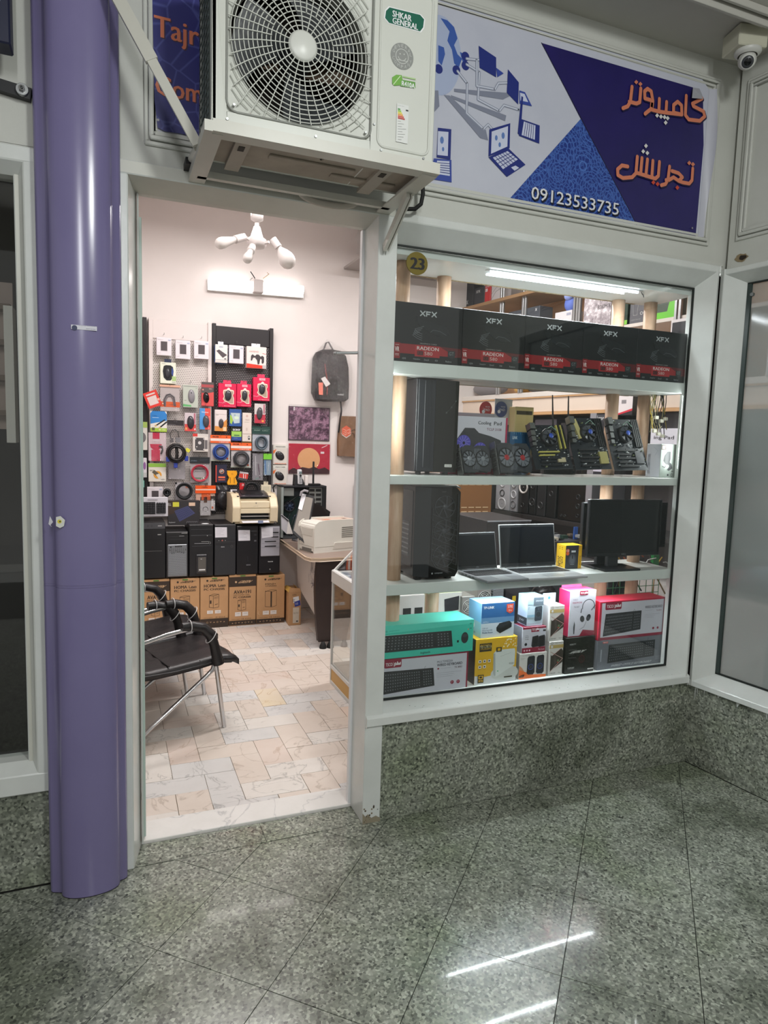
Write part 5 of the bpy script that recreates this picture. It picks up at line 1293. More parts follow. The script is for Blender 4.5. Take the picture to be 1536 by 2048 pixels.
X0a, X1a, Z0a, Z1a = pxc((961, 1275), (1030, 1203), 2.478)
def tps(P): P.rect(0, .55, 1, 1, C('#9fb6c4')); P.ell(.4, .70, .014, C('#d8e0d8')); P.text('ROUTER', .1, .88, .6, .93, C('#24425a'))
carton('router_box', 'blue and white router box standing on the yellow modem box', 'box', X0a, X1a, 2.478, 2.59, Z1+.001, Z1a, C('#c6d1dc', .4), C('#7fb3dd', .4), C('#a8cdec', .4), None, tpl, spr=tps)
def org(P):
    P.poly([(0, .62), (.2, .72), (.5, .86), (1, .90), (1, 1), (0, 1)], C('#d9682a', .4)); P.poly([(0, .45), (.1, .55), (.2, .72), (0, .62)], C('#c9906a'))
    for u in (.42, .76):
        P.poly([(u-.13, .20), (u-.09, .13), (u+.10, .11), (u+.14, .16), (u+.15, .78), (u+.09, .86), (u-.09, .85), (u-.14, .78)], C('#22242c', .35)); P.ringp(u, .55, .0125, .002, C('#4258a8')); P.ell(u, .55, .007, C('#33363e')); P.ell(u, .30, .006, C('#2f323a'))
    P.poly([(.02, .86), (.20, .82), (.17, .93), (.0, .93)], BLK); P.text('Kisonli', .04, .865, .15, .90, C('#e8803a')); P.text('MULTIMEDIA SPEAKER', .10, .07, .45, .10, C('#555')); P.line([(.04, .18), (.2, .18)], .001, C('#888')); P.line([(.04, .22), (.16, .22)], .001, C('#888'))
X0b, X1b, Z0b, Z1b = pxc((1036, 1357), (1093, 1302), 2.478)
carton('speaker_box', 'white and orange speaker box at the bottom, right of the yellow modem box', 'box', X0b, X1b, 2.474, 2.56, ZF, Z1b, C('#d5d3cf', .4), C('#c9c6c0', .4), None, 'speaker boxes in the window', org)
def tsp(P):
    P.rect(0, 0, 1, .08, CRM); P.rect(0, .80, 1, 1, CRM); tsco(P, .36, .0, .70, .20)
    for u in (.42, .70): P.poly([(u, .38), (u+.24, .34), (u+.27, .40), (u+.28, .78), (u+.02, .80), (u-.03, .74)], C('#26262b', .4)); P.poly([(u+.03, .42), (u+.22, .39), (u+.24, .74), (u+.04, .76)], C('#17181b', .5))
    P.ell(.15, .66, .007, C('#23252b')); P.line([(.1, .32), (.24, .32)], .001, C('#667')); P.text('SPEAKER', .10, .36, .26, .40, C('#555')); P.text('TS 2006', .10, .44, .26, .49, C('#444'))
    for k in range(3): P.ell(.10+.11*k, .90, .004, C('#e9c9d2'))
    P.text('Mini Sound', .70, .86, .95, .93, C('#e9c9d2')); P.rect(.86, .13, .98, .20, C('#333'))
X0c, X1c, Z0c, Z1c = pxc((1043, 1302), (1092, 1251), 2.478)
carton('speaker_box', 'white and crimson box with two black speakers, on top of the orange speaker box', 'box', X0c, X1c, 2.476, 2.55, Z1b+.001, Z1c, TSW, C('#b4b4bb', .4), CRM, 'speaker boxes in the window', tsp)
def ltb(P):
    P.rect(.38, .05, 1, .32, C('#5d6b78', .35)); P.text('SPEAKER', .5, .14, .95, .19, C('#cdd6de')); P.rect(.0, .0, .36, .28, C('#a9c6da')); P.text('3"', .05, .36, .16, .44, C('#5a7486'))
    P.poly([(.47, .40), (.52, .36), (.88, .34), (.93, .38), (.92, .78), (.86, .83), (.52, .84), (.47, .80)], C('#39414b', .35)); P.ell(.70, .62, .0135, C('#2a3038')); P.ringp(.70, .62, .0135, .0015, C('#5a6570')); P.ell(.70, .44, .004, C('#56616c'))
    P.rect(0, .62, .47, .72, C('#86abc2')); P.rect(0, .70, .45, .705, WHT); P.text('bluetooth speaker', .05, .90, .85, .945, C('#6d7f8c'))
def lts(P): P.rect(.0, .72, 1, .96, C('#3a4048')); P.text('3W', .2, .80, .7, .88, WHT)
X0d, X1d, Z0d, Z1d = pxc((1053, 1252), (1088, 1191), 2.485)
carton('speaker_box', 'pale blue box with one small speaker pictured, topmost of the speaker box stack', 'box', X0d, X1d, 2.485, 2.56, Z1c+.001, Z1d, C('#b9cbd8', .4), C('#c3d2e6', .35), C('#a6def0', .35), 'speaker boxes in the window', ltb, spr=lts)
def usb(P):
    P.rect(0, .10, 1, .20, C('#b49c5e')); P.ringp(.18, .055, .005, .0015, C('#444')); P.text('Tape Line', .35, .03, .9, .07, C('#6b5a3a')); P.ell(.18, .15, .006, WHT); P.ringp(.18, .15, .004, .001, BLK)
    P.poly([(.20, .42), (.85, .22), (1, .30), (1, .62), (.12, .86), (.12, .38)], C('#3a332e', .35)); P.line([(.12, .30), (.98, .52), (.12, .88)], .0030, C('#8a3f38')); P.line([(.12, .30), (.98, .52), (.12, .88)], .0010, C('#e8e0da')); P.line([(.85, .22), (.30, .40)], .002, C('#8a3f38'))
    P.poly([(.35, .40), (.45, .38), (.55, .62), (.40, .68)], C('#4a4440', .3)); P.ell(.62, .62, .003, C('#c03a2a')); P.rect(.60, .54, .72, .60, C('#5f7a52')); P.text('17.900.000', .05, .91, .50, .95, C('#333')); P.text('5m', .7, .91, .9, .94, C('#333')); P.line([(.7, .76), (.95, .80)], .001, C('#999'))
WHC = C('#cfcdc9', .4)
X0e, X1e, Z0e, Z1e = pxc((1095, 1350), (1127, 1281), 2.476)
carton('cable_box', 'lower of two slim white and brown cable boxes beside the dark headphone box', 'box', X0e, X1e, 2.474, 2.54, ZF, Z1e, WHC, WHC, None, 'slim cable boxes', usb)
X0f, X1f, Z0f, Z1f = pxc((1096, 1278), (1129, 1210), 2.480)
t = carton('cable_box', 'upper of two slim white and brown cable boxes, with a raised hanger tab', 'box', X0f, X1f, 2.478, 2.54, Z1e+.001, Z1f, WHC, WHC, None, 'slim cable boxes', usb)
m = MB(); m.box(X0f+.002, X1f-.008, 2.538, 2.5395, Z1f, Z1f+.045, C('#b5cfe0', .4)); m.build('hanger_tab', t)
m = MB(); P = Print(m, (X0f, 2.538, Z1f+.045), (X1f, 2.538, Z1f+.045), (X0f, 2.538, Z1f)); P.ell(.45, .5, .007, C('#2d6fb8')); m.build('tab_print', t)
PNK = C('#e02a66', .4)
def hph(P):
    P.poly([(.42, 1), (.55, .86), (1, .90), (1, 1)], CRM); P.rect(0, .985, 1, 1, CRM); tsco(P, .36, .0, .68, .10)
    P.text('WIRED', .10, .17, .30, .21, C('#8a8490')); P.text('HEADPHONE', .10, .235, .46, .275, C('#9a4a62'), .0004); P.text('TH 5017', .16, .33, .36, .37, C('#444'))
    P.ringp(.72, .36, .034, .0035, C('#1d1e22'), 24, pi*.92, pi*2.12); P.ringp(.72, .36, .0305, .0012, C('#d8d8dc'), 24, pi*.92, pi*2.12); P.line([(.46, .40), (.44, .48)], .004, C('#2a2b30')); P.line([(.97, .34), (.84, .44)], .004, C('#2a2b30'))
    P.ell(.50, .62, .0155, C('#1a1b1f', .4), ru=.012, a=-.3); P.ell(.74, .60, .0165, C('#2a2c31', .4), ru=.012, a=.35); P.ell(.74, .60, .010, C('#3a3c42'), ru=.007, a=.35); P.line([(.66, .68), (.58, .80), (.42, .85)], .0014, BLK)
    P.poly([(.20, .66), (.235, .74), (.225, .94), (.195, .94), (.175, .80)], C('#2a2c31')); P.line([(.205, .70), (.205, .90)], .0015, C('#555'))
X0g, X1g, Z0g, Z1g = pxc((1135, 1267), (1192, 1179), 2.482)
def vrt(P):
    P.poly([(.0, .0), (.5, .30), (.3, 1), (.0, 1)], C('#121312', .3)); P.text('VERITY', .12, .17, .34, .21, C('#b9bdb9'), .0003); P.text('HEADPHONE', .10, .37, .54, .44, C('#dfe2df'), .0009, .03); P.text('PERFORMANCE', .10, .33, .38, .35, C('#8a8d8a')); P.line([(.1, .48), (.28, .47)], .0008, C('#777'))
    for k in range(6): P.ringp(.12+.045*k, .56, .002, .0008, C('#777'))
    P.ringp(.70, .46, .030, .004, C('#2a2224', .3), 20, pi*.95, pi*2.05); P.ell(.56, .62, .024, C('#2a1618', .3), ru=.014); P.ringp(.56, .62, .016, .002, C('#5a1f22'), 16); P.ell(.86, .58, .024, C('#1f1c1e', .3), ru=.014)
    P.text('E-SPORT', .10, .82, .32, .865, C('#c9ccc9'), .0005); P.line([(.10, .89), (.30, .88)], .0008, C('#777')); P.rect(.78, .90, .99, .935, C('#d8dad8'))
X0h, X1h, Z0h, Z1h = pxc((1127, 1345), (1190, 1270), 2.476)
carton('headphone_box', 'black headphone box standing on the window floor under the pink headphone box', 'box', X0h, X1h-.002, 2.470, 2.56, ZF, Z1h, C('#191b19', .3), C('#141614', .3), None, 'headphone boxes in the window', vrt)
t = carton('headphone_box', 'bright pink and grey wired headphone box with a pink lid flap', 'box', X0g, X1g, 2.478, 2.56, Z1h+.001, Z1g, TSW, PNK, C('#f45d92', .35), 'headphone boxes in the window', hph)
m = MB(); m.prism([(X0g+.01, 2.558, Z1g), (X1g-.02, 2.558, Z1g), (X1g-.03, 2.562, Z1g+.035), (X0g+.02, 2.562, Z1g+.035)], (0, .002, 0), C('#f0508a', .35)); m.build('lid_flap', t)
def wkb(P):
    P.rect(0, .93, 1, 1, CRM); P.rect(.975, 0, 1, 1, CRM); P.rect(.03, .04, .972, .925, TSW); tsco(P, .08, .03, .32, .22); keys(P, ((.09, .32), (.63, .30), (.63, .80), (.065, .90)), 6, 22)
    P.text('WIRED KEYBOARD', .68, .19, .95, .26, C('#6d6a74'), .0004); P.text('TK 8018', .86, .31, .94, .35, C('#8a5a6a')); P.line([(.68, .31), (.80, .31)], .001, C('#99a'))
    for k in range(3): P.line([(.68, .42+.04*k), (.68+(.24, .16, .14)[k], .42+.04*k)], .001, C('#9a9aa6'))
    for u in (.83, .90): P.ell(u, .80, .006, CRM)
    P.line([(.50, .30), (.515, .25), (.53, .30)], .001, KEYB)
X0i, X1i, Z0i, Z1i = pxc((1196, 1266), (1331, 1194), 2.474)
def ofc(P):
    P.rect(0, 0, 1, 1, C('#70737c', .4)); P.rect(.07, .04, .15, .10, C('#c2453c')); P.text('VERITY', .075, .05, .145, .085, WHT); keys(P, ((.165, .16), (.88, .14), (.88, .72), (.155, .80)), 6, 22, C('#23262a', .4), C('#2f3338', .4))
    P.text('WIRED OFFICE KEYBOARD', .20, .86, .82, .93, C('#c3c6cc'), .0009, .012); P.poly([(.045, .30), (.065, .30), (.062, .72), (.045, .72)], C('#9da1ab')); P.line([(.76, .14), (.765, .05)], .0012, BLK)
    for k in range(4): P.line([(.90, .74+.035*k), (.975, .73+.035*k)], .0008, C('#a5a8b0'))
X0j, X1j, Z0j, Z1j = pxc((1192, 1339), (1325, 1269), 2.472)
X1j = min(X1j, SX1-.006); X1i = min(X1i, SX1-.002)
carton('keyboard_box', 'grey office keyboard box on the window floor at the right end', 'box', X0j, X1j, 2.470, 2.58, ZF, Z1j, C('#70737c', .4), C('#9da1ab', .4), C('#8a8d95'), 'keyboard boxes in the window', ofc)
carton('keyboard_box', 'white and red wired keyboard box lying on the grey office keyboard box', 'box', X0i, X1i, 2.472, 2.58, Z1j+.001, Z1i, C('#b51f3c', .4), C('#c9203f', .4), C('#d83a52', .4), 'keyboard boxes in the window', wkb)
# ================================================================= INSIDE THE SHOP
YW = 5.72
YP = 5.665     # face of the perforated panels
def panel(px0, px1, pyt0, pyt1, name, label, mat, fmat, head):
    a = at(px0, pyt0, YP); b = at(px1, pyt1, YP); zt = a.z; zb = .86; hd = zt-head
    t = thing(name, label, 'panel', ((a.x+b.x)/2, YP, zb), 0, 'perforated wall panels')
    m = MB(); m.box(a.x+.03, b.x-.03, YP, YP+.006, zb, hd, mat); m.build('perforated_sheet', t)
    m = MB(); m.box(a.x+.03, b.x-.03, YP-.008, YP+.02, hd, zt-.01, fmat); m.build('header_board', t, .002)
    for x in (a.x, b.x-.03):
        m = MB(); m.box(x, x+.03, YP-.02, YW-.003, zb, zt+.006, fmat); m.build('upright', t, .002)
panel(240, 293, 632, 636, 'perforated_panel', 'black perforated wall panel cut off by the door edge at far left', PEGB, C('#221d20', .4), .15)
panel(297, 423, 636, 650, 'perforated_panel', 'white perforated wall panel hung with cables and mice', PEGW, C('#d9cfcc', .4), .15)
panel(424, 546, 648, 656, 'perforated_panel', 'black perforated wall panel hung with red mouse packs and cables', PEGB, C('#221d20', .4), .15)
YI = 5.60      # usual front face of hanging goods

def pk(name, label, cat, r, col, depth=.045, group=None, pr=None, hook=True, side=None, Y=YI, tab=None, rot=0):
    a = at(r[0], r[3], Y); b = at(r[2], r[1], Y)
    x0, x1, z0, z1 = a.x, b.x, a.z, b.z
    Mx = None
    c = Vector(((x0+x1)/2, Y, (z0+z1)/2))
    if rot: Mx = Matrix.Translation(c) @ Matrix.Rotation(rot, 4, 'Y') @ Matrix.Translation(-c)
    t = thing(name, label, cat, (c.x, Y+depth/2, z0), 0, group)
    m = MB(Mx); v = [(x, y, z) for x in (x0, x1) for y in (Y, Y+depth) for z in (z0, z1)]
    sm = side or col
    m.add(v, [(0, 4, 5, 1)], col); m.add(v, [(0, 1, 3, 2), (4, 6, 7, 5), (2, 3, 7, 6), (1, 5, 7, 3), (0, 2, 6, 4)], sm)
    m.build('package_body', t, min(.003, depth*.3))
    if tab:
        w_ = (x1-x0)*.22; m = MB(Mx); m.box(c.x-w_, c.x+w_, Y+depth*.5, Y+depth*.5+.002, z1, z1+.028, tab); m.build('hanger_tab', t)
    if pr:
        m = MB(Mx); pr(Print(m, (x0, Y, z1), (x1, Y, z1), (x0, Y, z0), .0012)); m.build('front_print', t)
    if hook:
        m = MB(); m.tube([(c.x, YP, z1+.030), (c.x, Y+depth*.4, z1+.022), (c.x, Y-.012, z1+.020), (c.x, Y-.016, z1+.034)], .0016, STEEL, 5); m.build('wire_hook', t)
    return t, (x0, x1, z0, z1, Y, c)
def mouse3(t, b, u, v, ru, rv, col=C('#2b2c31', .3), rot=0.0, out=.016):
    x0, x1, z0, z1, Y, c = b; p = Vector((x0+(x1-x0)*u, Y-.002, z1-(z1-z0)*v)); rx = (x1-x0)*ru; rz = (z1-z0)*rv
    Rm = Matrix.Rotation(rot, 3, 'Y')
    m = MB(); m.ell(p, (rx, out, rz), col, 16, 10, Rm); m.build('mouse_shell', t)
    m = MB(); w = Rm @ Vector((0, 0, rz*.5)); m.ell(p+w+Vector((0, -out*.86, 0)), (rx*.13, .004, rz*.16), C('#55575c', .3), 8, 6, Rm)
    q = Rm @ Vector((0, 0, rz*.15)); m.bar(p+q+Vector((0, -out*1.01, 0)), p+w*.2+Vector((0, -out*1.01, 0)), .001, .001, BLK); m.build('scroll_wheel', t)

# portable drive boxes
DRK = C('#4b4346', .5)
def hdd(P):
    P.rect(.27, .21, .73, .75, C('#c9c2c6')); P.rect(.285, .225, .715, .735, DRK); P.rect(.78, .11, .94, .17, C('#8e9cc0')); P.line([(.08, .12), (.45, .14)], .002, C('#b4aeb2')); P.line([(.08, .88), (.28, .86)], .002, C('#a9a3a7')); P.text('2TB', .80, .12, .92, .16, WHT)
for r, l in (((313, 676, 343, 710), 'white portable drive box at the upper left of the white panel'), ((351, 682, 381, 717), 'white portable drive box in the middle of the top row on the white panel'), ((388, 683, 418, 717), 'white portable drive box at the top right of the white panel'), ((458, 692, 487.5, 726), 'white portable drive box in the top row on the black panel'), ((294.5, 974, 326, 1008), 'white portable drive box low on the white panel, behind the grey keyboard')):
    pk('drive_box', l, 'box', r, C('#ddd5da', .45), .035, 'portable drive boxes', hdd, side=C('#cfc6cc'))
def drv2(P): P.poly([(.08, .36), (.30, .28), (.95, .55), (.60, .72)], C('#51484b', .4)); P.text('adata', .30, .08, .62, .16, C('#4a78b8')); P.rect(.0, .83, 1, .845, C('#777')); P.rect(.72, .73, .88, .80, C('#777')); P.line([(.06, .92), (.9, .92)], .004, C('#c9c4c0'))
pk('drive_box', 'tilted white drive box with blue side at the left of the black panel', 'box', (430.5, 690, 455.5, 725), C('#e2dad6', .4), .09, 'portable drive boxes', drv2, side=C('#4f7fc0', .4), tab=WHT)
def pad(P):
    P.poly([(0, .80), (.8, .86), (.8, 1), (0, 1)], C('#d8341f', .4)); P.rect(.8, .84, 1, 1, C('#b5aeae')); P.text('GAMEPAD', .14, .20, .60, .27, C('#c58a82')); P.line([(.8, .30), (.97, .32)], .003, C('#c33'))
    K = C('#3d3638', .4)
    for q in ([(.22, .44), (.30, .36), (.38, .42), (.44, .44), (.42, .52), (.33, .52), (.27, .66), (.21, .66)], [(.42, .44), (.50, .36), (.60, .36), (.70, .44), (.68, .60), (.64, .80), (.56, .82), (.52, .62), (.44, .54)], [(.70, .46), (.78, .40), (.88, .46), (.88, .70), (.82, .78), (.76, .74), (.76, .58), (.68, .54)]): P.poly(q, K)
pk('gamepad_box', 'white and red gamepad box at the top right of the black panel', 'box', (493, 695, 533, 735), C('#e3d8d3', .4), .07, None, pad, side=C('#d9cdc8'), tab=WHT)
# red mouse packs
RP = C('#d4174a', .4)
def rmp(P):
    P.rect(.36, .03, .72, .13, C('#e8a9b4')); P.text('TSCO', .42, .05, .66, .11, C('#a01b3c'))
    P.poly([(.27, .28), (.48, .24), (.55, .28), (.62, .24), (.85, .28), (.86, .40), (.80, .48), (.86, .62), (.86, .86), (.66, .86), (.48, .78), (.36, .76), (.24, .66), (.30, .55), (.25, .40)], C('#efd7c4'))
    P.poly([(.31, .31), (.82, .31), (.82, .40), (.77, .48), (.82, .62), (.82, .83), (.66, .83), (.48, .75), (.36, .72), (.28, .65), (.34, .55), (.29, .40)], C('#a99684', .6)); P.ell(.56, .24, .012, C('#e8d5cf')); P.text('Wired Optical Mouse', .30, .925, .95, .955, WHT); P.line([(.0, .80), (.25, .83), (.31, .76), (.36, .83)], .002, C('#f0b8c4'))
for r, l in (((437, 768, 473, 814), 'left of the three red mouse packs on the black panel'), ((473.5, 769, 503, 813), 'middle of the three red mouse packs, touching the left one'), ((506, 756, 540, 801), 'highest and rightmost of the three red mouse packs')):
    t, b = pk('mouse_pack', l, 'mouse pack', r, RP, .05, 'red mouse packs', rmp, side=C('#b80f3c'), tab=C('#d63a60', .4)); mouse3(t, b, .53, .50, .19, .22, C('#37373c', .22), .05)
def gmp(P):
    P.poly([(.22, .18), (.36, .13), (.66, .13), (.80, .20), (.85, .40), (.80, .70), (.66, .84), (.40, .85), (.22, .72), (.16, .42)], C('#17181c', .4)); P.poly([(.74, .22), (.85, .40), (.80, .66), (.70, .50)], C('#2b4487')); P.rect(.74, .64, 1, .86, C('#a4bf7c')); P.line([(.12, .06), (.34, .07)], .003, C('#999')); P.text('M185', .75, .90, .95, .95, C('#555'))
t, b = pk('mouse_pack', 'pale green window-box mouse pack under the drive boxes on the white panel', 'mouse pack', (320.5, 726, 352, 766.5), C('#dfe0cf', .4), .05, None, gmp, side=C('#a9bd86'), tab=C('#26304f')); mouse3(t, b, .47, .50, .16, .24, C('#3c3d42', .2))
def gry(P): P.rect(.0, .0, 1, 1, C('#b8bdb2', .3)); P.rect(.05, .04, .95, .08, C('#8d9289')); P.poly([(0, .86), (.55, .90), (.55, .97), (0, .97)], C('#5fa868')); P.line([(.1, .70), (.22, .70)], .004, C('#7c8078')); P.ell(.88, .14, .004, C('#8d9289'))
t, b = pk('mouse_pack', 'clear pale-green pack with a grey wireless mouse on the white panel', 'mouse pack', (366, 771, 396, 814), C('#b8bdb2', .35), .035, None, gry); mouse3(t, b, .56, .50, .23, .31, C('#88858a', .3), -.04)
def blr(P): P.rect(0, 0, 1, .45, C('#57504f', .35)); P.rect(0, .10, 1, .22, C('#a8474a')); P.poly([(.0, .98), (.0, .90), (.25, .80), (.55, .45), (1, .40), (1, .98)], C('#d2504f', .35)); P.ell(.12, .32, .006, C('#d98a80')); P.text('3D', .6, .25, .85, .30, C('#d8a8a0'))
t, b = pk('mouse_pack', 'red and dark blister pack with a small black mouse on the white panel edge', 'mouse pack', (403, 765, 427.5, 812), C('#c9484a', .35), .02, None, blr); mouse3(t, b, .38, .64, .25, .22, BLKG, -.1, .02)
def rwm(P): P.rect(0, 0, 1, .62, C('#cdbfc4', .35)); P.rect(.0, .62, 1, 1, C('#d44a48', .35)); P.rect(.05, .80, .22, .93, C('#e39a5a')); P.poly([(.80, .02), (.95, .02), (.95, .6), (.80, .6)], C('#b06a7a')); P.rect(.85, .84, .95, .93, WHT)
t, b = pk('mouse_pack', 'clear and red blister pack with a dark mouse at the right of the cable card', 'mouse pack', (369.5, 826, 392, 862), C('#cdbfc4', .35), .02, None, rwm); mouse3(t, b, .52, .52, .32, .36, C('#35343a', .22), -.05, .02)
def brm(P): P.rect(0, 0, .48, 1, C('#4f92cf', .35)); P.rect(.48, 0, 1, 1, C('#dc5247', .35)); P.text('Wireless', .16, .15, .80, .22, WHT); P.ell(.85, .93, .005, C('#f0c0b8')); P.text('OPTICAL', .86, .35, .96, .80, C('#f0c0b8'))
t, b = pk('mouse_pack', 'blue and red blister pack with dark mouse, right edge of white panel', 'mouse pack', (399.5, 817, 421, 858.5), C('#4f92cf', .35), .02, None, brm); mouse3(t, b, .58, .62, .30, .29, C('#4b4a50', .22), -.03, .02)
def rgt(P): P.rect(0, 0, 1, .6, C('#cfc6c4', .35)); P.rect(0, .55, 1, 1, C('#b83447', .35)); P.rect(.66, .84, .86, .94, C('#e29a4a')); P.poly([(.80, .03), (.95, .03), (.95, .5), (.80, .5)], C('#b06a7a'))
t, b = pk('mouse_pack', 'clear and red blister pack with a dark mouse below the highest red pack', 'mouse pack', (509, 808, 531, 846), C('#cfc6c4', .35), .02, None, rgt); mouse3(t, b, .46, .50, .28, .32, C('#4a484c', .2), .05, .02)
def wom(P): P.poly([(0, .76), (.35, .78), (1, .42), (1, 1), (0, 1)], C('#d48d45', .4)); P.rect(.68, .80, .94, .98, C('#e8c8a0')); P.line([(.08, .24), (.3, .24)], .003, C('#998')); P.rect(.0, .20, 1, .208, C('#b8aaa8'))
t, b = pk('mouse_pack', 'white and orange mouse box at the left of the black panel', 'mouse pack', (429.5, 820, 454, 862), C('#ddd2d0', .4), .04, None, wom); mouse3(t, b, .52, .64, .21, .22, C('#3f3a40', .3), .02, .008)
def mas(P):
    P.poly([(0, 0), (1, 0), (1, .16), (.5, .21), (0, .16)], C('#dcd8cf')); P.text('MASCHER', .18, .07, .86, .13, C('#2b2b2b'), .001); P.poly([(0, .30), (.22, .22), (.10, .42), (0, .45)], C('#e2763c')); P.ringp(.62, .45, .030, .002, C('#d5cfc9')); P.text('WIRELESS MOUSE', .10, .92, .92, .97, C('#e06a30'), .0006)
for r, l in (((546, 890, 575, 929), 'upper of two white mouse boxes stuck on the wall beside the black panel'), ((545.5, 930.5, 574.5, 969.5), 'lower of two white mouse boxes stuck on the wall beside the black panel')):
    t, b = pk('mouse_box', l, 'box', r, C('#d8d0c8', .4), .03, 'white mouse boxes on the wall', mas, False, Y=5.69); mouse3(t, b, .47, .55, .36, .19, C('#2d2a2e', .25), .75, .012)
# red phone-case like pouch
t, b = pk('red_case_pack', 'tilted red and clear open-frame case pack at the left edge of the white panel', 'pack', (291, 783, 319, 814), C('#d9c8c4', .5), .004, None, lambda P: (P.rect(0, 0, 1, .12, C('#d93a30', .35)), P.rect(0, .84, 1, 1, C('#d93a30', .35)), P.rect(0, 0, .16, 1, C('#d93a30', .35)), P.rect(.84, 0, 1, 1, C('#d93a30', .35)), P.rect(.1, .22, .9, .30, C('#d93a30', .35)), P.rect(.80, .55, .98, .68, C('#e8a898'))), rot=-.38)

def bag(name, label, cat, r, hdr, hh, body=BAG, prh=None, group=None, Y=YI, bcol=None, prb=None, rot=0, hook=True):
    """polythene bag with a printed header card"""
    a = at(r[0], r[3], Y); b = at(r[2], r[1], Y); x0, x1, z0, z1 = a.x, b.x, a.z, b.z; c = Vector(((x0+x1)/2, Y, (z0+z1)/2))
    t = thing(name, label, cat, (c.x, Y+.01, z0), 0, group); zh = z1-(z1-z0)*hh
    g = random.Random(int(r[0]*7+r[1])); n = 6; vs = []
    for j in range(n+1):
        for i in range(n+1):
            u, v = i/n, j/n; e = min(u, 1-u, v, 1-v)
            vs.append((x0+(x1-x0)*u, Y+.002-.020*min(1, e*4)*(1+.5*g.uniform(-1, 1)), zh-(zh-z0)*v))
    m = MB(); m.add(vs, [(j*(n+1)+i, j*(n+1)+i+1, (j+1)*(n+1)+i+1, (j+1)*(n+1)+i) for j in range(n) for i in range(n)], body, False); m.build('polythene_bag', t)
    if bcol:
        m = MB(); m.box(x0+.003, x1-.003, Y+.004, Y+.006, z0+.003, zh, bcol)
        if prb: prb(Print(m, (x0, Y+.004, zh), (x1, Y+.004, zh), (x0, Y+.004, z0), .001))
        m.build('back_card', t)
    if hdr:
        m = MB(); m.box(x0-.002, x1+.002, Y-.003, Y+.006, zh, z1, hdr)
        if prh: prh(Print(m, (x0, Y-.003, z1), (x1, Y-.003, z1), (x0, Y-.003, zh), .001))
        m.build('header_card', t)
    if hook: m = MB(); m.tube([(c.x, YP, z1+.012), (c.x, Y-.004, z1-.004), (c.x, Y-.018, z1-.006), (c.x, Y-.02, z1+.008)], .0016, STEEL, 5); m.build('wire_hook', t)
    return t, (x0, x1, z0, zh, Y, c)
def coilm(t, c, r, tr, mat, turns=3, name='coiled_cable', sq=1.0, seed=1):
    g = random.Random(seed); m = MB()
    for k in range(turns):
        rr = r-tr*1.6*(k % 2)+g.uniform(-.002, .002); cc = Vector(c)+Vector((g.uniform(-.002, .002), -tr*1.5*k, g.uniform(-.002, .002)))
        m.ring(cc, (1, 0, 0), (0, 0, sq), rr, tr, mat, 26, 6)
    m.build(name, t)
def pc(px, py, Y=YI): return at(px, py, Y)
ORG = C('#e9622a', .35)
def oh(P): P.rect(0, .42, 1, .75, C('#e8d6cc')); P.text('MACHER', .10, .10, .40, .32, C('#4a2a20'), .0008); P.text('CABLE LINE', .42, .82, .9, .95, C('#f6e8e0')); P.ell(.80, .22, .005, C('#6b2c18'))
t, b = bag('cable_bag', 'clear bag of dark cable with an orange label strip, upper left of the white panel', 'cable', (320, 771, 360, 822), C('#d9a890', .3), .08, bcol=C('#c9bebd', .4), prb=lambda P: (P.rect(0, .60, 1, .82, ORG), P.text('-cable-', .45, .68, .75, .74, C('#5a2a18')), P.ell(.16, .68, .008, C('#c9a08a')))); m = MB(); m.tube([pc(329, 812), pc(328, 800), pc(333, 790), pc(340, 788), pc(348, 794), pc(351, 812)], .0055, C('#5e5a60', .4), 8); m.tube([pc(331, 812), pc(331, 802), pc(335, 793), pc(342, 792), pc(346, 798), pc(348, 812)], .004, C('#7b767c', .4), 8); m.build('cable', t)
for r, col, cc, l in (((421, 871, 461, 922), C('#2b4a94', .4), '#2f4f9a', 'orange-headed bag of coiled blue network cable on the black panel'), ((461.5, 886, 502.5, 935), C('#3a3b40', .4), '#44454a', 'orange-headed bag of coiled dark cable on the black panel, right of the blue one')):
    t, b = bag('cable_bag', l, 'cable', r, ORG, .30, prh=oh, bcol=C('#d5d0d2', .4), group='orange headed cable bags', prb=lambda P: (P.rect(0, .92, 1, 1, C('#c9d0c4')), P.ell(.85, .85, .008, C('#cf5a30'))))
    x0, x1, z0, zh, Y, c = b; coilm(t, ((x0+x1)/2, Y-.004, (z0+zh)/2), (x1-x0)*.36, .007, col, 4, seed=int(r[0])); m = MB(); m.lathe(((x0+x1)/2, Y-.002, (z0+zh)/2), (0, -1, 0), [((x1-x0)*.24, 0), ((x1-x0)*.24, .003), (0, .0035)], C('#dcd6da', .4), 20); m.build('round_label', t)
def hd(P): P.poly([(0, 0), (1, 0), (1, 1), (0, 1)], C('#dcd8d2')); P.poly([(.10, 0), (.88, 0), (1, .15), (1, .45), (0, .62), (0, .12)], C('#2f7dc4', .4)); P.rect(0, .82, 1, 1, C('#9fbf3e')); P.rect(.08, .80, .26, .94, C('#5a5a3a')); P.text('4K 1.5m', .50, .86, .92, .93, C('#f0f0e0')); P.line([(.30, .72), (.86, .42)], .010, BLKM); P.line([(.56, .80), (.98, .52)], .011, BLKM); P.line([(.30, .72), (.34, .70)], .012, C('#c9a86a')); P.line([(.54, .82), (.58, .79)], .012, C('#c9a86a')); P.text('Cable', .12, .20, .40, .26, C('#1d4f86')); P.line([(.12, .32), (.5, .32)], .003, C('#bcd8ee'))
pk('cable_card', 'blue and lime card showing two black plugs at the left of the white panel', 'cable', (301, 823, 333.5, 863), C('#dcd8d2', .4), .02, None, hd)
def blh(P): P.text('Omega', .40, .20, .62, .36, C('#8a8488')); P.line([(.06, .88), (.5, .88)], .002, C('#8a8488'))
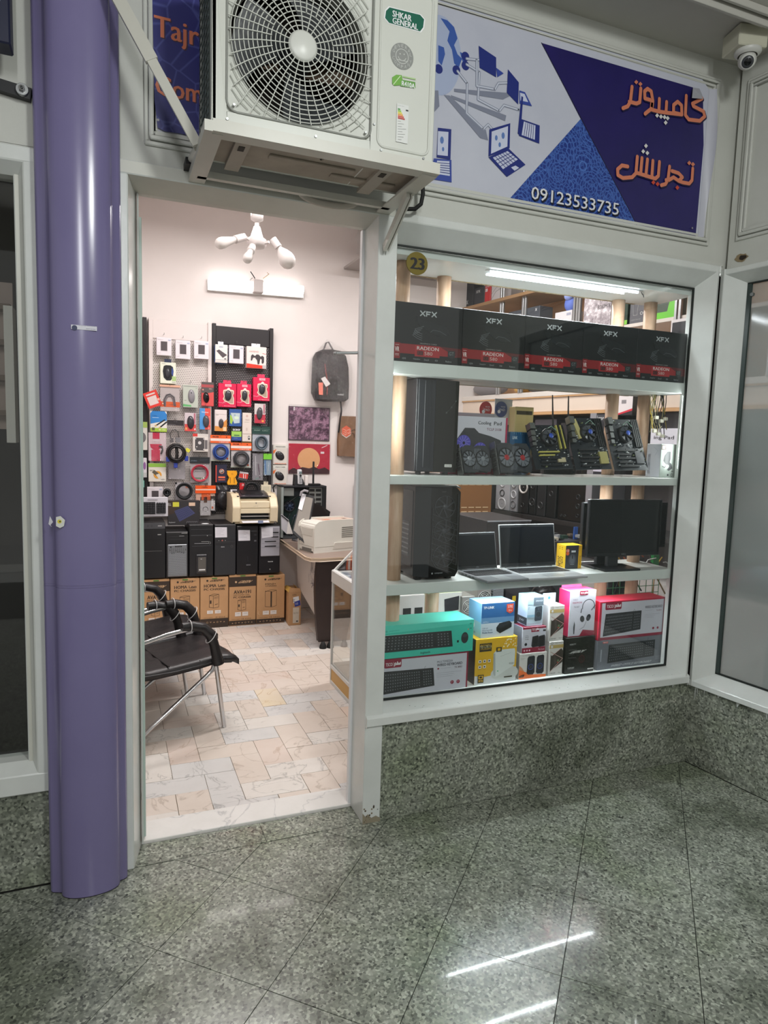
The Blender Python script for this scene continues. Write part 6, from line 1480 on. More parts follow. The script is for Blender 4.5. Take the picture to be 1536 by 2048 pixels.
t, b = bag('adapter_bag', 'clear bag with black header holding a short grey adapter cable', 'adapter', (335, 841, 366.5, 891), C('#2a2528', .4), .20, prh=blh); m = MB(); m.tube([pc(342, 878), pc(340, 868), pc(344, 861), pc(350, 859), pc(356, 864), pc(358, 875)], .0028, BLKM, 6); m.build('cable', t); m = MB(); q = pc(343, 880); m.box(q.x-.014, q.x+.014, YI-.012, YI, q.z-.02, q.z+.016, C('#6e6a6c', .4)); q = pc(356, 880); m.box(q.x-.02, q.x+.02, YI-.012, YI, q.z-.02, q.z+.02, C('#88868a', .4)); m.build('plugs', t, .002)
t, b = bag('usb_cable_bag', 'wide clear bag with round red and white label, left on the white panel', 'cable', (296.5, 866, 333, 922), None, .0, bcol=C('#e3cfd4', .4), prb=lambda P: (P.rect(.25, 0, .62, .22, C('#d0244f')), P.ell(.42, .40, .033, C('#e7d9dc')), P.poly([(.10, .40), (.74, .40), (.70, .52), (.56, .60), (.28, .60), (.14, .52)], C('#d0244f')), P.rect(.17, .60, .64, 1, C('#cf2a52')), P.text('CABLES &', .22, .30, .62, .34, C('#a0506a')), P.text('ACCESSORIES', .20, .355, .66, .39, C('#a0506a')), P.rect(.64, .62, .80, .68, C('#d8c0c0')))); m = MB(); m.tube([pc(322, 908), pc(325, 900), pc(324, 893), pc(318, 892)], .007, C('#4a4648', .4), 8); m.build('cable', t)
def fanp(P): P.rect(0, 0, .30, .16, C('#cf3a34')); P.rect(.06, .16, .96, .94, C('#ddd6d0')); P.rect(.14, .22, .74, .92, C('#4a4648', .4)); P.ell(.44, .50, .013, C('#c9c4c4')); P.rect(.76, .34, .94, .84, C('#6b6668')); 
for_ = pk('drive_caddy_pack', 'square clear pack with a dark metal drive caddy at the right of the white panel', 'pack', (385.5, 868, 417, 903.5), C('#d2cbc6', .4), .03, None, lambda P: (fanp(P), [P.ell(u, v, .005, C('#c9c4c4')) for u, v in ((.18, .28), (.70, .28), (.18, .86), (.70, .86), (.25, .72))]))
def sata(P): P.rect(0, 0, 1, .20, C('#8db94a', .4)); P.ell(.52, .62, .030, C('#dd9a35')); P.poly([(.20, .48), (.34, .36), (.60, .55), (.48, .72)], C('#5d5648')); P.poly([(.42, .62), (.60, .55), (.76, .78), (.60, .86)], C('#d5cfc2')); P.text('SATA', .08, .35, .34, .42, C('#5a5a50'), .0006); P.text('cable', .70, .82, .92, .90, C('#777'))
pk('cable_card', 'white and green card with orange disc and SATA text, lower left of the white panel', 'cable', (297, 927, 332, 963.5), C('#ddd6cb', .4), .02, None, sata)
t, b = bag('cable_bag', 'clear bag with black header and coiled red cable on the white panel', 'cable', (380, 914.5, 419, 966), C('#23262b', .35), .24, bcol=C('#b9b2b6', .4), prh=lambda P: (P.text('product', .05, .50, .35, .72, C('#8aa0b4')), P.line([(.5, .5), (.9, .4)], .002, C('#556'))), prb=lambda P: (P.rect(.15, .25, .80, .32, C('#6a666c')), P.rect(.1, .40, .7, .43, C('#8a868a')), P.rect(.05, .72, .8, .80, C('#6f9078')))); x0, x1, z0, zh, Y, c = b; coilm(t, ((x0+x1)/2, Y-.004, (z0+zh)/2), (x1-x0)*.42, .0045, C('#c1394e', .35), 3, seed=8)
# loose coils
def coil(label, px, py, rpx, tr, mat, turns, plugs=None, tie=True, name='coiled_cable', Y=5.58):
    c = at(px, py, Y); r = abs(at(px+rpx, py, Y).x-c.x); t = thing(name, label, 'cable', c-Vector((0, 0, r)), 0, 'coiled cables on the panels')
    coilm(t, c, r, tr, mat, turns, 'cable_loops', 1.02, int(px))
    if tie: m = MB(); m.tube([c+Vector((0, -.01, r*.8)), c+Vector((.004, -.02, 0)), c+Vector((0, -.02, -r*1.0)), c+Vector((-.003, -.01, -r*1.5))], tr*1.3, mat, 6); m.build('cable_end', t)
    if plugs:
        for dx, dz in plugs: m = MB(); m.box(c.x+r*dx-.014, c.x+r*dx+.014, Y-.03, Y-.012, c.z+r*dz-.02, c.z+r*dz+.02, C('#2d3f9a', .4)); m.build('blue_plug', t, .003)
coil('coil of thick black cable with blue plugs in the middle of the white panel', 352.5, 906, 17.5, .0095, C('#181416', .3), 4, ((-.98, -.75), (1.12, -.62), (-.1, -1.45)))
coil('small dark bundle of black cable low on the white panel', 334, 985, 5.5, .009, BLK, 3)
coil('coil of black cable on a silver bag, low on the white panel', 368.5, 982, 15.0, .0075, BLKM, 3, None, False)
coil('coil of black cable just above the cream printer', 502, 979, 13.5, .0065, BLKM, 3, None, False)
t, b = bag('cable_bag', 'crumpled clear bag hanging below the blue-plug cable coil', 'cable', (336, 922, 371, 959), None, 0, bcol=C('#b3adb2', .3), Y=5.61)
t, b = bag('silver_bag', 'silver antistatic bag behind the black cable coil low on the white panel', 'bag', (350, 965, 384, 1000), None, 0, bcol=C('#c4bec2', .3), Y=5.62, prb=lambda P: (P.rect(.62, .15, .82, .32, C('#d98a70')), P.rect(0, .0, .12, .10, BLK)))
t, b = bag('orange_bag', 'shiny orange bag at the bottom right of the white panel', 'bag', (391, 971, 431, 1002), C('#ef5a1e', .25), .50, bcol=C('#e3b8a4', .35), prh=lambda P: (P.rect(0, .45, 1, .62, C('#f0c9b4')), P.text('cable', .3, .1, .6, .3, C('#8a2f10'))), prb=lambda P: P.rect(.3, 0, .75, .9, C('#ea6428')))
t, b = bag('earphone_bag', 'small clear bag of white earphones below the orange bag', 'bag', (400, 994, 422, 1032), None, 0, bcol=C('#c9c4c6', .3), prb=lambda P: (P.rect(.35, 0, .65, .3, C('#6a4a38')), P.ringp(.5, .65, .02, .004, C('#2c2a2e')), P.ringp(.5, .70, .015, .003, C('#e8e4e6')))); 
t, b = bag('tester_bag', 'slim clear bag with a white and orange device, right of the earphone bag', 'bag', (420, 992, 431, 1022), None, 0, bcol=C('#d4ced0', .3), prb=lambda P: (P.rect(.3, .2, .6, .9, C('#e4e0e2')), P.rect(.32, .7, .6, .85, C('#d9622f'))))
# black panel goods
def rch(P): P.rect(.0, 0, 1, 1, C('#2f5596', .4)); P.poly([(.05, .3), (.35, .55), (.2, .9), (.05, .8)], C('#9cc24a')); P.poly([(.1, .22), (.88, .22), (.85, .8), (.4, .84)], C('#b9c6c9', .35)); P.ell(.6, .5, .012, C('#cfe0c8'), ru=.018); P.ell(.45, .35, .008, C('#8fa8b8'))
pk('battery_charger_pack', 'blue and lime blister pack near the top middle of the black panel goods', 'pack', (458.5, 819, 483, 852), C('#2f5596', .4), .03, None, rch)
def sony(P): P.rect(0, 0, 1, .34, BLK); P.text('SONY', .12, .16, .88, .30, WHT, .0015); P.rect(0, .34, 1, .72, C('#9cc65a', .4)); P.rect(0, .72, 1, 1, C('#2f4a8e', .4)); P.rect(.25, .58, .8, .66, C('#3f6a4a')); P.line([(.2, .82), (.6, .82)], .002, C('#8aa0cc'))
pk('battery_pack', 'small black, green and blue battery card marked SONY on the black panel', 'pack', (463, 853.5, 483, 881), C('#9cc65a', .4), .015, None, sony, hook=False, Y=5.61)
def wtl(P): P.ringp(.5, .11, .006, .002, C('#c05a50')); P.text('TSCO', .3, .22, .75, .27, C('#a98a84')); P.line([(.2, .32), (.7, .32)], .002, C('#bba')); P.rect(.38, .52, .56, .62, C('#c9b9b0')); P.rect(0, .72, 1, .735, C('#b3a49c')); P.rect(.62, .80, .82, .93, C('#333')); P.rect(.67, .82, .78, .88, C('#ddd'))
pk('adapter_pack', 'tall cream pack in two layers between the SONY card and the dark green bag', 'pack', (484.5, 826, 503.5, 883), C('#dccfc6', .4), .02, None, wtl)
pk('adapter_pack', 'lime-edged pack showing beneath the tall cream pack', 'pack', (484, 864, 503.5, 885), C('#b8cf8a', .4), .01, None, None, False, Y=5.62)
t, b = bag('cable_bag', 'clear bag of grey cable with dark green header on the black panel', 'cable', (504, 853.5, 540, 903), C('#22403a', .35), .30, bcol=C('#c3c8d2', .3), prh=lambda P: (P.text('MAGNET', .10, .45, .45, .60, C('#9fb8ac')), P.text('SUPPLY', .55, .50, .9, .62, C('#9fb8ac')), P.line([(0, .3), (1, .36)], .002, C('#6a8a80')))); x0, x1, z0, zh, Y, c = b; coilm(t, ((x0+x1)/2, Y-.004, (z0+zh)/2), (x1-x0)*.30, .007, C('#52606c', .35), 3, seed=4, sq=1.15)
t, b = bag('long_clear_bag', 'long crinkled clear bag of thin tools on the lower black panel', 'bag', (504, 907, 527, 961), None, 0, bcol=C('#8f8c92', .3), prb=lambda P: (P.line([(.3, .1), (.35, .8)], .006, C('#c9c6cc')), P.line([(.55, .4), (.7, .9)], .010, C('#6a5a66')), P.line([(.3, .95), (.6, .9)], .004, C('#5fa89a'))))
t, b = bag('screwdriver_bag', 'clear bag with bright green corner card and blue tool, right edge of the black panel', 'bag', (527, 907.5, 543, 951), C('#74c23a', .35), .26, bcol=C('#8ea3b4', .3), prb=lambda P: (P.line([(.2, .1), (.3, .9)], .012, C('#5a82b4')), P.line([(.7, .2), (.6, .7)], .006, C('#b8c0c8'))))
def ear(P): P.rect(0, 0, 1, 1, C('#25243c', .4)); P.ell(.55, .38, .020, C('#d98a6a')); P.ell(.55, .38, .016, C('#5b4a48')); P.ringp(.47, .38, .006, .003, C('#ddd5cf')); P.ringp(.62, .34, .006, .003, C('#ddd5cf')); P.rect(.25, .66, .85, .76, C('#e2694a')); P.rect(.25, .83, .85, .87, C('#e2694a')); P.rect(.0, .05, .10, .98, C('#c8402f'))
pk('earphone_pack', 'navy and orange earphone pack with round window on the lower black panel', 'pack', (431, 929, 453.5, 965), C('#25243c', .4), .03, None, ear)
t = thing('yellow_holder', 'bright yellow hourglass-shaped battery holder on the lower black panel', 'holder', at(464, 969, YI)); q = [(455, 942), (473, 942), (474, 948), (470, 955), (474, 965), (473, 969), (456, 969), (455, 965), (459, 955), (455, 948)]
m = MB(); m.prism([at(x, y, YI) for x, y in q], (0, .02, 0), C('#f0a51e', .35)); m.build('holder_body', t, .002); m = MB(); P, uv = pxprint(m, YI, 455, 942, 474, 969, .0012)
for x in (460.5, 468.5): P.line([uv(x, 955), uv(x, 966)], .005, C('#8a5a14'))
P.ringp(*uv(464.5, 948), .006, .002, C('#b06f12')); m.build('front_print', t)
pk('card_reader_pack', 'small tilted silver and red pack on the lower black panel', 'pack', (478, 944, 496, 961), C('#c9c2c4', .3), .012, None, lambda P: (P.poly([(0, .25), (1, .15), (1, .75), (0, .7)], C('#c8392e')), P.line([(.45, .25), (.55, .75)], .006, C('#e8e2e2')), P.line([(.7, .25), (.75, .7)], .004, C('#e8e2e2')), P.rect(0, .75, 1, 1, C('#444'))), rot=.18)
pk('red_tag_pack', 'small red pack peeking out left of the coil above the printer', 'pack', (479, 966, 489, 981), C('#c9242a', .35), .012, None, lambda P: P.text('DR', .5, .1, .9, .4, WHT), False, Y=5.61)
pk('clip_pack', 'cream hanging pack with a clear window at the lower right of the black panel', 'pack', (522, 970, 542.5, 1001), C('#d5cbb4', .4), .03, None, lambda P: (P.rect(.2, .1, .8, .7, C('#c2bba6')), P.ringp(.5, .3, .004, .001, C('#8a8470'))), tab=C('#c9bfa8', .4))
t, b = bag('black_bag', 'black crinkled plastic bag hanging between the orange bag and paper strips', 'bag', (431, 971, 459, 1020), None, 0, body=C('#242226', .22), Y=5.60); m = MB(); g = random.Random(9); m.ell(at(445, 1000, 5.59), (.05, .022, .075), mottled('black_polythene', '#1c1a1e', '#2b292d', 20, .2, .6, bscale=40), 14, 10); m.build('bag_bulge', t); 
t = thing('paper_strips', 'white paper strips hanging left of the cream printer', 'paper', at(468, 1023, YI)); 
for r in ((461, 979, 474, 1000), (463, 990, 476, 1023)): m = MB(); a = at(r[0], r[3], 5.60-.004*(r[1] > 985)); b_ = at(r[2], r[1], 5.60); m.box(a.x, b_.x, a.y, a.y+.002, a.z, b_.z, C('#e0dce2', .5)); m.build('paper_strip', t)
t, b = pk('yellow_tag', 'small yellow zip tag beside the blue-plug cable coil', 'tag', (371, 897, 380, 904), C('#e2dc4a', .4), .004, None, None, False, rot=.5)
# goods at the very left, on the first black panel
pk('mouse_pack', 'grey mouse pack half hidden by the door edge, far left', 'mouse pack', (276, 844, 294.5, 900), C('#cfcbc4', .4), .03, None, lambda P: (P.rect(0, 0, 1, .2, C('#9bb35a')), P.ell(.45, .55, .04, C('#6d6a6c', .3), ru=.028)))
pk('headset_pack', 'white pack with purple picture at far left below the grey mouse pack', 'pack', (276, 916, 293.5, 955), C('#d2cdd2', .4), .03, None, lambda P: (P.ell(.75, .4, .03, C('#8a5a94'), ru=.01), P.rect(.5, .75, 1, .95, C('#bbb'))))
pk('teal_pack', 'small teal pack glimpsed at the door edge below the purple one', 'pack', (276, 961, 288.5, 975), C('#7fc4b4', .4), .03, None, None)

# --- posters / mouse mats in film
POST1 = NT('purple_cloud_print'); co = POST1.co(); POST1.l.new(POST1.ramp(POST1.noise(co, 16, 8, .75), [(.32, '#1e1a20'), (.47, '#5c3f55'), (.58, '#b58ba4'), (.72, '#3a2c38')]), POST1.b.inputs['Base Color']); POST1.b.inputs['Roughness'].default_value = .35
for r, mt, l, pr in (((576.5, 816, 660, 880), C('#4c3d49', .35), 'dark purple patterned mouse mat in clear film on the back wall', lambda P: (P.rect(.02, .02, .98, .97, POST1.m), P.rect(.11, .02, .15, .12, C('#d8d0d4')))), ((577, 889, 660, 947), C('#c32743', .35), 'red mouse mat with a large peach disc in clear film, below the purple one', lambda P: (P.ell(.485, .52, .100, C('#eeb27e', .4), n=36), P.poly([(.0, .90), (.12, .80), (.2, .86), (.33, .78), (.5, .82), (.62, .76), (.74, .84), (.88, .78), (1, .88), (1, 1), (0, 1)], C('#3c1a24')), P.rect(.77, .25, .86, .32, C('#e8dede')), P.line([(.80, .12), (.93, .03)], .006, C('#ecdfe2'))))):
    a = at(r[0], r[3], 5.712); b = at(r[2], r[1], 5.712); t = thing('mouse_mat', l, 'mouse mat', ((a.x+b.x)/2, 5.715, a.z), 0, 'mouse mats on the back wall')
    m = MB(); m.box(a.x, b.x, 5.712, 5.7195, a.z, b.z, mt); m.build('mat', t); m = MB(); pr(Print(m, (a.x, 5.712, b.z), (b.x, 5.712, b.z), (a.x, 5.712, a.z), .0008)); m.build('front_print', t)
    n = 8; g = random.Random(3); vs = [(a.x-.004+(b.x-a.x+.008)*i/n, 5.700-g.uniform(0, .008), a.z-.004+(b.z-a.z+.02)*j/n) for j in range(n+1) for i in range(n+1)]
    m = MB(); m.add(vs, [(j*(n+1)+i, j*(n+1)+i+1, (j+1)*(n+1)+i+1, (j+1)*(n+1)+i) for j in range(n) for i in range(n)], BAG); m.build('clear_film', t)
# --- backpack
t = thing('backpack', 'black backpack in a clear plastic bag hanging on the back wall', 'backpack', at(660, 803, 5.66))
FAB = mottled('charcoal_nylon', '#2a2629', '#353034', 14, .6, .3, 5, bscale=90)
q = [(627, 735), (628, 716), (634, 704), (645, 699), (665, 699), (681, 702), (692, 712), (697, 735), (698, 770), (697, 798), (690, 803), (650, 803), (632, 800), (625, 785)]
c = at(662, 752, 5.64); m = MB(); outer = [at(x, y, 5.66) for x, y in q]; n = len(q); vs = []
for d, k in ((.05, 1), (0, 1), (-.035, .93), (-.055, .74), (-.06, .40)): vs += [Vector((c.x+(p.x-c.x)*k, 5.66+d, c.z+(p.z-c.z)*k)) for p in outer]
fs = [(j*n+i, j*n+(i+1) % n, (j+1)*n+(i+1) % n, (j+1)*n+i) for j in range(4) for i in range(n)]; m.add(vs, fs, FAB, True); m.add(vs[4*n:], [tuple(range(n))], FAB); m.build('bag_shell', t)
m = MB(); m.prism([at(x, y, 5.600) for x, y in ((634, 760), (688, 760), (690, 798), (634, 796))], (0, .02, 0), C('#211e21', .6)); m.build('front_pocket', t, .008)
m = MB(); m.tube([at(650, 728, 5.597), at(652, 745, 5.592), at(655, 762, 5.592), at(654, 790, 5.592)], .004, C('#8e3430', .5), 6); m.build('red_zip', t)
m = MB(); m.tube([at(647, 700, 5.66), at(652, 686, 5.66), at(657, 684, 5.66), at(666, 700, 5.66)], .007, C('#6a6668', .5), 6); m.build('carry_loop', t)
m = MB(); m.tube([at(681, 802, 5.67), at(683, 820, 5.68), at(680, 845, 5.68), at(677, 865, 5.69)], .008, BLKM, 5); m.build('shoulder_strap', t)
m = MB(); p = [at(x, y, 5.585) for x, y in ((642, 757), (650, 753), (661, 768), (652, 774))]; m.prism(p, (0, .002, 0), C('#dcd6d4', .5)); m.build('price_tag', t); m = MB(); p = [at(x, y, 5.588) for x, y in ((637, 765), (646, 765), (646, 790), (638, 789))]; m.prism(p, (0, .002, 0), C('#e8806c', .4)); m.build('coral_tag', t)
m = MB(); P, uv = pxprint(m, 5.598, 674, 785, 688, 792); P.text('iroBell', *uv(675, 787), *uv(687, 791), C('#d8d4d6'), .0006); m.build('brand_print', t)
m = MB(); q2 = [(654, 678), (640, 695), (624, 715), (617, 745), (621, 780), (628, 806), (660, 840), (692, 820), (703, 790), (705, 740), (698, 706), (678, 692)]; g = random.Random(12); ce_ = at(660, 752, 5.575); o2 = [at(x, y, 5.67) for x, y in q2]; n = len(q2); vs = list(o2)+[Vector((ce_.x+(p.x-ce_.x)*.78, 5.595+g.uniform(-.008, .008), ce_.z+(p.z-ce_.z)*.78)) for p in o2]+[Vector((ce_.x+(p.x-ce_.x)*.4, 5.575+g.uniform(-.008, .006), ce_.z+(p.z-ce_.z)*.4)) for p in o2]
m.add(vs, [(j*n+i, j*n+(i+1) % n, (j+1)*n+(i+1) % n, (j+1)*n+i) for j in range(2) for i in range(n)]+[tuple(range(2*n, 3*n))], BAG, False); m.build('clear_bag', t)
# --- brown sleeve
t = thing('laptop_sleeve', 'brown folded laptop sleeve with orange hexagon tag at the right of the back wall', 'sleeve', at(697, 911, 5.68))
m = MB(); m.prism([at(x, y, 5.66) for x, y in ((685, 835), (722, 836), (722, 912), (680, 909), (680, 880))], (0, .05, 0), mottled('brown_canvas', '#7c5c44', '#8e6c52', 12, .7, .2)); m.build('sleeve_body', t, .012)
m = MB(); P, uv = pxprint(m, 5.658, 680, 835, 722, 912, .002); hxp = lambda cx, cy, r, rv: [uv(cx+cos(rad(90+60*i))*r, cy-sin(rad(90+60*i))*rv) for i in range(6)]
P.poly(hxp(692.5, 864, 10.5, 12.5), C('#d9cfc8', .4)); P.poly(hxp(692.5, 862.5, 10, 11.5), C('#e8694a', .4))
for s in (((686, 858), (692, 861), (692, 870), (686, 867)), ((694, 861), (699, 858), (699, 866), (695, 868)), ((687, 863), (691, 865))): P.line([uv(*p_) for p_ in s], .004, C('#f2c8b4'))
for s in (((703, 862), (708, 859), (713, 862)), ((704, 866), (708, 868), (708, 875)), ((711, 866), (711, 874), (714, 872))): P.line([uv(*p_) for p_ in s], .005, C('#33261f'))
m.build('tag_and_mark', t)
m = MB(); n = 5; g = random.Random(2); a, b = at(679, 914, 5.64), at(722, 832, 5.64); vs = [(a.x+(b.x-a.x)*i/n, 5.645-g.uniform(0, .012), a.z+(b.z-a.z)*j/n) for j in range(n+1) for i in range(n+1)]; m.add(vs, [(j*(n+1)+i, j*(n+1)+i+1, (j+1)*(n+1)+i+1, (j+1)*(n+1)+i) for j in range(n) for i in range(n)], BAG); m.build('clear_film', t)

# --- chandelier without a shade
YC = 3.9
t = thing('bulb_holder_lamp', 'white ceiling lamp with four angled bulb holders, unlit', 'lamp', at(515, 430, YC))
PL = C('#dcd4d2', .35); c0 = at(514, 440, YC); cb = at(509, 488, YC); ax_ = (cb-c0).normalized()
m = MB(); m.cyl((c0.x, YC, 3.30), (c0.x, YC, c0.z+.03), .008, .008, PL, 10); m.lathe((c0.x, YC, c0.z+.03), (0, 0, -1), [(.012, -.01), (.036, 0), (.034, .03), (.012, .042)], PL); m.build('canopy_and_rod', t)
m = MB(); h_ = c0.z-cb.z; m.lathe((c0.x, YC, c0.z), (0, 0, -1), [(.012, -.01), (.012, h_*.25), (.018, h_*.28), (.036, h_*.72), (.052, h_*.80), (.054, h_*1.04), (.040, h_*1.14), (0, h_*1.16)], PL, 24); m.build('lamp_body', t)
BULB = C('#e6dfdc', .25)
for (jx, jy), (sx, sy), (bx, by), dy, r in (((490, 474), (462, 482), (441, 487), -.06, .030), ((505, 493), (501, 502), (495, 517), -.13, .026), ((538, 484), (560, 488), (575, 521), -.10, .046)):
    Y2 = YC+dy; a = Vector((c0.x, YC, cb.z)); j = at(jx, jy, YC+dy*.5); s = at(sx, sy, Y2); b = at(bx, by, Y2-.02)
    m = MB(); d0 = (j-a); m.bar(a+d0*.5, j, .016, .012, PL); m.build('swivel_arm', t)
    d = (b-s).normalized() if bx > 500 and bx < 580 and by > 518 else (b-j).normalized(); st = j
    if by > 518: st = at(545, 477, Y2); d = (b-st).normalized(); 
    L_ = (b-st).length; m = MB(); m.lathe(st, d, [(.006, 0), (.020, .002), (.021, L_*.38), (.022, L_*.40), (.014, L_*.41)], PL, 16); m.build('bulb_socket', t)
    m = MB(); m.lathe(st+d*L_*.38, d, [(.013, 0), (.017, L_*.10), (r*.75, L_*.30), (r*.98, L_*.50), (r, L_*.62), (r*.9, L_*.62+r*.45), (r*.6, L_*.62+r*.8), (r*.25, L_*.62+r*.97), (0, L_*.62+r)], BULB, 20); m.build('light_bulb', t)
# --- tube light on the back wall
t = thing('tube_light', 'lit wall tube lamp with a middle bracket above the perforated panels', 'lamp', at(512, 575, 5.68))
a, b = at(416, 552, 5.66), at(608, 592, 5.66); za, zb_ = at(416, 577, 5.66).z, at(608, 570, 5.66).z
m = MB(); m.bar((a.x, 5.70, (a.z+za)/2-.012), (b.x, 5.70, (zb_+b.z)/2-.012), .04, .088, C('#dcdcda', .4)); m.build('lamp_base', t)
m = MB(); m.cyl((a.x+.008, 5.665, (a.z+za)/2+.004), (b.x-.008, 5.665, (zb_+b.z)/2+.004), .034, .034, C('#fff6f2', .4, 0, 6.5), 16); m.build('glowing_tube', t)
c = at(517, 572, 5.63); m = MB(); m.box(c.x-.040, c.x+.040, 5.622, 5.70, c.z-.052, c.z+.050, C('#b9b0ae', .4)); m.build('centre_clip', t, .006)
m = MB(); m.tube([at(510, 557, 5.66), at(505, 549, 5.65), at(501, 543, 5.65)], .004, BLKM, 5); m.tube([at(526, 557, 5.66), at(533, 552, 5.65), at(538, 548, 5.66), at(534, 545, 5.66)], .003, C('#b59a7a', .5), 5); m.tube([at(505, 556, 5.66), at(500, 560, 5.65), at(503, 566, 5.65)], .004, C('#aaa5a5'), 5); m.build('loose_wires', t)
# --- board corner and film scraps at the upper right
t = thing('ceiling_shelf', 'underside corner of a grey shelf board at the upper right of the doorway', 'shelf', (2.1, 5.5, 2.93))
m = MB(); p0 = at(688, 538, 5.71); zz_ = p0.z; q = [Vector((p0.x, 5.718, zz_)), atz(722, 524, zz_), atz(742, 515, zz_)]; m.box(p0.x, 2.75, 5.25, 5.718, zz_, zz_+.02, C('#9b9490', .5)); m.build('board', t, .002); m = MB(); m.box(p0.x+.2, 2.7, 5.32, 5.66, zz_-.003, zz_+.001, C('#6b625e', .5)); m.build('recess', t)
t = thing('plastic_film_scrap', 'torn clear plastic film hanging inside the top right corner of the doorway', 'film', at(722, 485, 2.51)); m = MB(); g = random.Random(4); vs = []
for j in range(7): p_ = at(722, 456+8.8*j, 2.51); vs += [(p_.x-.010-g.uniform(0, .008), 2.512+g.uniform(0, .02), p_.z), (p_.x+.004, 2.512, p_.z), (p_.x+.018, 2.512+g.uniform(0, .02), p_.z)]
m.add(vs, [(3*j+i, 3*j+i+1, 3*j+i+4, 3*j+i+3) for j in range(6) for i in range(2)], BAG); m.build('film', t)
# --- cardboard cartons on the floor
KPR = C('#3a2d24', .6)
def icons(P, v):
    for k in range(7):
        u = .13+.12*k
        if k % 3 == 0: P.poly([(u, v), (u+.035, v+.022), (u-.035, v+.022)], C('#a98a68'))
        elif k % 3 == 1: P.ringp(u, v+.012, .006, .0022, C('#a98a68'), 10)
        else: P.line([(u-.03, v+.005), (u+.03, v+.005)], .003, C('#a98a68')); P.line([(u, v), (u, v+.022)], .003, C('#a98a68'))
def pcd(P, x0, y0, x1, y1, two=False):
    w_ = .0022; dx = (x1-x0)*.42; yk = (y1-y0)
    fr = [(x0, y0+yk*.10), (x0+dx, y0+yk*.14), (x0+dx, y1), (x0, y1-yk*.08), (x0, y0+yk*.10)]
    if two: fr = [(x0, y0+yk*.06), (x0+(x1-x0)*.55, y0+yk*.10), (x0+(x1-x0)*.55, y1), (x0, y1-yk*.05), (x0, y0+yk*.06)]; dx = (x1-x0)*.55
    P.line(fr, w_, KPR); P.line([(x0, y0+yk*.10), (x0+(x1-x0)*.5, y0), (x1, y0+yk*.05), (x0+dx, y0+yk*.14)], w_, KPR); P.line([(x1, y0+yk*.05), (x1, y1-yk*.06), (x0+dx, y1)], w_, KPR)
    if two: P.rect(x0+dx-.03, y0+yk*.12, x0+dx+.02, y1-yk*.02, KPR)
    else:
        P.rect(x0+.02, y0+yk*.45, x0+.075, y0+yk*.68, KPR); P.line([(x0+dx+.03, y0+yk*.25), (x1-.02, y0+yk*.20)], .0016, KPR); P.line([(x0+dx+.03, y0+yk*.33), (x1-.02, y0+yk*.28)], .0016, KPR); P.line([(x0+dx+.06, y0+yk*.75), (x1-.04, y0+yk*.72)], .0030, KPR)
def green(P, u0, v0, u1, v1, col):
    P.ell(u0+.03, (v0+v1)/2, .008, col); P.poly([(u0, v0), (u0+.035, v0+.008), (u0+.02, (v0+v1)/2)], col); P.text('GREEN', u0+.08, v0, u1, v1, col, .0022, .03)
def lam(P, u, v, w, h):
    s = .0040; e = lambda a, b: (u+w*a, v+h*b)
    P.line([e(.0, .15), e(.0, .85)], s, KPR); P.line([e(.0, .85), e(.35, .85), e(.35, .45), e(.6, .45), e(.6, .9)], s, KPR); P.line([e(.35, .85), e(1, .85), e(1, .45), e(.75, .45), e(.75, .85)], s, KPR)
def homa(P): green(P, .22, .045, .72, .085, KPR); P.text('HOMA', .13, .135, .56, .195, KPR, .002); lam(P, .64, .135, .24, .06); P.text('PC CHASSIS', .13, .215, .86, .255, KPR, .0016); pcd(P, .32, .33, .66, .61)
def foot(P, dark): 
    P.rect(.24, .655, .45, .72, C('#d9d2cc')); P.rect(.52, .655, .73, .72, C('#d9d2cc')); P.text('code', .29, .672, .40, .685, C('#556')); P.line([(.29, .70), (.41, .70)], .001, C('#667')); P.text('code', .57, .672, .68, .685, C('#556')); P.line([(.57, .70), (.69, .70)], .001, C('#667'))
    P.text('model no. standard', .12, .79, .44, .805, KPR); P.text('CE', .54, .785, .61, .81, KPR); P.text('0 0 0 0', .66, .785, .88, .81, KPR)
    P.rect(0, .87 if dark else .82, 1, .975 if dark else 1, C('#33261c', .6)); icons(P, .905 if dark else .88)
def f_homa(P): homa(P); foot(P, False)
def f_ava(P):
    P.rect(0, .04, 1, .23, C('#33261c', .6)); green(P, .22, .115, .73, .165, C('#c9a680')); P.text('AVA+191', .17, .30, .80, .37, KPR, .0022); P.text('MID POWER CASE', .16, .385, .76, .405, KPR); P.text('PC CHASSIS', .16, .42, .80, .455, KPR, .0016); pcd(P, .32, .48, .62, .70); foot2(P)
def foot2(P):
    P.rect(.22, .73, .44, .81, C('#d9d2cc')); P.rect(.49, .73, .71, .81, C('#d9d2cc')); P.text('code', .27, .75, .39, .765, C('#556')); P.text('code', .54, .75, .66, .765, C('#556')); P.text('model no. standard', .10, .86, .40, .875, KPR); P.text('CE  0 0 0 0', .46, .855, .82, .88, KPR); P.rect(0, .895, 1, .985, C('#33261c', .6)); icons(P, .93)
def f_slim(P): green(P, .27, .065, .76, .105, KPR); P.text('MINI+', .30, .165, .68, .20, KPR); P.text('CHASSIS', .30, .21, .70, .235, KPR); pcd(P, .30, .30, .70, .66, True); foot2(P); P.line([(.07, .73), (.05, .78), (.1, .80)], .0015, C('#e0c8a8'))
edges = [(.2075, .404), (.408, .626), (.629, .846), (.850, 1.064), (1.068, 1.298)]
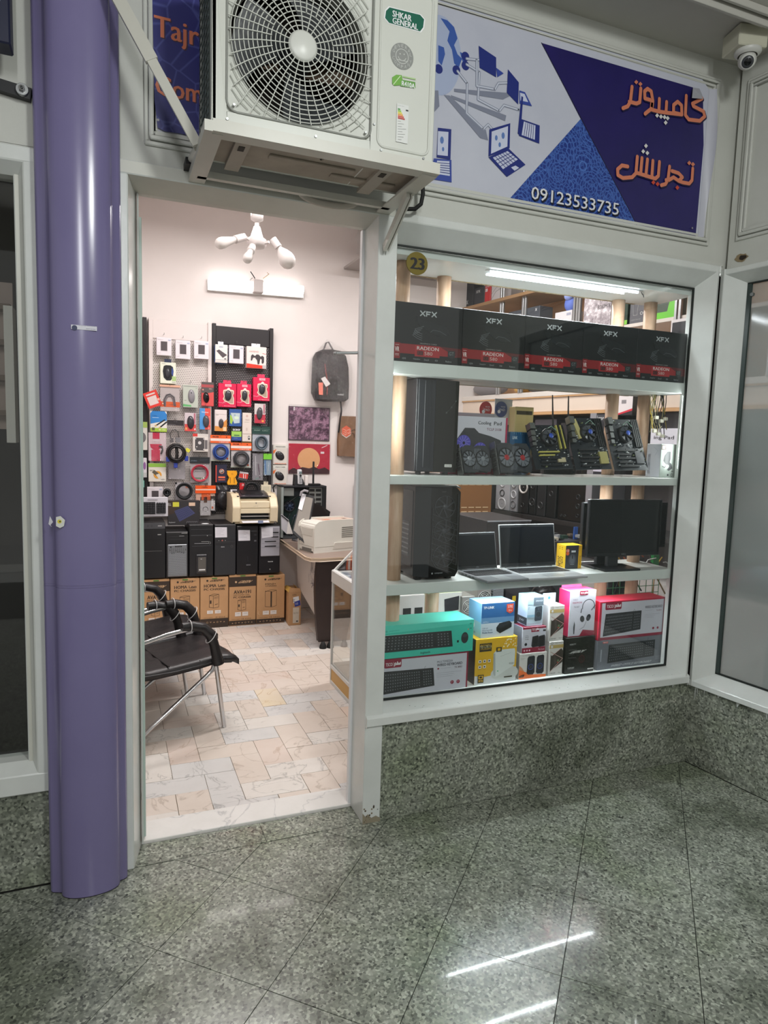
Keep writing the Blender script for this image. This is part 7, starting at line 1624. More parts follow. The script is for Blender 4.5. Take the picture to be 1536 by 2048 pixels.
for (a, b), z1, pr, l in zip(edges, (.405, .402, .402, .412, .398), (f_ava, f_homa, f_homa, f_ava, f_slim), ('leftmost brown chassis carton on the floor, mostly behind the chair arms', 'second brown chassis carton from the left, marked HOMA, partly behind the chair', 'third brown chassis carton from the left, marked HOMA, left of the dark-banded one', 'brown chassis carton with a dark band at its top, marked AVA', 'rightmost tall chassis carton with a slim tower drawn on it')):
    t = carton('chassis_carton', l, 'carton', a, b-.002, 5.295, 5.66, 0.0005, z1, CARD, None, None, 'brown computer chassis cartons on the floor', pr, bev=.004)
    m = MB(); m.box((a+b)/2-.02, (a+b)/2+.02, 5.2935, 5.30, z1-.014, z1-.004, C('#4f7a34')); m.build('green_seal', t)
t = thing('slim_carton', 'narrow open brown carton with blue and white label, right of the chassis cartons', 'carton', (1.355, 5.3, 0))
x0, x1, zt = 1.304, 1.405, .27
m = MB(); m.hexa([(x0, 5.19, 0), (x1, 5.19, 0), (x1+.02, 5.45, 0), (x0+.02, 5.45, 0), (x0, 5.19, zt), (x1, 5.19, zt), (x1+.02, 5.45, zt), (x0+.02, 5.45, zt)], CARD); m.build('carton_body', t, .003)
m = MB(); m.prism([(x0, 5.19, zt), (x1, 5.19, zt), (x1-.01, 5.20, zt+.03), (x0+.01, 5.20, zt+.035)], (0, .002, 0), CARD); m.prism([(x0, 5.19, zt), (x0, 5.40, zt), (x0+.03, 5.38, zt+.02), (x0+.03, 5.20, zt+.03)], (.002, 0, 0), C('#c8a04e', .6)); m.prism([(x1, 5.19, zt), (x1, 5.40, zt), (x1-.02, 5.38, zt+.03)], (.002, 0, 0), C('#c8a04e', .6)); m.build('open_flaps', t)
m = MB(); P = Print(m, (x0, 5.19, zt), (x1, 5.19, zt), (x0, 5.19, 0)); P.poly([(.35, .15), (.80, .12), (.85, .28), (.38, .32)], WHT); P.poly([(.45, .29), (.92, .24), (.96, .40), (.50, .44)], C('#2b3f94')); P.rect(.35, .46, .85, .93, C('#cfc4b4')); P.text('FRAGILE THIS UP', .40, .60, .80, .66, C('#8a7a66')); P.text('cm', .3, .06, .6, .10, KPR); P.text('cc', .3, .20, .5, .28, KPR); P.rect(.62, .86, .78, .9, C('#444')); P.text('LG', .55, .31, .75, .37, WHT); m.build('front_print', t)

# --- tower computers standing on the cartons
def tower(label, x0, x1, z1, face, pr, parts=None, y0=5.29, y1=5.64, body=None, z0=.413):
    t = thing('tower_computer', label, 'computer', ((x0+x1)/2, (y0+y1)/2, z0), 0, 'black tower computers on the cartons')
    m = MB(); m.box(x0, x1, y0+.012, y1, z0, z1, body or C('#17171a', .45)); m.build('case_body', t, .003)
    m = MB(); m.box(x0+.001, x1-.001, y0, y0+.012, z0+.002, z1-.002, face); m.build('front_panel', t, .004)
    m = MB(); P = Print(m, (x0, y0, z1), (x1, y0, z1), (x0, y0, z0), .0012); pr(P); m.build('front_print', t)
    if parts: parts(t, x0, x1, z0, z1, y0)
    return t
def lines(P, vs, c='#3a3a3e', u0=.1, u1=.9):
    for v in vs: P.line([(u0, v), (u1, v)], .002, C(c))
def p1(P): P.rect(.02, .0, .98, .10, C('#4a4a4e', .3)); P.ringp(.30, .05, .005, .0015, BLK); P.ringp(.45, .05, .005, .0015, BLK); P.line([(.7, .05), (.85, .05)], .004, C('#ccc')); P.rect(.68, .20, .82, .215, C('#999')); lines(P, (.50,), '#777', 0, .85); lines(P, (.30,), '#111')
tower('leftmost black tower computer on the cartons, with a grey strip near its top', .196, .374, .835, C('#17171a', .4), p1)
def p2(P): P.rect(.12, .06, .88, .25, BLK); lines(P, (.10, .16), '#3c3c40', .15, .85); P.line([(.70, .03), (.95, .03)], .003, C('#bbb')); P.line([(.6, .09), (.8, .09)], .003, C('#999'))
def q2(t, x0, x1, z0, z1, y0):
    m = MB(); h = z1-z0; m.box(x0+.012, x1-.010, y0-.008, y0, z0+.01, z0+h*.73, C('#8b8e93', .3, .6)); m.build('silver_bezel', t, .004)
    m = MB(); m.box(x0+.020, x1-.018, y0-.010, y0-.008, z0+.022, z0+h*.55, MESH); m.build('vent_mesh', t)
    m = MB(); P = Print(m, (x0+.012, y0-.008, z0+h*.73), (x1-.010, y0-.008, z0+h*.73), (x0+.012, y0-.008, z0+.01), .002)
    for k in range(5): P.rect(.38+.075*k, .04, .43+.075*k, .085, BLK)
    P.ell(.16, .08, .006, C('#2a2c30'))
    g = random.Random(1)
    for k in range(9): u = .10+.10*k; e = g.uniform(.16, .30); P.line([(u, .12), (u+.02, e)], .0020, C('#33363a')); P.ell(u+.02, e, .0035, C('#33363a'))
    m.build('bezel_print', t)
tower('tower computer with a silver perforated mesh front', .376, .540, .765, C('#1a1a1c', .4), p2, q2)
def p3(P): lines(P, (.09, .20, .21), '#4a4a4e', .08, .92); P.line([(.5, .33), (.80, .33)], .003, C('#999')); P.line([(.22, .36), (.78, .365)], .004, C('#8a8a8e')); P.ringp(.84, .355, .008, .002, C('#999')); P.line([(.12, .41), (.9, .41)], .002, C('#55555a')); P.ell(.74, .215, .003, C('#ccc'))
def q3(t, x0, x1, z0, z1, y0):
    m = MB(); w = x1-x0; h = z1-z0; m.box(x0+w*.28, x0+w*.74, y0-.012, y0, z0+.02, z0+h*.43, C('#2a2a2e', .25)); m.build('lower_grille', t, .006); m = MB(); m.box(x0+w*.36, x0+w*.68, y0-.015, y0-.012, z0+.04, z0+h*.38, C('#5b5854', .2)); m.build('window_strip', t)
    m = MB(); P = Print(m, (x0+w*.36, y0-.015, z0+h*.38), (x0+w*.68, y0-.015, z0+h*.38), (x0+w*.36, y0-.015, z0+.04)); P.rect(.1, .82, .9, .9, C('#ddd')); P.rect(.3, .1, .5, .15, C('#999')); m.build('strip_print', t)
    m = MB(); m.ell(((x0+x1)/2+.03, y0+.02, z1+.003), (.03, .012, .005), C('#d9d9dc'), 10, 5); m.build('torn_foam', t)
tower('black tower computer with a silver strip in a lower window, third from left', .545, .728, .818, C('#1a1a1d', .35), p3, q3)
PAP = C('#d5d3da', .6)
def note(P, u0, v0, u1, v1):
    P.poly([(u0, v0), (u1, v0+.005), (u1+.01, v1), (u0+.01, v1)], PAP)
    for k in range(5): P.line([(u0+.05, v0+.03+.03*k), (u0+.05+(u1-u0)*(.5, .7, .6, .4, .65)[k], v0+.03+.03*k)], .0018, C('#9a99a4'))
def p4(P): note(P, .02, .05, .57, .25); P.rect(.02, .29, .98, .39, C('#202024')); P.ell(.20, .31, .003, C('#999')); P.ell(.36, .31, .006, C('#a55a50')); P.ell(.50, .31, .003, C('#999')); P.ringp(.80, .43, .008, .002, C('#555')); P.text('tsco', .30, .425, .46, .445, C('#c9c9cc'), .0006); lines(P, (.34,), '#444', .05, .95)
tower('dark grey tower computer with a paper note at its top left', .735, .900, .815, C('#26272b', .45), p4)
def p5(P): note(P, .06, .08, .60, .30); P.rect(.66, .10, .92, .115, C('#4a4a4e')); P.rect(.80, .29, .90, .325, C('#55555a')); P.rect(.80, .17, .90, .20, C('#33333a')); P.line([(.5, .62), (.52, .72)], .002, C('#38383c')); P.rect(.44, .79, .64, .815, C('#5d5d62'))
tower('black tower computer with a lower paper note, under the left of the cream printer', .906, 1.076, .800, C('#19191d', .3), p5)
def p6(P): P.text('tsco', .42, .735, .66, .76, C('#c9c9cc'), .0006); P.ell(.52, .91, .004, C('#ccc')); P.line([(.50, .90), (.55, .93)], .002, C('#777'))
def q6(t, x0, x1, z0, z1, y0):
    h = z1-z0; m = MB(); m.box(x0+.012, x1-.006, y0-.010, y0, z0+h*.37, z1-.006, C('#9b9aa2', .35)); m.build('silver_bay_cover', t, .004)
    m = MB(); P = Print(m, (x0+.012, y0-.010, z1-.006), (x1-.006, y0-.010, z1-.006), (x0+.012, y0-.010, z0+h*.37), .0015)
    for v in (.18, .33, .48, .64): P.rect(.2 if v > .4 else .55, v, .92 if v < .4 else .80, v+.035, BLK)
    lines(P, (.26, .42, .56, .70), '#6f6e76', .02, .98); P.poly([(.02, .05), (.62, .03), (.62, .34), (.05, .38)], PAP)
    for k in range(5): P.line([(.10, .10+.05*k), (.45, .10+.05*k)], .0018, C('#9a99a4'))
    m.build('bay_print', t)
tower('tower computer with a silver slotted bay cover, under the right of the cream printer', 1.082, 1.252, .797, C('#19191d', .3), p6, q6)

# --- cream laser printer on the towers
z0 = .8185; px0, px1 = .872, 1.228
t = thing('laser_printer', 'old cream laser printer with grey top standing on the tower computers', 'printer', (1.05, 5.45, z0))
m = MB(); 
def sect(x, dx=.0): return [(x, 5.30, z0+.01), (x, 5.285, z0+.13), (x, 5.33, z0+.20), (x, 5.40, z0+.225), (x, 5.62, z0+.225), (x, 5.66, z0+.16), (x, 5.66, z0)]
m.prism(sect(px0), (.062, 0, 0), PRCREAM); m.prism(sect(px1-.062), (.062, 0, 0), PRCREAM); m.box(px0+.06, px1-.06, 5.36, 5.65, z0, z0+.19, PRCREAM); m.box(px0+.06, px1-.06, 5.30, 5.37, z0+.118, z0+.175, PRCREAM); m.box(px0+.02, px1-.02, 5.31, 5.60, z0-.004, z0+.008, PRCREAM); m.box(px0+.06, px1-.06, 5.294, 5.33, z0+.0, z0+.03, PRCREAM)
m.build('printer_body', t, .006)
m = MB(); m.prism([(px0+.045, 5.345, z0+.205), (px1-.045, 5.345, z0+.205), (px1-.05, 5.60, z0+.232), (px0+.05, 5.60, z0+.232)], (0, 0, .006), C('#37343a', .4)); m.build('top_panel', t, .002)
m = MB(); m.prism([(px0+.09, 5.41, z0+.220), (px1-.09, 5.41, z0+.220), (px1-.10, 5.58, z0+.242), (px0+.10, 5.58, z0+.242)], (0, 0, .004), C('#151417', .5)); m.ell((px0+.10, 5.37, z0+.213), (.014, .01, .004), C('#6a6668')); m.ell((px1-.10, 5.37, z0+.213), (.014, .01, .004), C('#6a6668')); m.build('output_slot', t)
m = MB(); m.box(px0+.062, px1-.062, 5.292, 5.30, z0+.08, z0+.118, PRCREAM); m.build('manual_feed_door', t, .002)
m = MB(); m.box(px0+.064, px1-.064, 5.345, 5.36, z0+.03, z0+.08, C('#1a1a1c', .6)); m.build('tray_recess', t)
m = MB(); m.hexa([(px0+.07, 5.24, z0+.012), (px1-.075, 5.24, z0+.012), (px1-.075, 5.36, z0+.03), (px0+.07, 5.36, z0+.03), (px0+.07, 5.24, z0+.015), (px1-.075, 5.24, z0+.015), (px1-.075, 5.36, z0+.034), (px0+.07, 5.36, z0+.034)], C('#e6e4e8', .5)); m.build('paper_stack', t)
m = MB(); m.box(px0+.068, px1-.068, 5.27, 5.36, z0+.056, z0+.060, C('#8f8c8a', .4)); m.box(px0+.19, px0+.228, 5.232, 5.245, z0+.008, z0+.030, C('#7f8aa6', .4)); m.build('paper_guides', t)
m = MB(); P = Print(m, (px0+.06, 5.30, z0+.175), (px1-.06, 5.30, z0+.175), (px0+.06, 5.30, z0+.118)); P.ell(.53, .25, .006, C('#8a8378')); P.text('LaserJet 1022', .43, .62, .60, .75, C('#a89f8c')); m.build('front_print', t)
# --- keyboard and keyboard carton leaning on the panel
t = thing('keyboard', 'silver keyboard with black keys standing upright at the far left on the towers', 'keyboard', at(300, 1034, 5.40))
a, b = at(262, 1034, 5.40), at(336, 994, 5.40); m = MB(); m.box(a.x, b.x, 5.40, 5.415, a.z, b.z, C('#c9c6cd', .35)); m.build('keyboard_body', t, .004)
m = MB(); m.box(at(262, 1000, 5.40).x, at(310.5, 1000, 5.40).x, 5.394, 5.40, at(300, 1028, 5.4).z, at(300, 1004, 5.4).z, BLKM); m.box(at(312.5, 1000, 5.40).x, at(331.5, 1000, 5.40).x, 5.394, 5.40, at(300, 1027, 5.4).z, at(300, 1006.5, 5.4).z, BLKM); m.build('key_well', t)
m = MB()
for x0_, x1_, n in ((262, 310.5, 9), (312.5, 331.5, 4)):
    for k in range(n):
        for r_ in range(5):
            p = at(x0_+(x1_-x0_)*(k+.12)/n, 1026-4.4*r_, 5.392); q = at(x0_+(x1_-x0_)*(k+.88)/n, 1026-4.4*r_-3.3, 5.392); m.box(p.x, q.x, 5.388, 5.394, p.z, q.z, C('#2c2b30', .4))
for k in range(6): p = at(297+3.4*k, 999, 5.39); m.box(p.x-.005, p.x+.005, 5.396, 5.40, p.z-.004, p.z+.002, C('#a5a2aa'))
o = m.build('keys', t); o['kind'] = 'stuff'
def kbx(P):
    P.poly([(0, 0), (.35, 0), (.2, .5), (0, .6)], C('#3a2a22', .5)); P.rect(.15, .06, .35, .25, C('#c9c43c')); P.rect(.66, .08, .86, .22, C('#d9b8a0')); P.text('ELL', .0, .10, .1, .20, C('#ccc'))
    P.poly([(.20, .42), (.62, .22), (.86, .52), (.36, .86)], C('#43466e', .4)); 
    for k in range(5): P.line([(.22+.035*k, .46+.075*k), (.62+.04*k, .27+.052*k)], .0016, C('#23243c'))
    for k in range(9): P.line([(.24+.045*k, .42-.02*k), (.38+.05*k, .80-.033*k)], .0013, C('#23243c'))
    P.text('Keyboard', .03, .86, .22, .92, C('#ccc')); 
    for k in range(5): P.ringp(.62+.07*k, .90, .008, .002, C('#8a868c'), 8)
a, b, c_, d = pxc((336, 1041), (399, 1001), 5.42)
carton('keyboard_box', 'dark keyboard box with a blue keyboard picture, leaning behind the tower computers', 'box', a, b, 5.42, 5.47, .80, d, C('#2e2a2d', .4), None, None, None, kbx)

# --- desk
t = thing('office_desk', 'pale desk with thick rounded top, scribbled white side and dark curved end panel', 'desk', (1.75, 5.0, 0))
q = [(1.300, 5.58), (1.278, 4.62), (1.300, 4.548), (1.36, 4.525), (2.3, 4.62), (2.3, 5.58)]
m = MB(); m.prism([(x, y, .636) for x, y in q], (0, 0, .024), C('#c9b39c', .4)); m.build('desk_top', t, .006)
m = MB(); m.prism([(x+(.006 if x < 1.5 else -.006), y+(.006 if y < 5 else -.006), .6602) for x, y in q], (0, 0, .0015), C('#8c7a70', .4)); m.build('top_veneer', t)
m = MB(); m.add([(1.405, 4.62, .14), (1.405, 5.30, .30), (1.385, 5.30, .636), (1.385, 4.62, .636), (1.42, 4.62, .14), (1.42, 5.30, .30), (1.40, 5.30, .636), (1.40, 4.62, .636)], [(0, 1, 2, 3), (7, 6, 5, 4), (0, 4, 5, 1), (3, 2, 6, 7), (0, 3, 7, 4), (1, 5, 6, 2)], C('#c4bcb6', .5)); m.build('modesty_panel', t)
m = MB(); P = Print(m, (1.386, 5.30, .636), (1.386, 4.62, .636), (1.406, 5.30, .14), .002); g = random.Random(6)
for k in range(26):
    u, v = g.uniform(.50, .96), g.uniform(.03, .50); P.line([(u, v), (u+g.uniform(-.05, .08), v+g.uniform(.03, .10)), (u+g.uniform(-.06, .04), v+g.uniform(.06, .16))], .004, C(g.choice(['#4c4a5e', '#6a6a80', '#3a3a48'])))
m.build('pen_scribbles', t)
cur = [(1.352, .638), (1.342, .52), (1.340, .42), (1.345, .30), (1.356, .16), (1.370, .045), (1.58, .040), (1.62, .30), (1.64, .50), (1.66, .638)]
m = MB(); m.prism([(x, 4.565, z) for x, z in cur], (0, .04, 0), mottled('dark_wenge', '#2a1f1e', '#342826', 10, .45, 0, stretch=(1, 1, .2))); m.build('curved_end_panel', t, .002)
for x in (1.40, 1.455, 1.56): m = MB(); m.lathe((x, 4.55, .0), (0, 0, 1), [(.026, 0), (.024, .02), (.012, .045), (0, .05)], RUB, 12); m.build('foot_cap', t)
# --- white laser printer on the desk
th_ = math.atan2(4.825-4.715, 1.732-1.375); o_ = Vector((1.378, 4.722, .662)); Mp = Matrix.Translation(o_) @ Matrix.Rotation(th_, 4, 'Z'); hp = at(630, 1047, 4.72).z-.662; Wp, Dp = .40, .225
t = thing('laser_printer', 'off-white laser printer with vented side standing on the desk', 'printer', o_+Vector((.15, .12, 0)))
m = MB(Mp); pr_ = [(0, 0), (Wp, 0), (Wp, hp*1.02), (.10, hp*1.04), (.035, hp*1.0), (.010, hp*.93), (0, hp*.82)]
m.prism([(x, 0, z) for x, z in pr_], (0, Dp, 0), PRWHITE); m.build('printer_body', t, .010, seg=2)
m = MB(Mp); m.box(.0, Wp, -.002, .001, hp*.20, hp*.203, C('#9c988e')); m.box(-.002, .0, .02, Dp-.02, hp*.20, hp*.206, C('#9c988e')); m.box(-.003, .03, .05, Dp-.05, .0, hp*.13, C('#6f6b64', .6)); m.build('tray_line', t)
m = MB(Mp)
for k in range(6): z = hp*(.47+.065*k); m.box(.235, Wp-.01, -.0022, .001, z, z+.006, C('#77746d', .6))
o = m.build('side_vents', t); o['kind'] = 'stuff'
m = MB(Mp); m.prism([(.16, -.003, hp*.10), (.34, -.003, hp*.10), (.33, -.010, hp*.28), (.17, -.010, hp*.30)], (0, .01, 0), PRWHITE); m.build('grip_recess', t, .003)
m = MB(Mp); m.box(.10, Wp-.02, .045, Dp-.03, hp*1.035, hp*1.05, C('#c7b0a0', .45)); m.box(.12, .18, .06, .10, hp*1.048, hp*1.056, C('#c0643a')); m.box(Wp-.10, Wp-.07, .07, .11, hp*1.048, hp*1.056, C('#4a2a26')); m.build('output_well', t, .002)
m = MB(Mp); m.box(-.003, 0, .04, Dp-.04, hp*.55, hp*.80, C('#cdc9bf', .4)); m.build('front_cover', t, .001)
# --- slanted touch monitor
t = thing('pos_monitor', 'black touch monitor leaning back on the desk beside the printer', 'monitor', atz(591, 1078, .662))
Y1_ = 4.98; c4 = [at(604, 987, Y1_+.05), at(628, 993, Y1_), at(611, 1088, Y1_-.12), at(585, 1064, Y1_-.06)]
nn = ((c4[1]-c4[0]).cross(c4[3]-c4[0])).normalized(); nn = nn if nn.x > 0 else -nn
m = MB(); m.prism(c4, nn*.045, BLKM); m.build('screen_housing', t, .003)
ctr_ = sum(c4, Vector())/4; m = MB(); m.add([p+(ctr_-p)*.10-nn*.001 for p in c4], [(0, 1, 2, 3)], C('#8f8982', .12)); m.build('screen', t)
m = MB(); m.add([c4[0]-nn*.002, c4[0]+(c4[1]-c4[0])*.35-nn*.002, c4[0]+(c4[1]-c4[0])*.32+(c4[3]-c4[0])*.42-nn*.002, c4[0]+(c4[3]-c4[0])*.40-nn*.002], [(0, 1, 2, 3)], C('#dddbe0', .5)); m.build('paper_label', t)
m = MB(); a = at(630, 1008, Y1_+.06); b = at(660, 1026, Y1_+.10); m.prism([at(626, 1006, Y1_+.05), at(640, 1010, Y1_+.08), at(660, 1024, Y1_+.1), at(658, 1034, Y1_+.1), at(622, 1040, Y1_)], (0, .06, 0), BLK); m.build('rear_box', t, .003)
m = MB(); c = at(614, 990, 4.99); m.tube([at(601, 992, 5.0), at(603, 984, 5.0), at(609, 981, 5.0), at(616, 983, 5.0)], .010, C('#8a868a', .4), 6); m.build('cable_loop', t)
m = MB(); p = atz(596, 1082, .663); m.lathe((p.x+.03, p.y+.03, .662), (0, 0, 1), [(0, 0), (.075, 0), (.070, .012), (.02, .02), (.018, .08), (0, .08)], C('#8f8f94', .15, .8), 24); m.build('round_base', t)
t = thing('computer_mouse', 'black mouse lying on the desk in front of the touch monitor', 'mouse', (1.36, 4.66, .662)); m = MB(); q = atz(611, 1086, .665); m.ell((q.x-.012, q.y, .668), (.022, .035, .014), BLK, 14, 8); m.build('mouse_shell', t)
t = thing('desk_calendar', 'grey folded desk calendar standing at the back left corner of the desk', 'calendar', atz(573, 1072, .662)); Yc_ = 5.22
m = MB(); q = [at(562, 1028, Yc_), at(577, 1040, Yc_), at(573, 1068, Yc_-.02), at(563, 1058, Yc_-.02)]; m.prism(q, (.004, .003, 0), C('#a9a7ac', .4)); m.build('front_sheet', t); m = MB(); m.prism([at(577, 1040, Yc_), at(586, 1068, Yc_), at(573, 1068, Yc_-.02)], (0, .003, 0), C('#d0ccc8', .5)); m.build('side_sheet', t)
m = MB(); m.tube([at(563, 1030, Yc_-.005), at(577, 1042, Yc_-.005)], .004, BLKM, 5); m.build('spiral_binding', t)
# --- opened computer case standing on the back of the desk
Y0_ = 5.46; a, b = at(561, 1078, Y0_), at(653, 972, Y0_); zb0 = .6625; zt0 = at(600, 972, Y0_).z
t = thing('open_computer', 'opened computer case showing motherboard, fan and grey drive cage', 'computer', ((a.x+b.x)/2, 5.55, zb0))
m = MB(); m.box(a.x, b.x, Y0_+.15, Y0_+.158, zb0, zt0, C('#2a3238', .5)); m.box(a.x, a.x+.022, Y0_, Y0_+.15, zb0, zt0, C('#8b928f', .4)); m.box(b.x-.028, b.x, Y0_, Y0_+.16, zb0, zt0, BLK); m.box(a.x, b.x, Y0_, Y0_+.155, zt0-.012, zt0, C('#26262a', .4)); m.box(a.x, b.x, Y0_, Y0_+.155, zb0, zb0+.012, C('#3a3c3e')); m.build('chassis', t, .001)
def bx(n, r, y0, y1, mt, bev=.001): p, q = at(r[0], r[3], Y0_+y0), at(r[2], r[1], Y0_+y0); m = MB(); m.box(p.x, q.x, Y0_+y0, Y0_+y1, p.z, q.z, mt); return m.build(n, t, bev)
bx('power_supply', (567, 976, 588, 992), .02, .14, C('#9a9c98', .35, .6)); bx('motherboard', (567, 993, 602, 1066), .13, .142, C('#15302c', .5)); bx('drive_cage', (617, 975, 645, 1062), .03, .13, C('#8f918e', .35, .5))
for k in range(8):
    for j in range(2): bx('cage_slot', (619+13*j, 978+9*k, 629+13*j, 983+9*k), .026, .032, BLK, 0)
q = at(579, 1012, Y0_+.10); m = MB(); m.ring(q, (1, 0, 0), (0, 0, 1), .045, .006, BLKM, 24, 6); m.lathe(q+Vector((0, 0, 0)), (0, -1, 0), [(.040, -.02), (.016, -.005), (.016, .004), (0, .005)], C('#3b4a66', .4), 20)
for k in range(7): an = 2*pi*k/7; m.bar(q+Vector((cos(an)*.014, 0, sin(an)*.014)), q+Vector((cos(an+.5)*.041, 0, sin(an+.5)*.041)), .003, .012, C('#2a3448', .4))
m.build('cooler_fan', t)
m = MB(); g = random.Random(3)
for k in range(12): p0 = at(g.uniform(570, 612), g.uniform(990, 1060), Y0_+.08); m.tube([p0, p0+Vector((g.uniform(-.08, .08), -.02, g.uniform(-.1, .02))), p0+Vector((g.uniform(-.08, .08), .0, g.uniform(-.2, -.05)))], .003, C(g.choice(['#1c1c20', '#7a2a2a', '#2a3c5c', '#555'])), 4)
o = m.build('internal_cables', t); o['kind'] = 'stuff'
m = MB(); m.tube([at(548, 984, 5.5), at(546, 975, 5.5), at(552, 969, 5.5), at(562, 972, 5.5)], .006, BLK, 6); m.build('power_cord', t)
t = thing('cordless_phone', 'silver and black cordless phone in its cradle on top of the open computer', 'phone', at(604, 972, 5.5)); zc = zt0+.001
a, b = at(590, 972, 5.50), at(608, 950, 5.50); m = MB(); m.prism([(a.x, 5.50, zc), (b.x+.005, 5.50, zc), (b.x-.01, 5.50, zc+.05), (a.x+.005, 5.50, b.z)], (0, .07, 0), BLKM); m.build('cradle', t, .004)
a, b = at(596, 968, 5.49), at(605.5, 939, 5.49); m = MB(); m.hexa([(a.x, 5.485, zc+.01), (b.x, 5.485, zc+.01), (b.x, 5.51, zc+.01), (a.x, 5.51, zc+.01), (a.x-.004, 5.50, b.z), (b.x-.004, 5.50, b.z), (b.x-.004, 5.52, b.z), (a.x-.004, 5.52, b.z)], C('#c9c8cb', .35)); m.build('handset', t, .006)
m = MB(); P = Print(m, (a.x, 5.492, b.z), (b.x, 5.492, b.z), (a.x, 5.482, zc+.01), .003); P.rect(.2, .14, .8, .30, C('#5a6a6c')); P.ell(.5, .42, .010, BLK)
for k in range(12): P.rect(.2+.23*(k % 3), .54+.10*(k//3), .36+.23*(k % 3), .60+.10*(k//3), C('#3a3a3e'))
m.build('keypad_print', t); m = MB(); a, b = at(610, 970, 5.50), at(617, 951, 5.50); m.box(a.x, b.x, 5.50, 5.53, zc, b.z, C('#ddd4d0', .4)); m.build('charger_lamp', t, .004)
t = thing('wifi_antenna', 'upright flat black antenna on top of the open computer', 'antenna', at(627, 972, 5.53)); a, b = at(625, 972, 5.53), at(629.5, 923, 5.53); m = MB(); m.box(a.x, b.x, 5.53, 5.545, zc, b.z, BLKM); m.build('antenna_blade', t, .004); m = MB(); m.box(a.x-.05, b.x+.05, 5.50, 5.56, zc, zc+.016, BLK); m.build('antenna_foot', t, .005)
t = thing('hanging_coat', 'strip of a black coat or bag at the right edge of the doorway', 'coat', at(711, 1032, 5.68)); m = MB(); m.tube([at(716, 1034, 5.68), at(716, 1010, 5.68), at(716, 985, 5.68), at(715, 963, 5.68)], [.03, .034, .032, .024], BLKM, 8); m.build('cloth', t)

# --- waiting chairs
def chair(O, ang, label):
    Mc = Matrix.Translation(O) @ Matrix.Rotation(ang, 4, 'Z')
    t = thing('visitor_chair', label, 'chair', O, 0, 'black padded visitor chairs')
    m = MB(Mc); n = 10; vs = []; prof2 = [(-.21, .352), (-.12, .345), (.0, .350), (.12, .358), (.20, .368), (.26, .370), (.305, .362), (.342, .338)]
    for x, z in prof2:
        for j in range(n+1): y = -.225+.45*j/n; e = 1-abs(2*j/n-1)**6; vs.append((x, y*(1 if x < .31 else .95), z+.012*e+(.006 if j in (2, 5, 8) else .012)-.012))
    N = n+1; P_ = len(prof2); b0 = [(x, y, z-.042+.012*(abs(y) > .2)) for x, y, z in vs]
    fs = [(i*N+j, i*N+j+1, (i+1)*N+j+1, (i+1)*N+j) for i in range(P_-1) for j in range(n)]
    al = vs+b0; K_ = len(vs); fs += [tuple(K_+q_ for q_ in f[::-1]) for f in fs]
    fs += [(i*N, (i+1)*N, K_+(i+1)*N, K_+i*N) for i in range(P_-1)]+[(i*N+n, K_+i*N+n, K_+(i+1)*N+n, (i+1)*N+n) for i in range(P_-1)]+[(j, K_+j, K_+j+1, j+1) for j in range(n)]+[((P_-1)*N+j, (P_-1)*N+j+1, K_+(P_-1)*N+j+1, K_+(P_-1)*N+j) for j in range(n)]
    m.add(al, fs, LEATH, True); m.build('seat', t)
    m = MB(Mc)
    for x in (-.03, .13): m.tube([(x, -.21, .362), (x, -.1, .360), (x, .1, .360), (x, .21, .362)], .0035, LEATH, 5)
    m.tube([(-.2, -.227, .338), (0, -.229, .336), (.2, -.229, .35), (.3, -.21, .33)], .006, LEATH, 6); m.build('seat_seams', t)
    m = MB(Mc); m.hexa([(-.20, -.21, .40), (-.20, .21, .40), (-.24, .21, .40), (-.24, -.21, .40), (-.30, -.20, .80), (-.30, .20, .80), (-.34, .20, .80), (-.34, -.20, .80)], LEATH); m.build('backrest', t, .015, seg=2)
    for s in (-1, 1):
        y = .245*s
        m = MB(Mc); m.tube([(.245, y, .002), (.225, y, .15), (.205, y, .30), (.185, y, .44), (.165, y, .495), (.12, y, .535), (.05, y, .548), (-.06, y, .535), (-.20, y, .505), (-.30, y, .49)], .0115, CHROME, 12); m.build('front_leg_and_arm_tube', t)
        m = MB(Mc); m.tube([(.195, y*.96, .345), (.185, y*.96, .315), (.15, y*.96, .285), (.02, y*.96, .19), (-.12, y*.96, .09), (-.22, y*.96, .005)], .0115, CHROME, 12); m.build('rear_leg', t)
        m = MB(Mc); m.tube([(.213, y, .345), (.200, y, .40), (.188, y, .45), (.168, y, .505), (.13, y, .545), (.07, y, .562), (.02, y, .563)], [.030, .026, .024, .028, .027, .025, .022], LEATH, 12); m.build('arm_pad', t)
        m = MB(Mc)
        for p, q in (((.06, y, .563), (0, 1, 0)), ((.172, y, .495), (1, 0, 0))): m.ring(p, (0, 1, 0), (.0 if p[0] < .1 else .8, 0, 1), .031, .0022, C('#cfcfcf', .5), 14, 4)
        m.build('cable_tie', t)
    m = MB(Mc); m.tube([(.20, -.24, .338), (.20, .24, .338)], .010, CHROME, 8); m.tube([(-.19, -.24, .345), (-.19, .24, .345)], .010, CHROME, 8); m.build('cross_tube', t)
    return t
A = rad(16)
chair(Vector((.224, 3.585, 0)), A, 'nearest black padded chair with chrome legs, just inside the door')
chair(Vector((.185, 4.07, 0)), A, 'farther black padded chair with chrome legs, behind the nearest one')

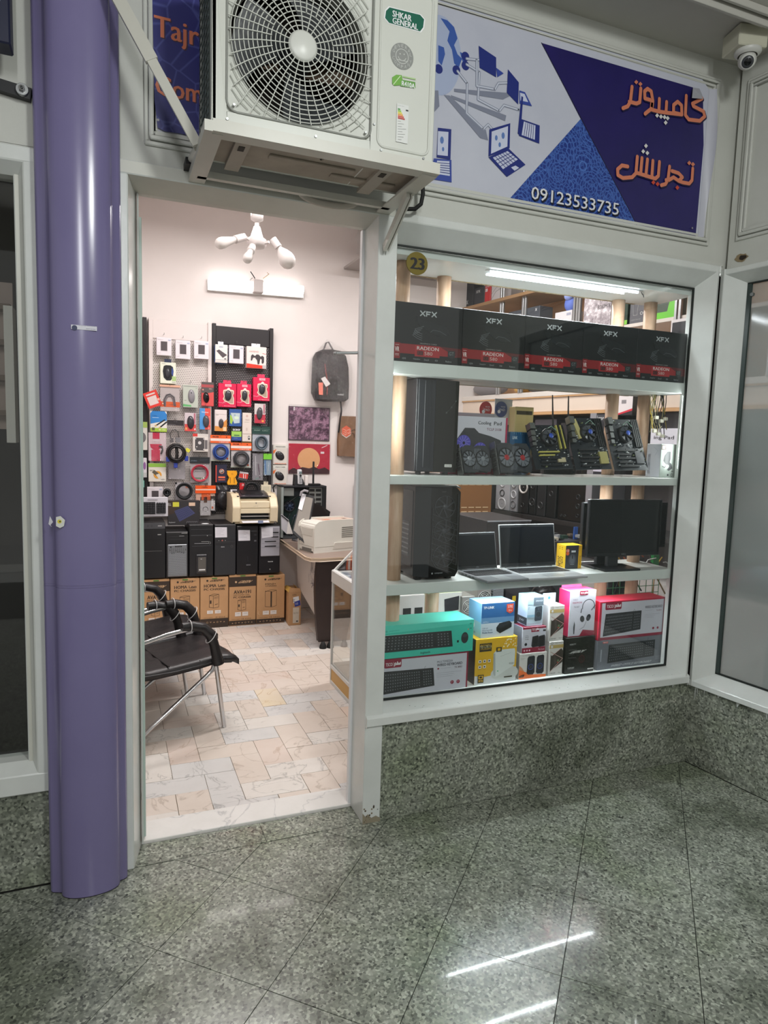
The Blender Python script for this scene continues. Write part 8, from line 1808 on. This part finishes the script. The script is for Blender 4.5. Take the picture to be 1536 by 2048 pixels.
# --- glass counter at the right of the doorway
cx0, cx1, cy0, cy1 = 1.240, 1.80, 3.16, 3.872
t = thing('display_counter', 'aluminium framed glass display counter with sloping glass top, right side of the doorway', 'counter', (1.5, 3.3, 0))
WAL = C('#cfcfcc', .3)
def frame(a, b, w_=.022, nm='frame_bar', h=None): m = MB(); m.bar(a, b, w_, h or w_, WAL); m.build(nm, t, .002)
m = MB(); m.box(cx0, cx1, cy0, cy1, .0, .022, WAL); m.build('plinth', t, .002)
m = MB(); m.box(cx0+.004, cx1, cy0, cy1-.004, .022, .100, C('#c79a4e', .45)); m.build('wood_panel', t)
m = MB(); m.box(cx0-.002, cx1, cy0, cy1, .098, .122, WAL); m.build('lower_rail', t, .002)
m = MB(); m.box(cx0-.006, cx0+.03, cy0, cy1, .632, .712, WAL); m.build('upper_rail', t, .006)
m = MB(); m.box(cx0, cx1, cy1-.03, cy1, .632, .70, WAL); m.build('end_rail', t, .003)
frame((cx0+.006, cy1-.006, .0), (cx0+.006, cy1-.006, .64), .014, 'corner_post'); frame((cx0+.01, cy0+.01, .0), (cx0+.01, cy0+.01, .64), .02, 'corner_post')
frame((cx0+.012, cy1-.006, .705), (cx0+.20, cy1-.006, .89), .014, 'sloping_bar'); frame((cx0+.20, cy0, .90), (cx0+.20, cy1, .90), .018, 'top_bar')
m = MB(); m.box(cx0+.004, cx0+.009, cy0, cy1-.01, .122, .632, GLASS); m.build('side_glass', t); m = MB(); m.box(cx0+.01, cx1, cy1-.008, cy1-.004, .122, .632, GLASS); m.build('end_glass', t)
m = MB(); m.prism([(cx0+.010, cy0, .710), (cx0+.010, cy1-.01, .710), (cx0+.196, cy1-.01, .893), (cx0+.196, cy0, .893)], (.004, 0, .0), GLASS); m.build('sloping_glass', t); m = MB(); m.box(cx0+.2, cx1, cy0, cy1, .902, .908, GLASS); m.build('top_glass', t)
m = MB(); m.box(cx0+.03, cx1, cy0, cy1-.03, .640, .648, C('#c9ccc9', .3)); m.build('inner_shelf', t); m = MB(); m.box(cx0+.02, cx1, cy0, cy1-.01, .124, .13, C('#b9b4ac', .4)); m.box(cx1-.01, cx1, cy0, cy1, .13, .9, C('#b7b2aa', .5)); m.build('back_board', t)
g = random.Random(21)
for k, (l, cl) in enumerate((('small silver pack on the counter shelf, nearest the end', '#b9bcc0'), ('small red pack standing on the counter shelf', '#c9433a'), ('small dark adapter lying on the counter shelf', '#2c2e33'), ('small orange and white card on the counter shelf', '#e07a3c'), ('small clear bag of connectors on the counter shelf', '#d9dcdf'), ('small grey box on the counter shelf farther in', '#8b8e94'))):
    x = cx0+.07+.045*(k % 2)+.01*k; y = 3.80-.085*k; m = MB(); h = .035+.022*(k % 3); m.box(x-.025, x+.025, y-.02, y+.02, .649, .649+h, C(cl, .35)); o = m.build('small_pack', None, .003, label=l, cat='pack', group='small goods in the glass counter')
t = thing('counter_cables', 'white cables hanging inside the glass counter', 'cables', (1.5, 3.6, .45)); m = MB()
for k in range(3): m.tube([(1.42+.03*k, 3.78, .63), (1.40+.02*k, 3.74, .56-.04*k), (1.44, 3.68, .48-.05*k), (1.50, 3.62, .44-.05*k)], .004, C('#d5d5d5', .4), 5)
m.build('cable', t)
t = thing('white_card_stand', 'white card standing in the lower part of the glass counter', 'card', (1.36, 3.45, .13)); m = MB(); m.box(1.34, 1.40, 3.44, 3.445, .13, .28, C('#d9d9d6')); m.box(1.32, 1.42, 3.438, 3.442, .24, .28, C('#e6e6e4')); m.build('card', t)

# ================================================================= THINGS SEEN THROUGH THE SHOP WINDOW
def msb(m, x0, x1, y0, y1, z0, z1, mat): return m.box(x0, x1, y0, y1, z0, z1, mat)
t = thing('wall_shelving', 'long white and beige wall shelving with metal uprights on the right wall of the shop', 'shelves', MS @ Vector((1.2, .15, 0)))
DKB = C('#231f20', .5); BEI = C('#c4996c', .5); CRE = C('#dccabb', .5)
m = MB(MS); m.box(-.6, 2.8, .0, .35, .885, .920, DKB); m.build('speaker_shelf', t, .002)
m = MB(MS); m.box(-.6, 2.8, -.004, .35, 1.890, 1.930, C('#d8d0ca', .4)); m.build('shelf_board', t, .002)
m = MB(MS); m.box(-.6, 2.8, .010, .03, 1.770, 1.880, CRE); m.build('fascia_panel', t); m = MB(MS); m.box(-.6, 2.8, -.002, .03, 1.880, 1.890, BEI); m.build('beige_edge', t); m = MB(MS); m.box(-.6, 2.8, -.004, .35, 1.745, 1.768, BEI); m.build('beige_shelf', t)
m = MB(MS); m.box(-.6, 2.8, 0, .34, 2.325, 2.350, C('#d4cac2', .4)); m.build('shelf_board', t, .002)
m = MB(MS); m.box(-.9, 2.8, -.05, .34, 2.715, 2.742, mottled('brown_shelf_board', '#9a7752', '#a98460', 6, .5)); m.build('upper_shelf', t, .002)
m = MB(MS); m.box(-.6, 2.8, .34, .35, 1.93, 2.715, C('#c9976a', .5)); m.build('back_panel', t); m = MB(MS); m.box(-.6, 2.8, .34, .35, .0, 1.745, C('#4a4446', .6)); m.build('back_panel', t)
m = MB(MS); m.box(-.62, 2.8, .02, .34, .0, .60, C('#b9b4b2', .5)); m.build('base_cabinet', t)
for x in (-.02, .27, .86, 1.76, 2.4):
    for dx in ((0, .03) if x != .86 else (0, .03, .055)): m = MB(MS); m.box(x+dx, x+dx+.020, -.012, .008, 1.93, 3.28, C('#a9a9ab', .3, .7)); m.build('metal_upright', t, .002)
m = MB(MS); m.box(-.035, -.008, -.02, .34, .0, 1.30, BLK); m.build('end_panel', t)
m = MB(MS); m.box(1.10, 1.16, -.01, .34, .92, 1.745, C('#8d8a90', .5)); m.build('divider', t)
def msbox(name, label, cat, x0, x1, z0, z1, col, d=.10, y=0.03, pr=None, group=None, bev=.002):
    tt = thing(name, label, cat, MS @ Vector(((x0+x1)/2, y+d/2, z0)), 0, group); mm = MB(MS); mm.box(x0, x1, y, y+d, z0, z1, col); mm.build('carton_body', tt, bev)
    if pr: mm = MB(MS); pr(Print(mm, (x0, y, z1), (x1, y, z1), (x0, y, z0), .0015)); mm.build('front_print', tt)
    return tt
# speakers
def speaker(label, x0, x1, h, col, cones, y=.03):
    tt = thing('speaker', label, 'speaker', MS @ Vector(((x0+x1)/2, y+.08, .921)), 0, 'loudspeakers on the right wall shelf'); mm = MB(MS); mm.box(x0, x1, y, y+.18, .9215, .9215+h, col); mm.build('cabinet', tt, .006)
    for (u, v, r, cc, cm) in cones:
        c = Vector((x0+(x1-x0)*u, y, .9215+h*v)); mm = MB(MS); mm.lathe(c, (0, -1, 0), [(r, 0), (r*.96, .008), (r*.80, .006), (r*.70, -.002), (r*.30, -.014), (r*.28, -.006), (0, -.002)], C(cc, .3), 20); mm.lathe(c, (0, -1, 0), [(r*.30, -.006), (0, .002)], C(cm, .3), 12); mm.build('speaker_cone', tt)
speaker('silver loudspeaker at the far end of the wall shelf', -.005, .185, .36, C('#a5a5aa', .35), ((.5, .16, .055, '#c9c9cc', '#55555a'), (.5, .42, .03, '#222226', '#777'), (.5, .66, .035, '#c9c9cc', '#333')))
speaker('narrow silver and grey loudspeaker, second on the wall shelf', .20, .285, .36, C('#8d8d92', .35), ((.5, .18, .034, '#6a6a6e', '#ccc'), (.5, .42, .034, '#c4c4c8', '#444'), (.5, .66, .03, '#999', '#333')))
speaker('black loudspeaker with a big white cone ring on the wall shelf', .30, .425, .36, C('#151517', .3), ((.5, .62, .055, '#d5d0cc', '#bbb5b0'), (.5, .2, .02, '#222', '#111')))
speaker('slim black loudspeaker with a silver cone, beside the white-coned one', .44, .515, .34, C('#161618', .3), ((.5, .32, .034, '#2b2b2e', '#b9b9bc'), (.5, .72, .028, '#222', '#777')))
speaker('black boxy loudspeaker in the middle of the wall shelf', .53, .63, .30, C('#1d1d20', .45), ((.5, .30, .03, '#2a2a2d', '#1b1b1d'),))
speaker('low black loudspeaker with a blank front on the wall shelf', .645, .75, .28, C('#18181a', .3), ((.5, .70, .022, '#2c2c2f', '#555'),))
speaker('big black subwoofer with a row of knobs on the wall shelf', .775, 1.085, .36, C('#121214', .2), ((.70, .34, .02, '#1f1f22', '#888'), (.70, .54, .02, '#1f1f22', '#888'), (.70, .14, .014, '#1f1f22', '#aaa'), (.15, .10, .010, '#333', '#ccc'), (.28, .10, .010, '#333', '#ccc')))
# boxes on the upper shelves
def t1(s, u0, v0, u1, v1, c='#d8d8d8', b=.001): return lambda P: P.text(s, u0, v0, u1, v1, C(c), b)
msbox('hardware_box', 'dark grey box at the far left of the top wall shelf, behind the wooden post', 'box', -.80, -.42, 2.743, 3.02, C('#2b2c34', .35), .12, 0, t1('XFX', .6, .75, .8, .88))
msbox('hardware_box', 'dark grey box next to the red one on the top wall shelf', 'box', -.41, -.255, 2.743, 2.90, C('#30313a', .35), .12, 0, t1('XFX', .2, .15, .6, .3))
msbox('hardware_box', 'small red box on the top wall shelf between dark boxes', 'box', -.25, -.17, 2.743, 2.91, C('#c8242c', .35), .12, 0, lambda P: (P.rect(.1, .25, .5, .4, WHT), P.text('GAMING', .1, .1, .8, .2, WHT), P.text('RX', .15, .28, .4, .38, C('#c22'))))
msbox('hardware_box', 'white patterned box right of the red one on the top wall shelf', 'box', -.155, -.03, 2.743, 2.90, C('#cfc9cc', .35), .12, 0, lambda P: (P.line([(0, .9), (.5, .5), (1, .4)], .004, C('#777')), P.line([(0, .6), (.5, .3), (1, .2)], .004, C('#888'))))
msbox('graphics_card_box', 'long dark graphics card box lying on the middle wall shelf', 'box', .08, .47, 2.351, 2.62, C('#454952', .35), .14, .01, lambda P: (P.text('XFX', .25, .12, .45, .2, WHT, .001), P.text('X', .86, .06, .92, .14, WHT, .001)))
msbox('hardware_box', 'white box with a blue plush toy on it on the middle wall shelf', 'box', .66, .84, 2.351, 2.53, C('#cdc9cc', .4), .12, .0, lambda P: (P.rect(.7, .1, .95, .2, C('#99a')), P.rect(.2, .4, .45, .9, C('#e8e4e6')), P.rect(.55, .4, .8, .9, C('#e8e4e6'))))
tt = thing('plush_toy', 'blue and white plush toy sitting on the white box on the wall shelf', 'toy', MS @ Vector((.76, .05, 2.531))); mm = MB(MS); mm.ell((.76, .06, 2.59), (.055, .04, .058), C('#5a6fc0', .7), 14, 10); mm.build('body', tt); mm = MB(MS); mm.ell((.765, .035, 2.645), (.04, .035, .035), C('#8b9ad6', .7), 14, 10); mm.build('head', tt)
def prime(P): P.rect(0, 0, 1, 1, MBX.m); P.text('PRIME', .58, .12, .95, .24, C('#3a3438'), .0015); P.text('B360M-K', .52, .32, .98, .44, C('#3a3438'), .0015)
MBX = NT('glittering_box_print'); co = MBX.co(); MBX.l.new(MBX.ramp(MBX.noise(co, 16, 7, .75), [(.3, '#4a4248'), (.5, '#a89da2'), (.62, '#e6dfe2')]), MBX.b.inputs['Base Color'])
msbox('motherboard_box', 'silver glitter-printed motherboard box on the middle wall shelf', 'box', .965, 1.225, 2.351, 2.60, C('#b9b1b5', .35), .06, 0, prime)
msbox('hardware_box', 'thin black and green box edge beside the glitter motherboard box', 'box', 1.335, 1.375, 2.351, 2.50, C('#20352a', .35), .10, 0, lambda P: P.rect(0, .8, 1, 1, C('#7ab83a')))
msbox('graphics_card_box', 'grey box marked OC between the wooden posts at upper right', 'box', 1.385, 1.545, 2.351, 2.53, C('#5b5a60', .35), .12, .01, lambda P: (P.text('OC', .55, .60, .85, .72, C('#ccc')), P.line([(.15, .15), (.2, .7), (.4, .7), (.45, .15)], .003, C('#999')), P.text('GEFORCE', .1, .85, .6, .9, C('#999'))))
msbox('graphics_card_box', 'grey and bright green box marked FORCE right of the front wooden post', 'box', 1.565, 1.745, 2.351, 2.52, C('#3c4a3c', .35), .12, .01, lambda P: (P.poly([(0, .75), (.7, .75), (.85, 0), (1, 0), (1, 1), (0, 1)], C('#67c22a', .35)), P.text('FORCE', .15, .22, .65, .34, WHT, .001)))
msbox('framed_panel', 'dark panel in a white frame at the far right upper edge of the window', 'panel', 1.79, 2.2, 1.935, 2.315, C('#dcd6d8', .4), .05, -.07, lambda P: (P.rect(.03, .05, 1, 1, C('#2e2f36', .25)), P.rect(.15, .2, .35, .4, C('#23242a', .2)), P.line([(.1, .55), (.9, .58)], .002, C('#55565c'))))
# goods on the white shelf board (bags)
for l, x0, x1, z1, c in (('grey fabric bag lying on the white wall shelf', -.50, -.02, 2.08, '#7d787c'), ('gold foil roll on the white wall shelf', .12, .24, 2.00, '#b98b3e'), ('flat dark bundle on the white wall shelf', .27, .75, 1.985, '#4a4648')):
    mm = MB(MS); mm.ell(((x0+x1)/2, .12, 1.931+(z1-1.931)/2), ((x1-x0)/2, .08, (z1-1.931)/2), C(c, .5), 16, 8); mm.build('goods_bundle', None, label=l, cat='bag')
# dark boxes below between the posts
msbox('monitor_box', 'dark box with purple label seen left of the rear right wooden post', 'box', 1.17, 1.25, 1.30, 1.735, C('#2a2830', .4), .10, -.02, lambda P: (P.rect(0, .0, 1, .12, C('#3a3a42')), P.text('Lenovo', .1, .02, .9, .10, WHT), P.rect(.0, .45, 1, .62, C('#5a4a9a')), P.rect(.0, .68, 1, .95, C('#c9c4d4'))))
msbox('monitor_box', 'black box seen between the two right wooden posts', 'box', 1.30, 1.40, 1.45, 1.90, C('#17171a', .4), .10, -.08, lambda P: (P.rect(.2, .2, .7, .3, C('#555')), P.rect(.3, .45, .6, .6, C('#7a3a2a'))))
msbox('switch_box', 'red, white and black box marked with a small device between the right posts', 'box', 1.405, 1.54, 1.72, 1.93, C('#2b2a2e', .4), .10, -.08, lambda P: (P.poly([(0, .35), (1, .20), (1, .78), (0, .95)], C('#e3dadc')), P.poly([(0, .95), (1, .78), (1, .85), (0, 1)], C('#d0243a')), P.poly([(0, .30), (1, .14), (1, .22), (0, .38)], C('#d0243a')), P.text('Lenovo', .3, .08, .9, .18, WHT), P.rect(.3, .5, .6, .62, C('#8a8488'))))
for k in range(5): msbox('stock_item', ('dark packaged item, %s on the shadowed shelf under the cream fascia' % ('first', 'second', 'third', 'fourth', 'fifth')[k]), 'pack', -.45+.30*k, -.20+.30*k, 1.42, 1.68+.03*(k % 2), C(('#2c2a2e', '#3b383d', '#242226', '#45414a', '#2a282c')[k], .4), .12, .04, None, 'dark stock under the fascia')
mm = MB(MS); mm.box(-.55, 1.09, .03, .33, 1.40, 1.418, DKB); mm.build('inner_shelf', t)
mm = MB(MS); mm.box(1.17, 2.7, .0, .33, 1.40, 1.418, DKB); mm.build('inner_shelf', t)
msbox('cooling_pad_box', 'end of a second cooling pad box on the far shelf behind the phone holder box', 'box', 1.62, 1.92, 1.4185, 1.635, PWH, .08, .02, cp2)
msbox('stock_item', 'black packaged item on the far shelf right of the front right wooden post', 'pack', 1.60, 1.95, 1.638, 1.74, C('#2a282c', .4), .10, .06)
# tall brown cartons at the back
for k in range(3):
    z = .0+.435*k
    def eyp(P, k=k):
        for v in (.22, .30, .72, .80):
            for j in range(5): P.rect(.06+.18*j, v, .20+.18*j, v+.02, C('#d6b890'))
        for j in range(4): P.line([(.10+.2*j, .24), (.10+.2*j, .30)], .004, C('#d6b890'))
        if k == 2: P.text('DONKEY', .35, .06, .80, .14, C('#d6b890'), .002)
    carton('brown_carton', ('bottom', 'middle', 'top')[k]+' brown carton with dashed pale lines, stacked against the back wall', 'carton', 2.50, 2.86, 4.75, 5.2, z+.0005, z+.434, C('#8c5f36', .6), None, None, 'tall brown cartons with dashed lines', eyp)
# small beige tower on the second shelf
a, b, c_, d = pxc((1024, 950), (1068, 815), 2.665)
t = thing('beige_case', 'small beige metal case with a dark slot, standing behind the dark-blue router box', 'computer case', ((a+b)/2, 2.69, 1.366)); m = MB(); m.box(a, b, 2.665, 2.715, 1.3655, d, C('#c2ad74', .45)); m.build('case_body', t, .002); m = MB(); m.box(a+.008, b-.008, 2.6635, 2.6655, d-.035, d-.018, C('#3d3522')); m.build('vent_slot', t)
# work bench and clutter behind the lower window
t = thing('work_bench', 'white work bench behind the shop window, seen under the lower shelf', 'bench', (2.0, 3.1, 0)); m = MB(); m.box(1.92, 2.95, 2.84, 3.9, .52, .545, C('#d4d2cf', .4)); m.build('bench_top', t, .003)
for x in (1.96, 2.9):
    for y in (2.88, 3.85): m = MB(); m.box(x-.02, x+.02, y-.02, y+.02, 0, .52, C('#8b8b8b')); m.build('leg', t)
t = thing('low_table', 'low white table behind the lower left of the shop window', 'table', (1.85, 2.95, 0)); m = MB(); m.box(1.28, 1.90, 2.84, 3.12, .52, .545, C('#d4d2cf', .4)); m.build('tabletop', t, .003); m = MB(); m.box(1.30, 1.88, 2.90, 3.08, 0, .52, C('#bdbab6')); m.build('pedestal', t)
ZT = .5455
def fromT(label, name, cat, BL, TR, Y, col, side=None, pr=None, group=None, d=.14, zb=None, spr=None):
    a, b, c_, e = pxc(BL, TR, Y); return carton(name, label, cat, a, b, Y, Y+d, ZT if zb is None else zb, e, col, side, None, group, pr, spr=spr)
def aecko(P): P.rect(0, .66, 1, .80, C('#d9722f')); P.text('JECKO', .30, .69, .62, .77, WHT); [P.rect(.05+.33*k, .28, .28+.33*k, .44, BLKM) for k in range(3)]; [P.ringp(.12+.3*k, .56, .010, .001, C('#999')) for k in range(3)]; P.text('Model', .1, .86, .4, .9, C('#777'))
fromT('white switch box with an orange strip behind the teal keyboard box', 'network_box', 'box', (778, 1250), (850, 1189), 2.90, C('#d3d1cf', .4), None, aecko, d=.12)
def swb(P): P.poly([(.35, .14), (.9, .08), (.9, .40), (.38, .44)], C('#2a2c30')); P.poly([(.2, .55), (.75, .50), (.75, .80), (.22, .86)], C('#2a2c30'))
fromT('white box picturing two dark devices, right of the rear left wooden post', 'network_box', 'box', (868, 1236), (924, 1184), 2.90, C('#dbdcd6', .4), C('#b9c49a'), swb, d=.12)
def psu(label, BL, TR, Y):
    a, b, c_, e = pxc(BL, TR, Y); t = thing('power_supply', label, 'power supply', ((a+b)/2, Y+.05, ZT), 0, 'power supplies on the bench'); m = MB(); m.box(a, b, Y, Y+.12, ZT, e, C('#a9aaa6', .35, .5)); m.build('case', t, .002)
    c = Vector(((a+b)/2, Y-.001, (c_+e)/2+.02)); r = min(b-a, .12)*.46; m = MB(); m.lathe(c, (0, -1, 0), [(r, 0), (r, .001), (0, .001)], BLK, 24)
    for k in range(4): m.ring(c+Vector((0, -.002, 0)), (1, 0, 0), (0, 0, 1), r*(.25+.24*k), .0022, C('#c9cac6', .35), 24, 4)
    for k in range(4): an = pi/4+pi/2*k; m.bar(c+Vector((0, -.002, 0)), c+Vector((cos(an)*r, -.002, sin(an)*r)), .004, .002, C('#c9cac6', .35))
    m.build('fan_grille', t)
psu('grey power supply with a round fan grille, partly behind the router box', (922, 1250), (950, 1192), 2.88); psu('grey power supply with fan grille above the router box', (953, 1232), (983, 1175), 3.0)
fromT('grey perforated metal case right of the fan grille', 'metal_case', 'computer case', (984, 1232), (1008, 1172), 3.0, MESH)
fromT('black box with a yellow mark above the router box', 'hardware_box', 'box', (1009, 1225), (1058, 1176), 3.02, C('#23252c', .4), None, lambda P: P.rect(.3, .2, .45, .35, C('#c9b02a')))
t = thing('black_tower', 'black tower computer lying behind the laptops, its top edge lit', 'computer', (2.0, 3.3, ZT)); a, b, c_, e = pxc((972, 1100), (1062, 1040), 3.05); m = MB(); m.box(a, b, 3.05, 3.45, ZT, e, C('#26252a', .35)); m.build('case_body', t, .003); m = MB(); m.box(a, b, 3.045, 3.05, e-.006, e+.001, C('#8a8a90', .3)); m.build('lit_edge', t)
t = thing('black_bag', 'crumpled black plastic bag on the bench right of the speaker boxes', 'bag', at(1098, 1200, 3.0)); m = MB(); c = at(1098, 1195, 3.0); m.ell((c.x, 3.05, c.z), (.075, .06, .07), mottled('black_polythene', '#1c1a1e', '#2b292d', 20, .2, .6), 14, 10); m.build('bag_bulge', t)
t = thing('circuit_board_pile', 'pile of loose circuit boards and parts behind the yellow mouse box', 'boards', at(1125, 1090, 3.05)); g = random.Random(31)
c = at(1128, 1078, 3.1); m = MB(); m.box(c.x-.13, c.x+.10, 3.08, 3.3, ZT, c.z-.012, C('#3a3c42', .5)); m.build('open_box', t); 
for k in range(16): m = MB(); x, y, z = c.x+g.uniform(-.12, .09), g.uniform(3.05, 3.2), c.z+g.uniform(-.012, .02); s = g.uniform(.012, .03); m.box(x-s, x+s, y-s, y+s, z, z+g.uniform(.006, .02), C(g.choice(['#2a2c30', '#8d9095', '#6a5a4a', '#b9b0a0', '#3a5a86', '#1e3a30', '#7a6a62']), .4)); m.build('board_part', t)
m = MB(); q = at(1152, 1068, 3.1); m.box(q.x-.012, q.x+.012, 3.1, 3.11, q.z-.03, q.z+.04, C('#2f5aa8')); m.build('blue_connector', t)
t = thing('wire_basket', 'green wire basket with dark cables behind the red keyboard box', 'basket', at(1265, 1200, 2.95)); m = MB(); a, b = at(1210, 1215, 2.95), at(1318, 1160, 2.95)
for k in range(9): x = a.x+(b.x-a.x)*k/8; m.cyl((x, 2.95, ZT), (x, 2.95, b.z+.05), .002, .002, C('#3f7a52', .4), 5)
for k in range(6): z = ZT+.02+(b.z+.03-ZT)*k/6; m.cyl((a.x, 2.95, z), (b.x, 2.95, z), .002, .002, C('#3f7a52', .4), 5)
o = m.build('wire_grid', t); o['kind'] = 'stuff'
m = MB()
for k in range(14): p = Vector((g.uniform(a.x, b.x), g.uniform(2.97, 3.1), g.uniform(ZT, b.z))); m.tube([p, p+Vector((g.uniform(-.1, .1), .02, g.uniform(.02, .12))), p+Vector((g.uniform(-.12, .12), 0, g.uniform(-.1, .02)))], .005, C(g.choice(['#1a1a1c', '#222', '#8a6a3a', '#333'])), 5)
m.ell((a.x+.13, 3.05, ZT+.12), (.09, .06, .11), BLK, 12, 8); m.ell((b.x-.12, 3.08, ZT+.10), (.07, .05, .12), BLK, 12, 8)
o = m.build('cable_tangle', t); o['kind'] = 'stuff'
t = thing('cable_tangle', 'tangle of black, yellow and white cables behind the monitor foot', 'cables', at(1290, 1110, 2.85)); m = MB()
for k in range(20): p = at(g.uniform(1245, 1330), g.uniform(1085, 1140), 2.84+g.uniform(0, .1)); m.tube([p, p+Vector((g.uniform(-.08, .08), .02, g.uniform(-.05, .06))), p+Vector((g.uniform(-.1, .1), 0, g.uniform(-.06, .04)))], .0035, C(g.choice(['#1a1a1c', '#c9a23a', '#222', '#b0562a', '#bbb', '#1a1a1c']), .4), 5)
o = m.build('wires', t); o['kind'] = 'stuff'; m = MB(); q = at(1312, 1128, 2.86); m.box(q.x-.02, q.x+.02, 2.86, 2.88, q.z-.02, q.z+.05, C('#2f8a4a', .4)); m.build('green_board', t)
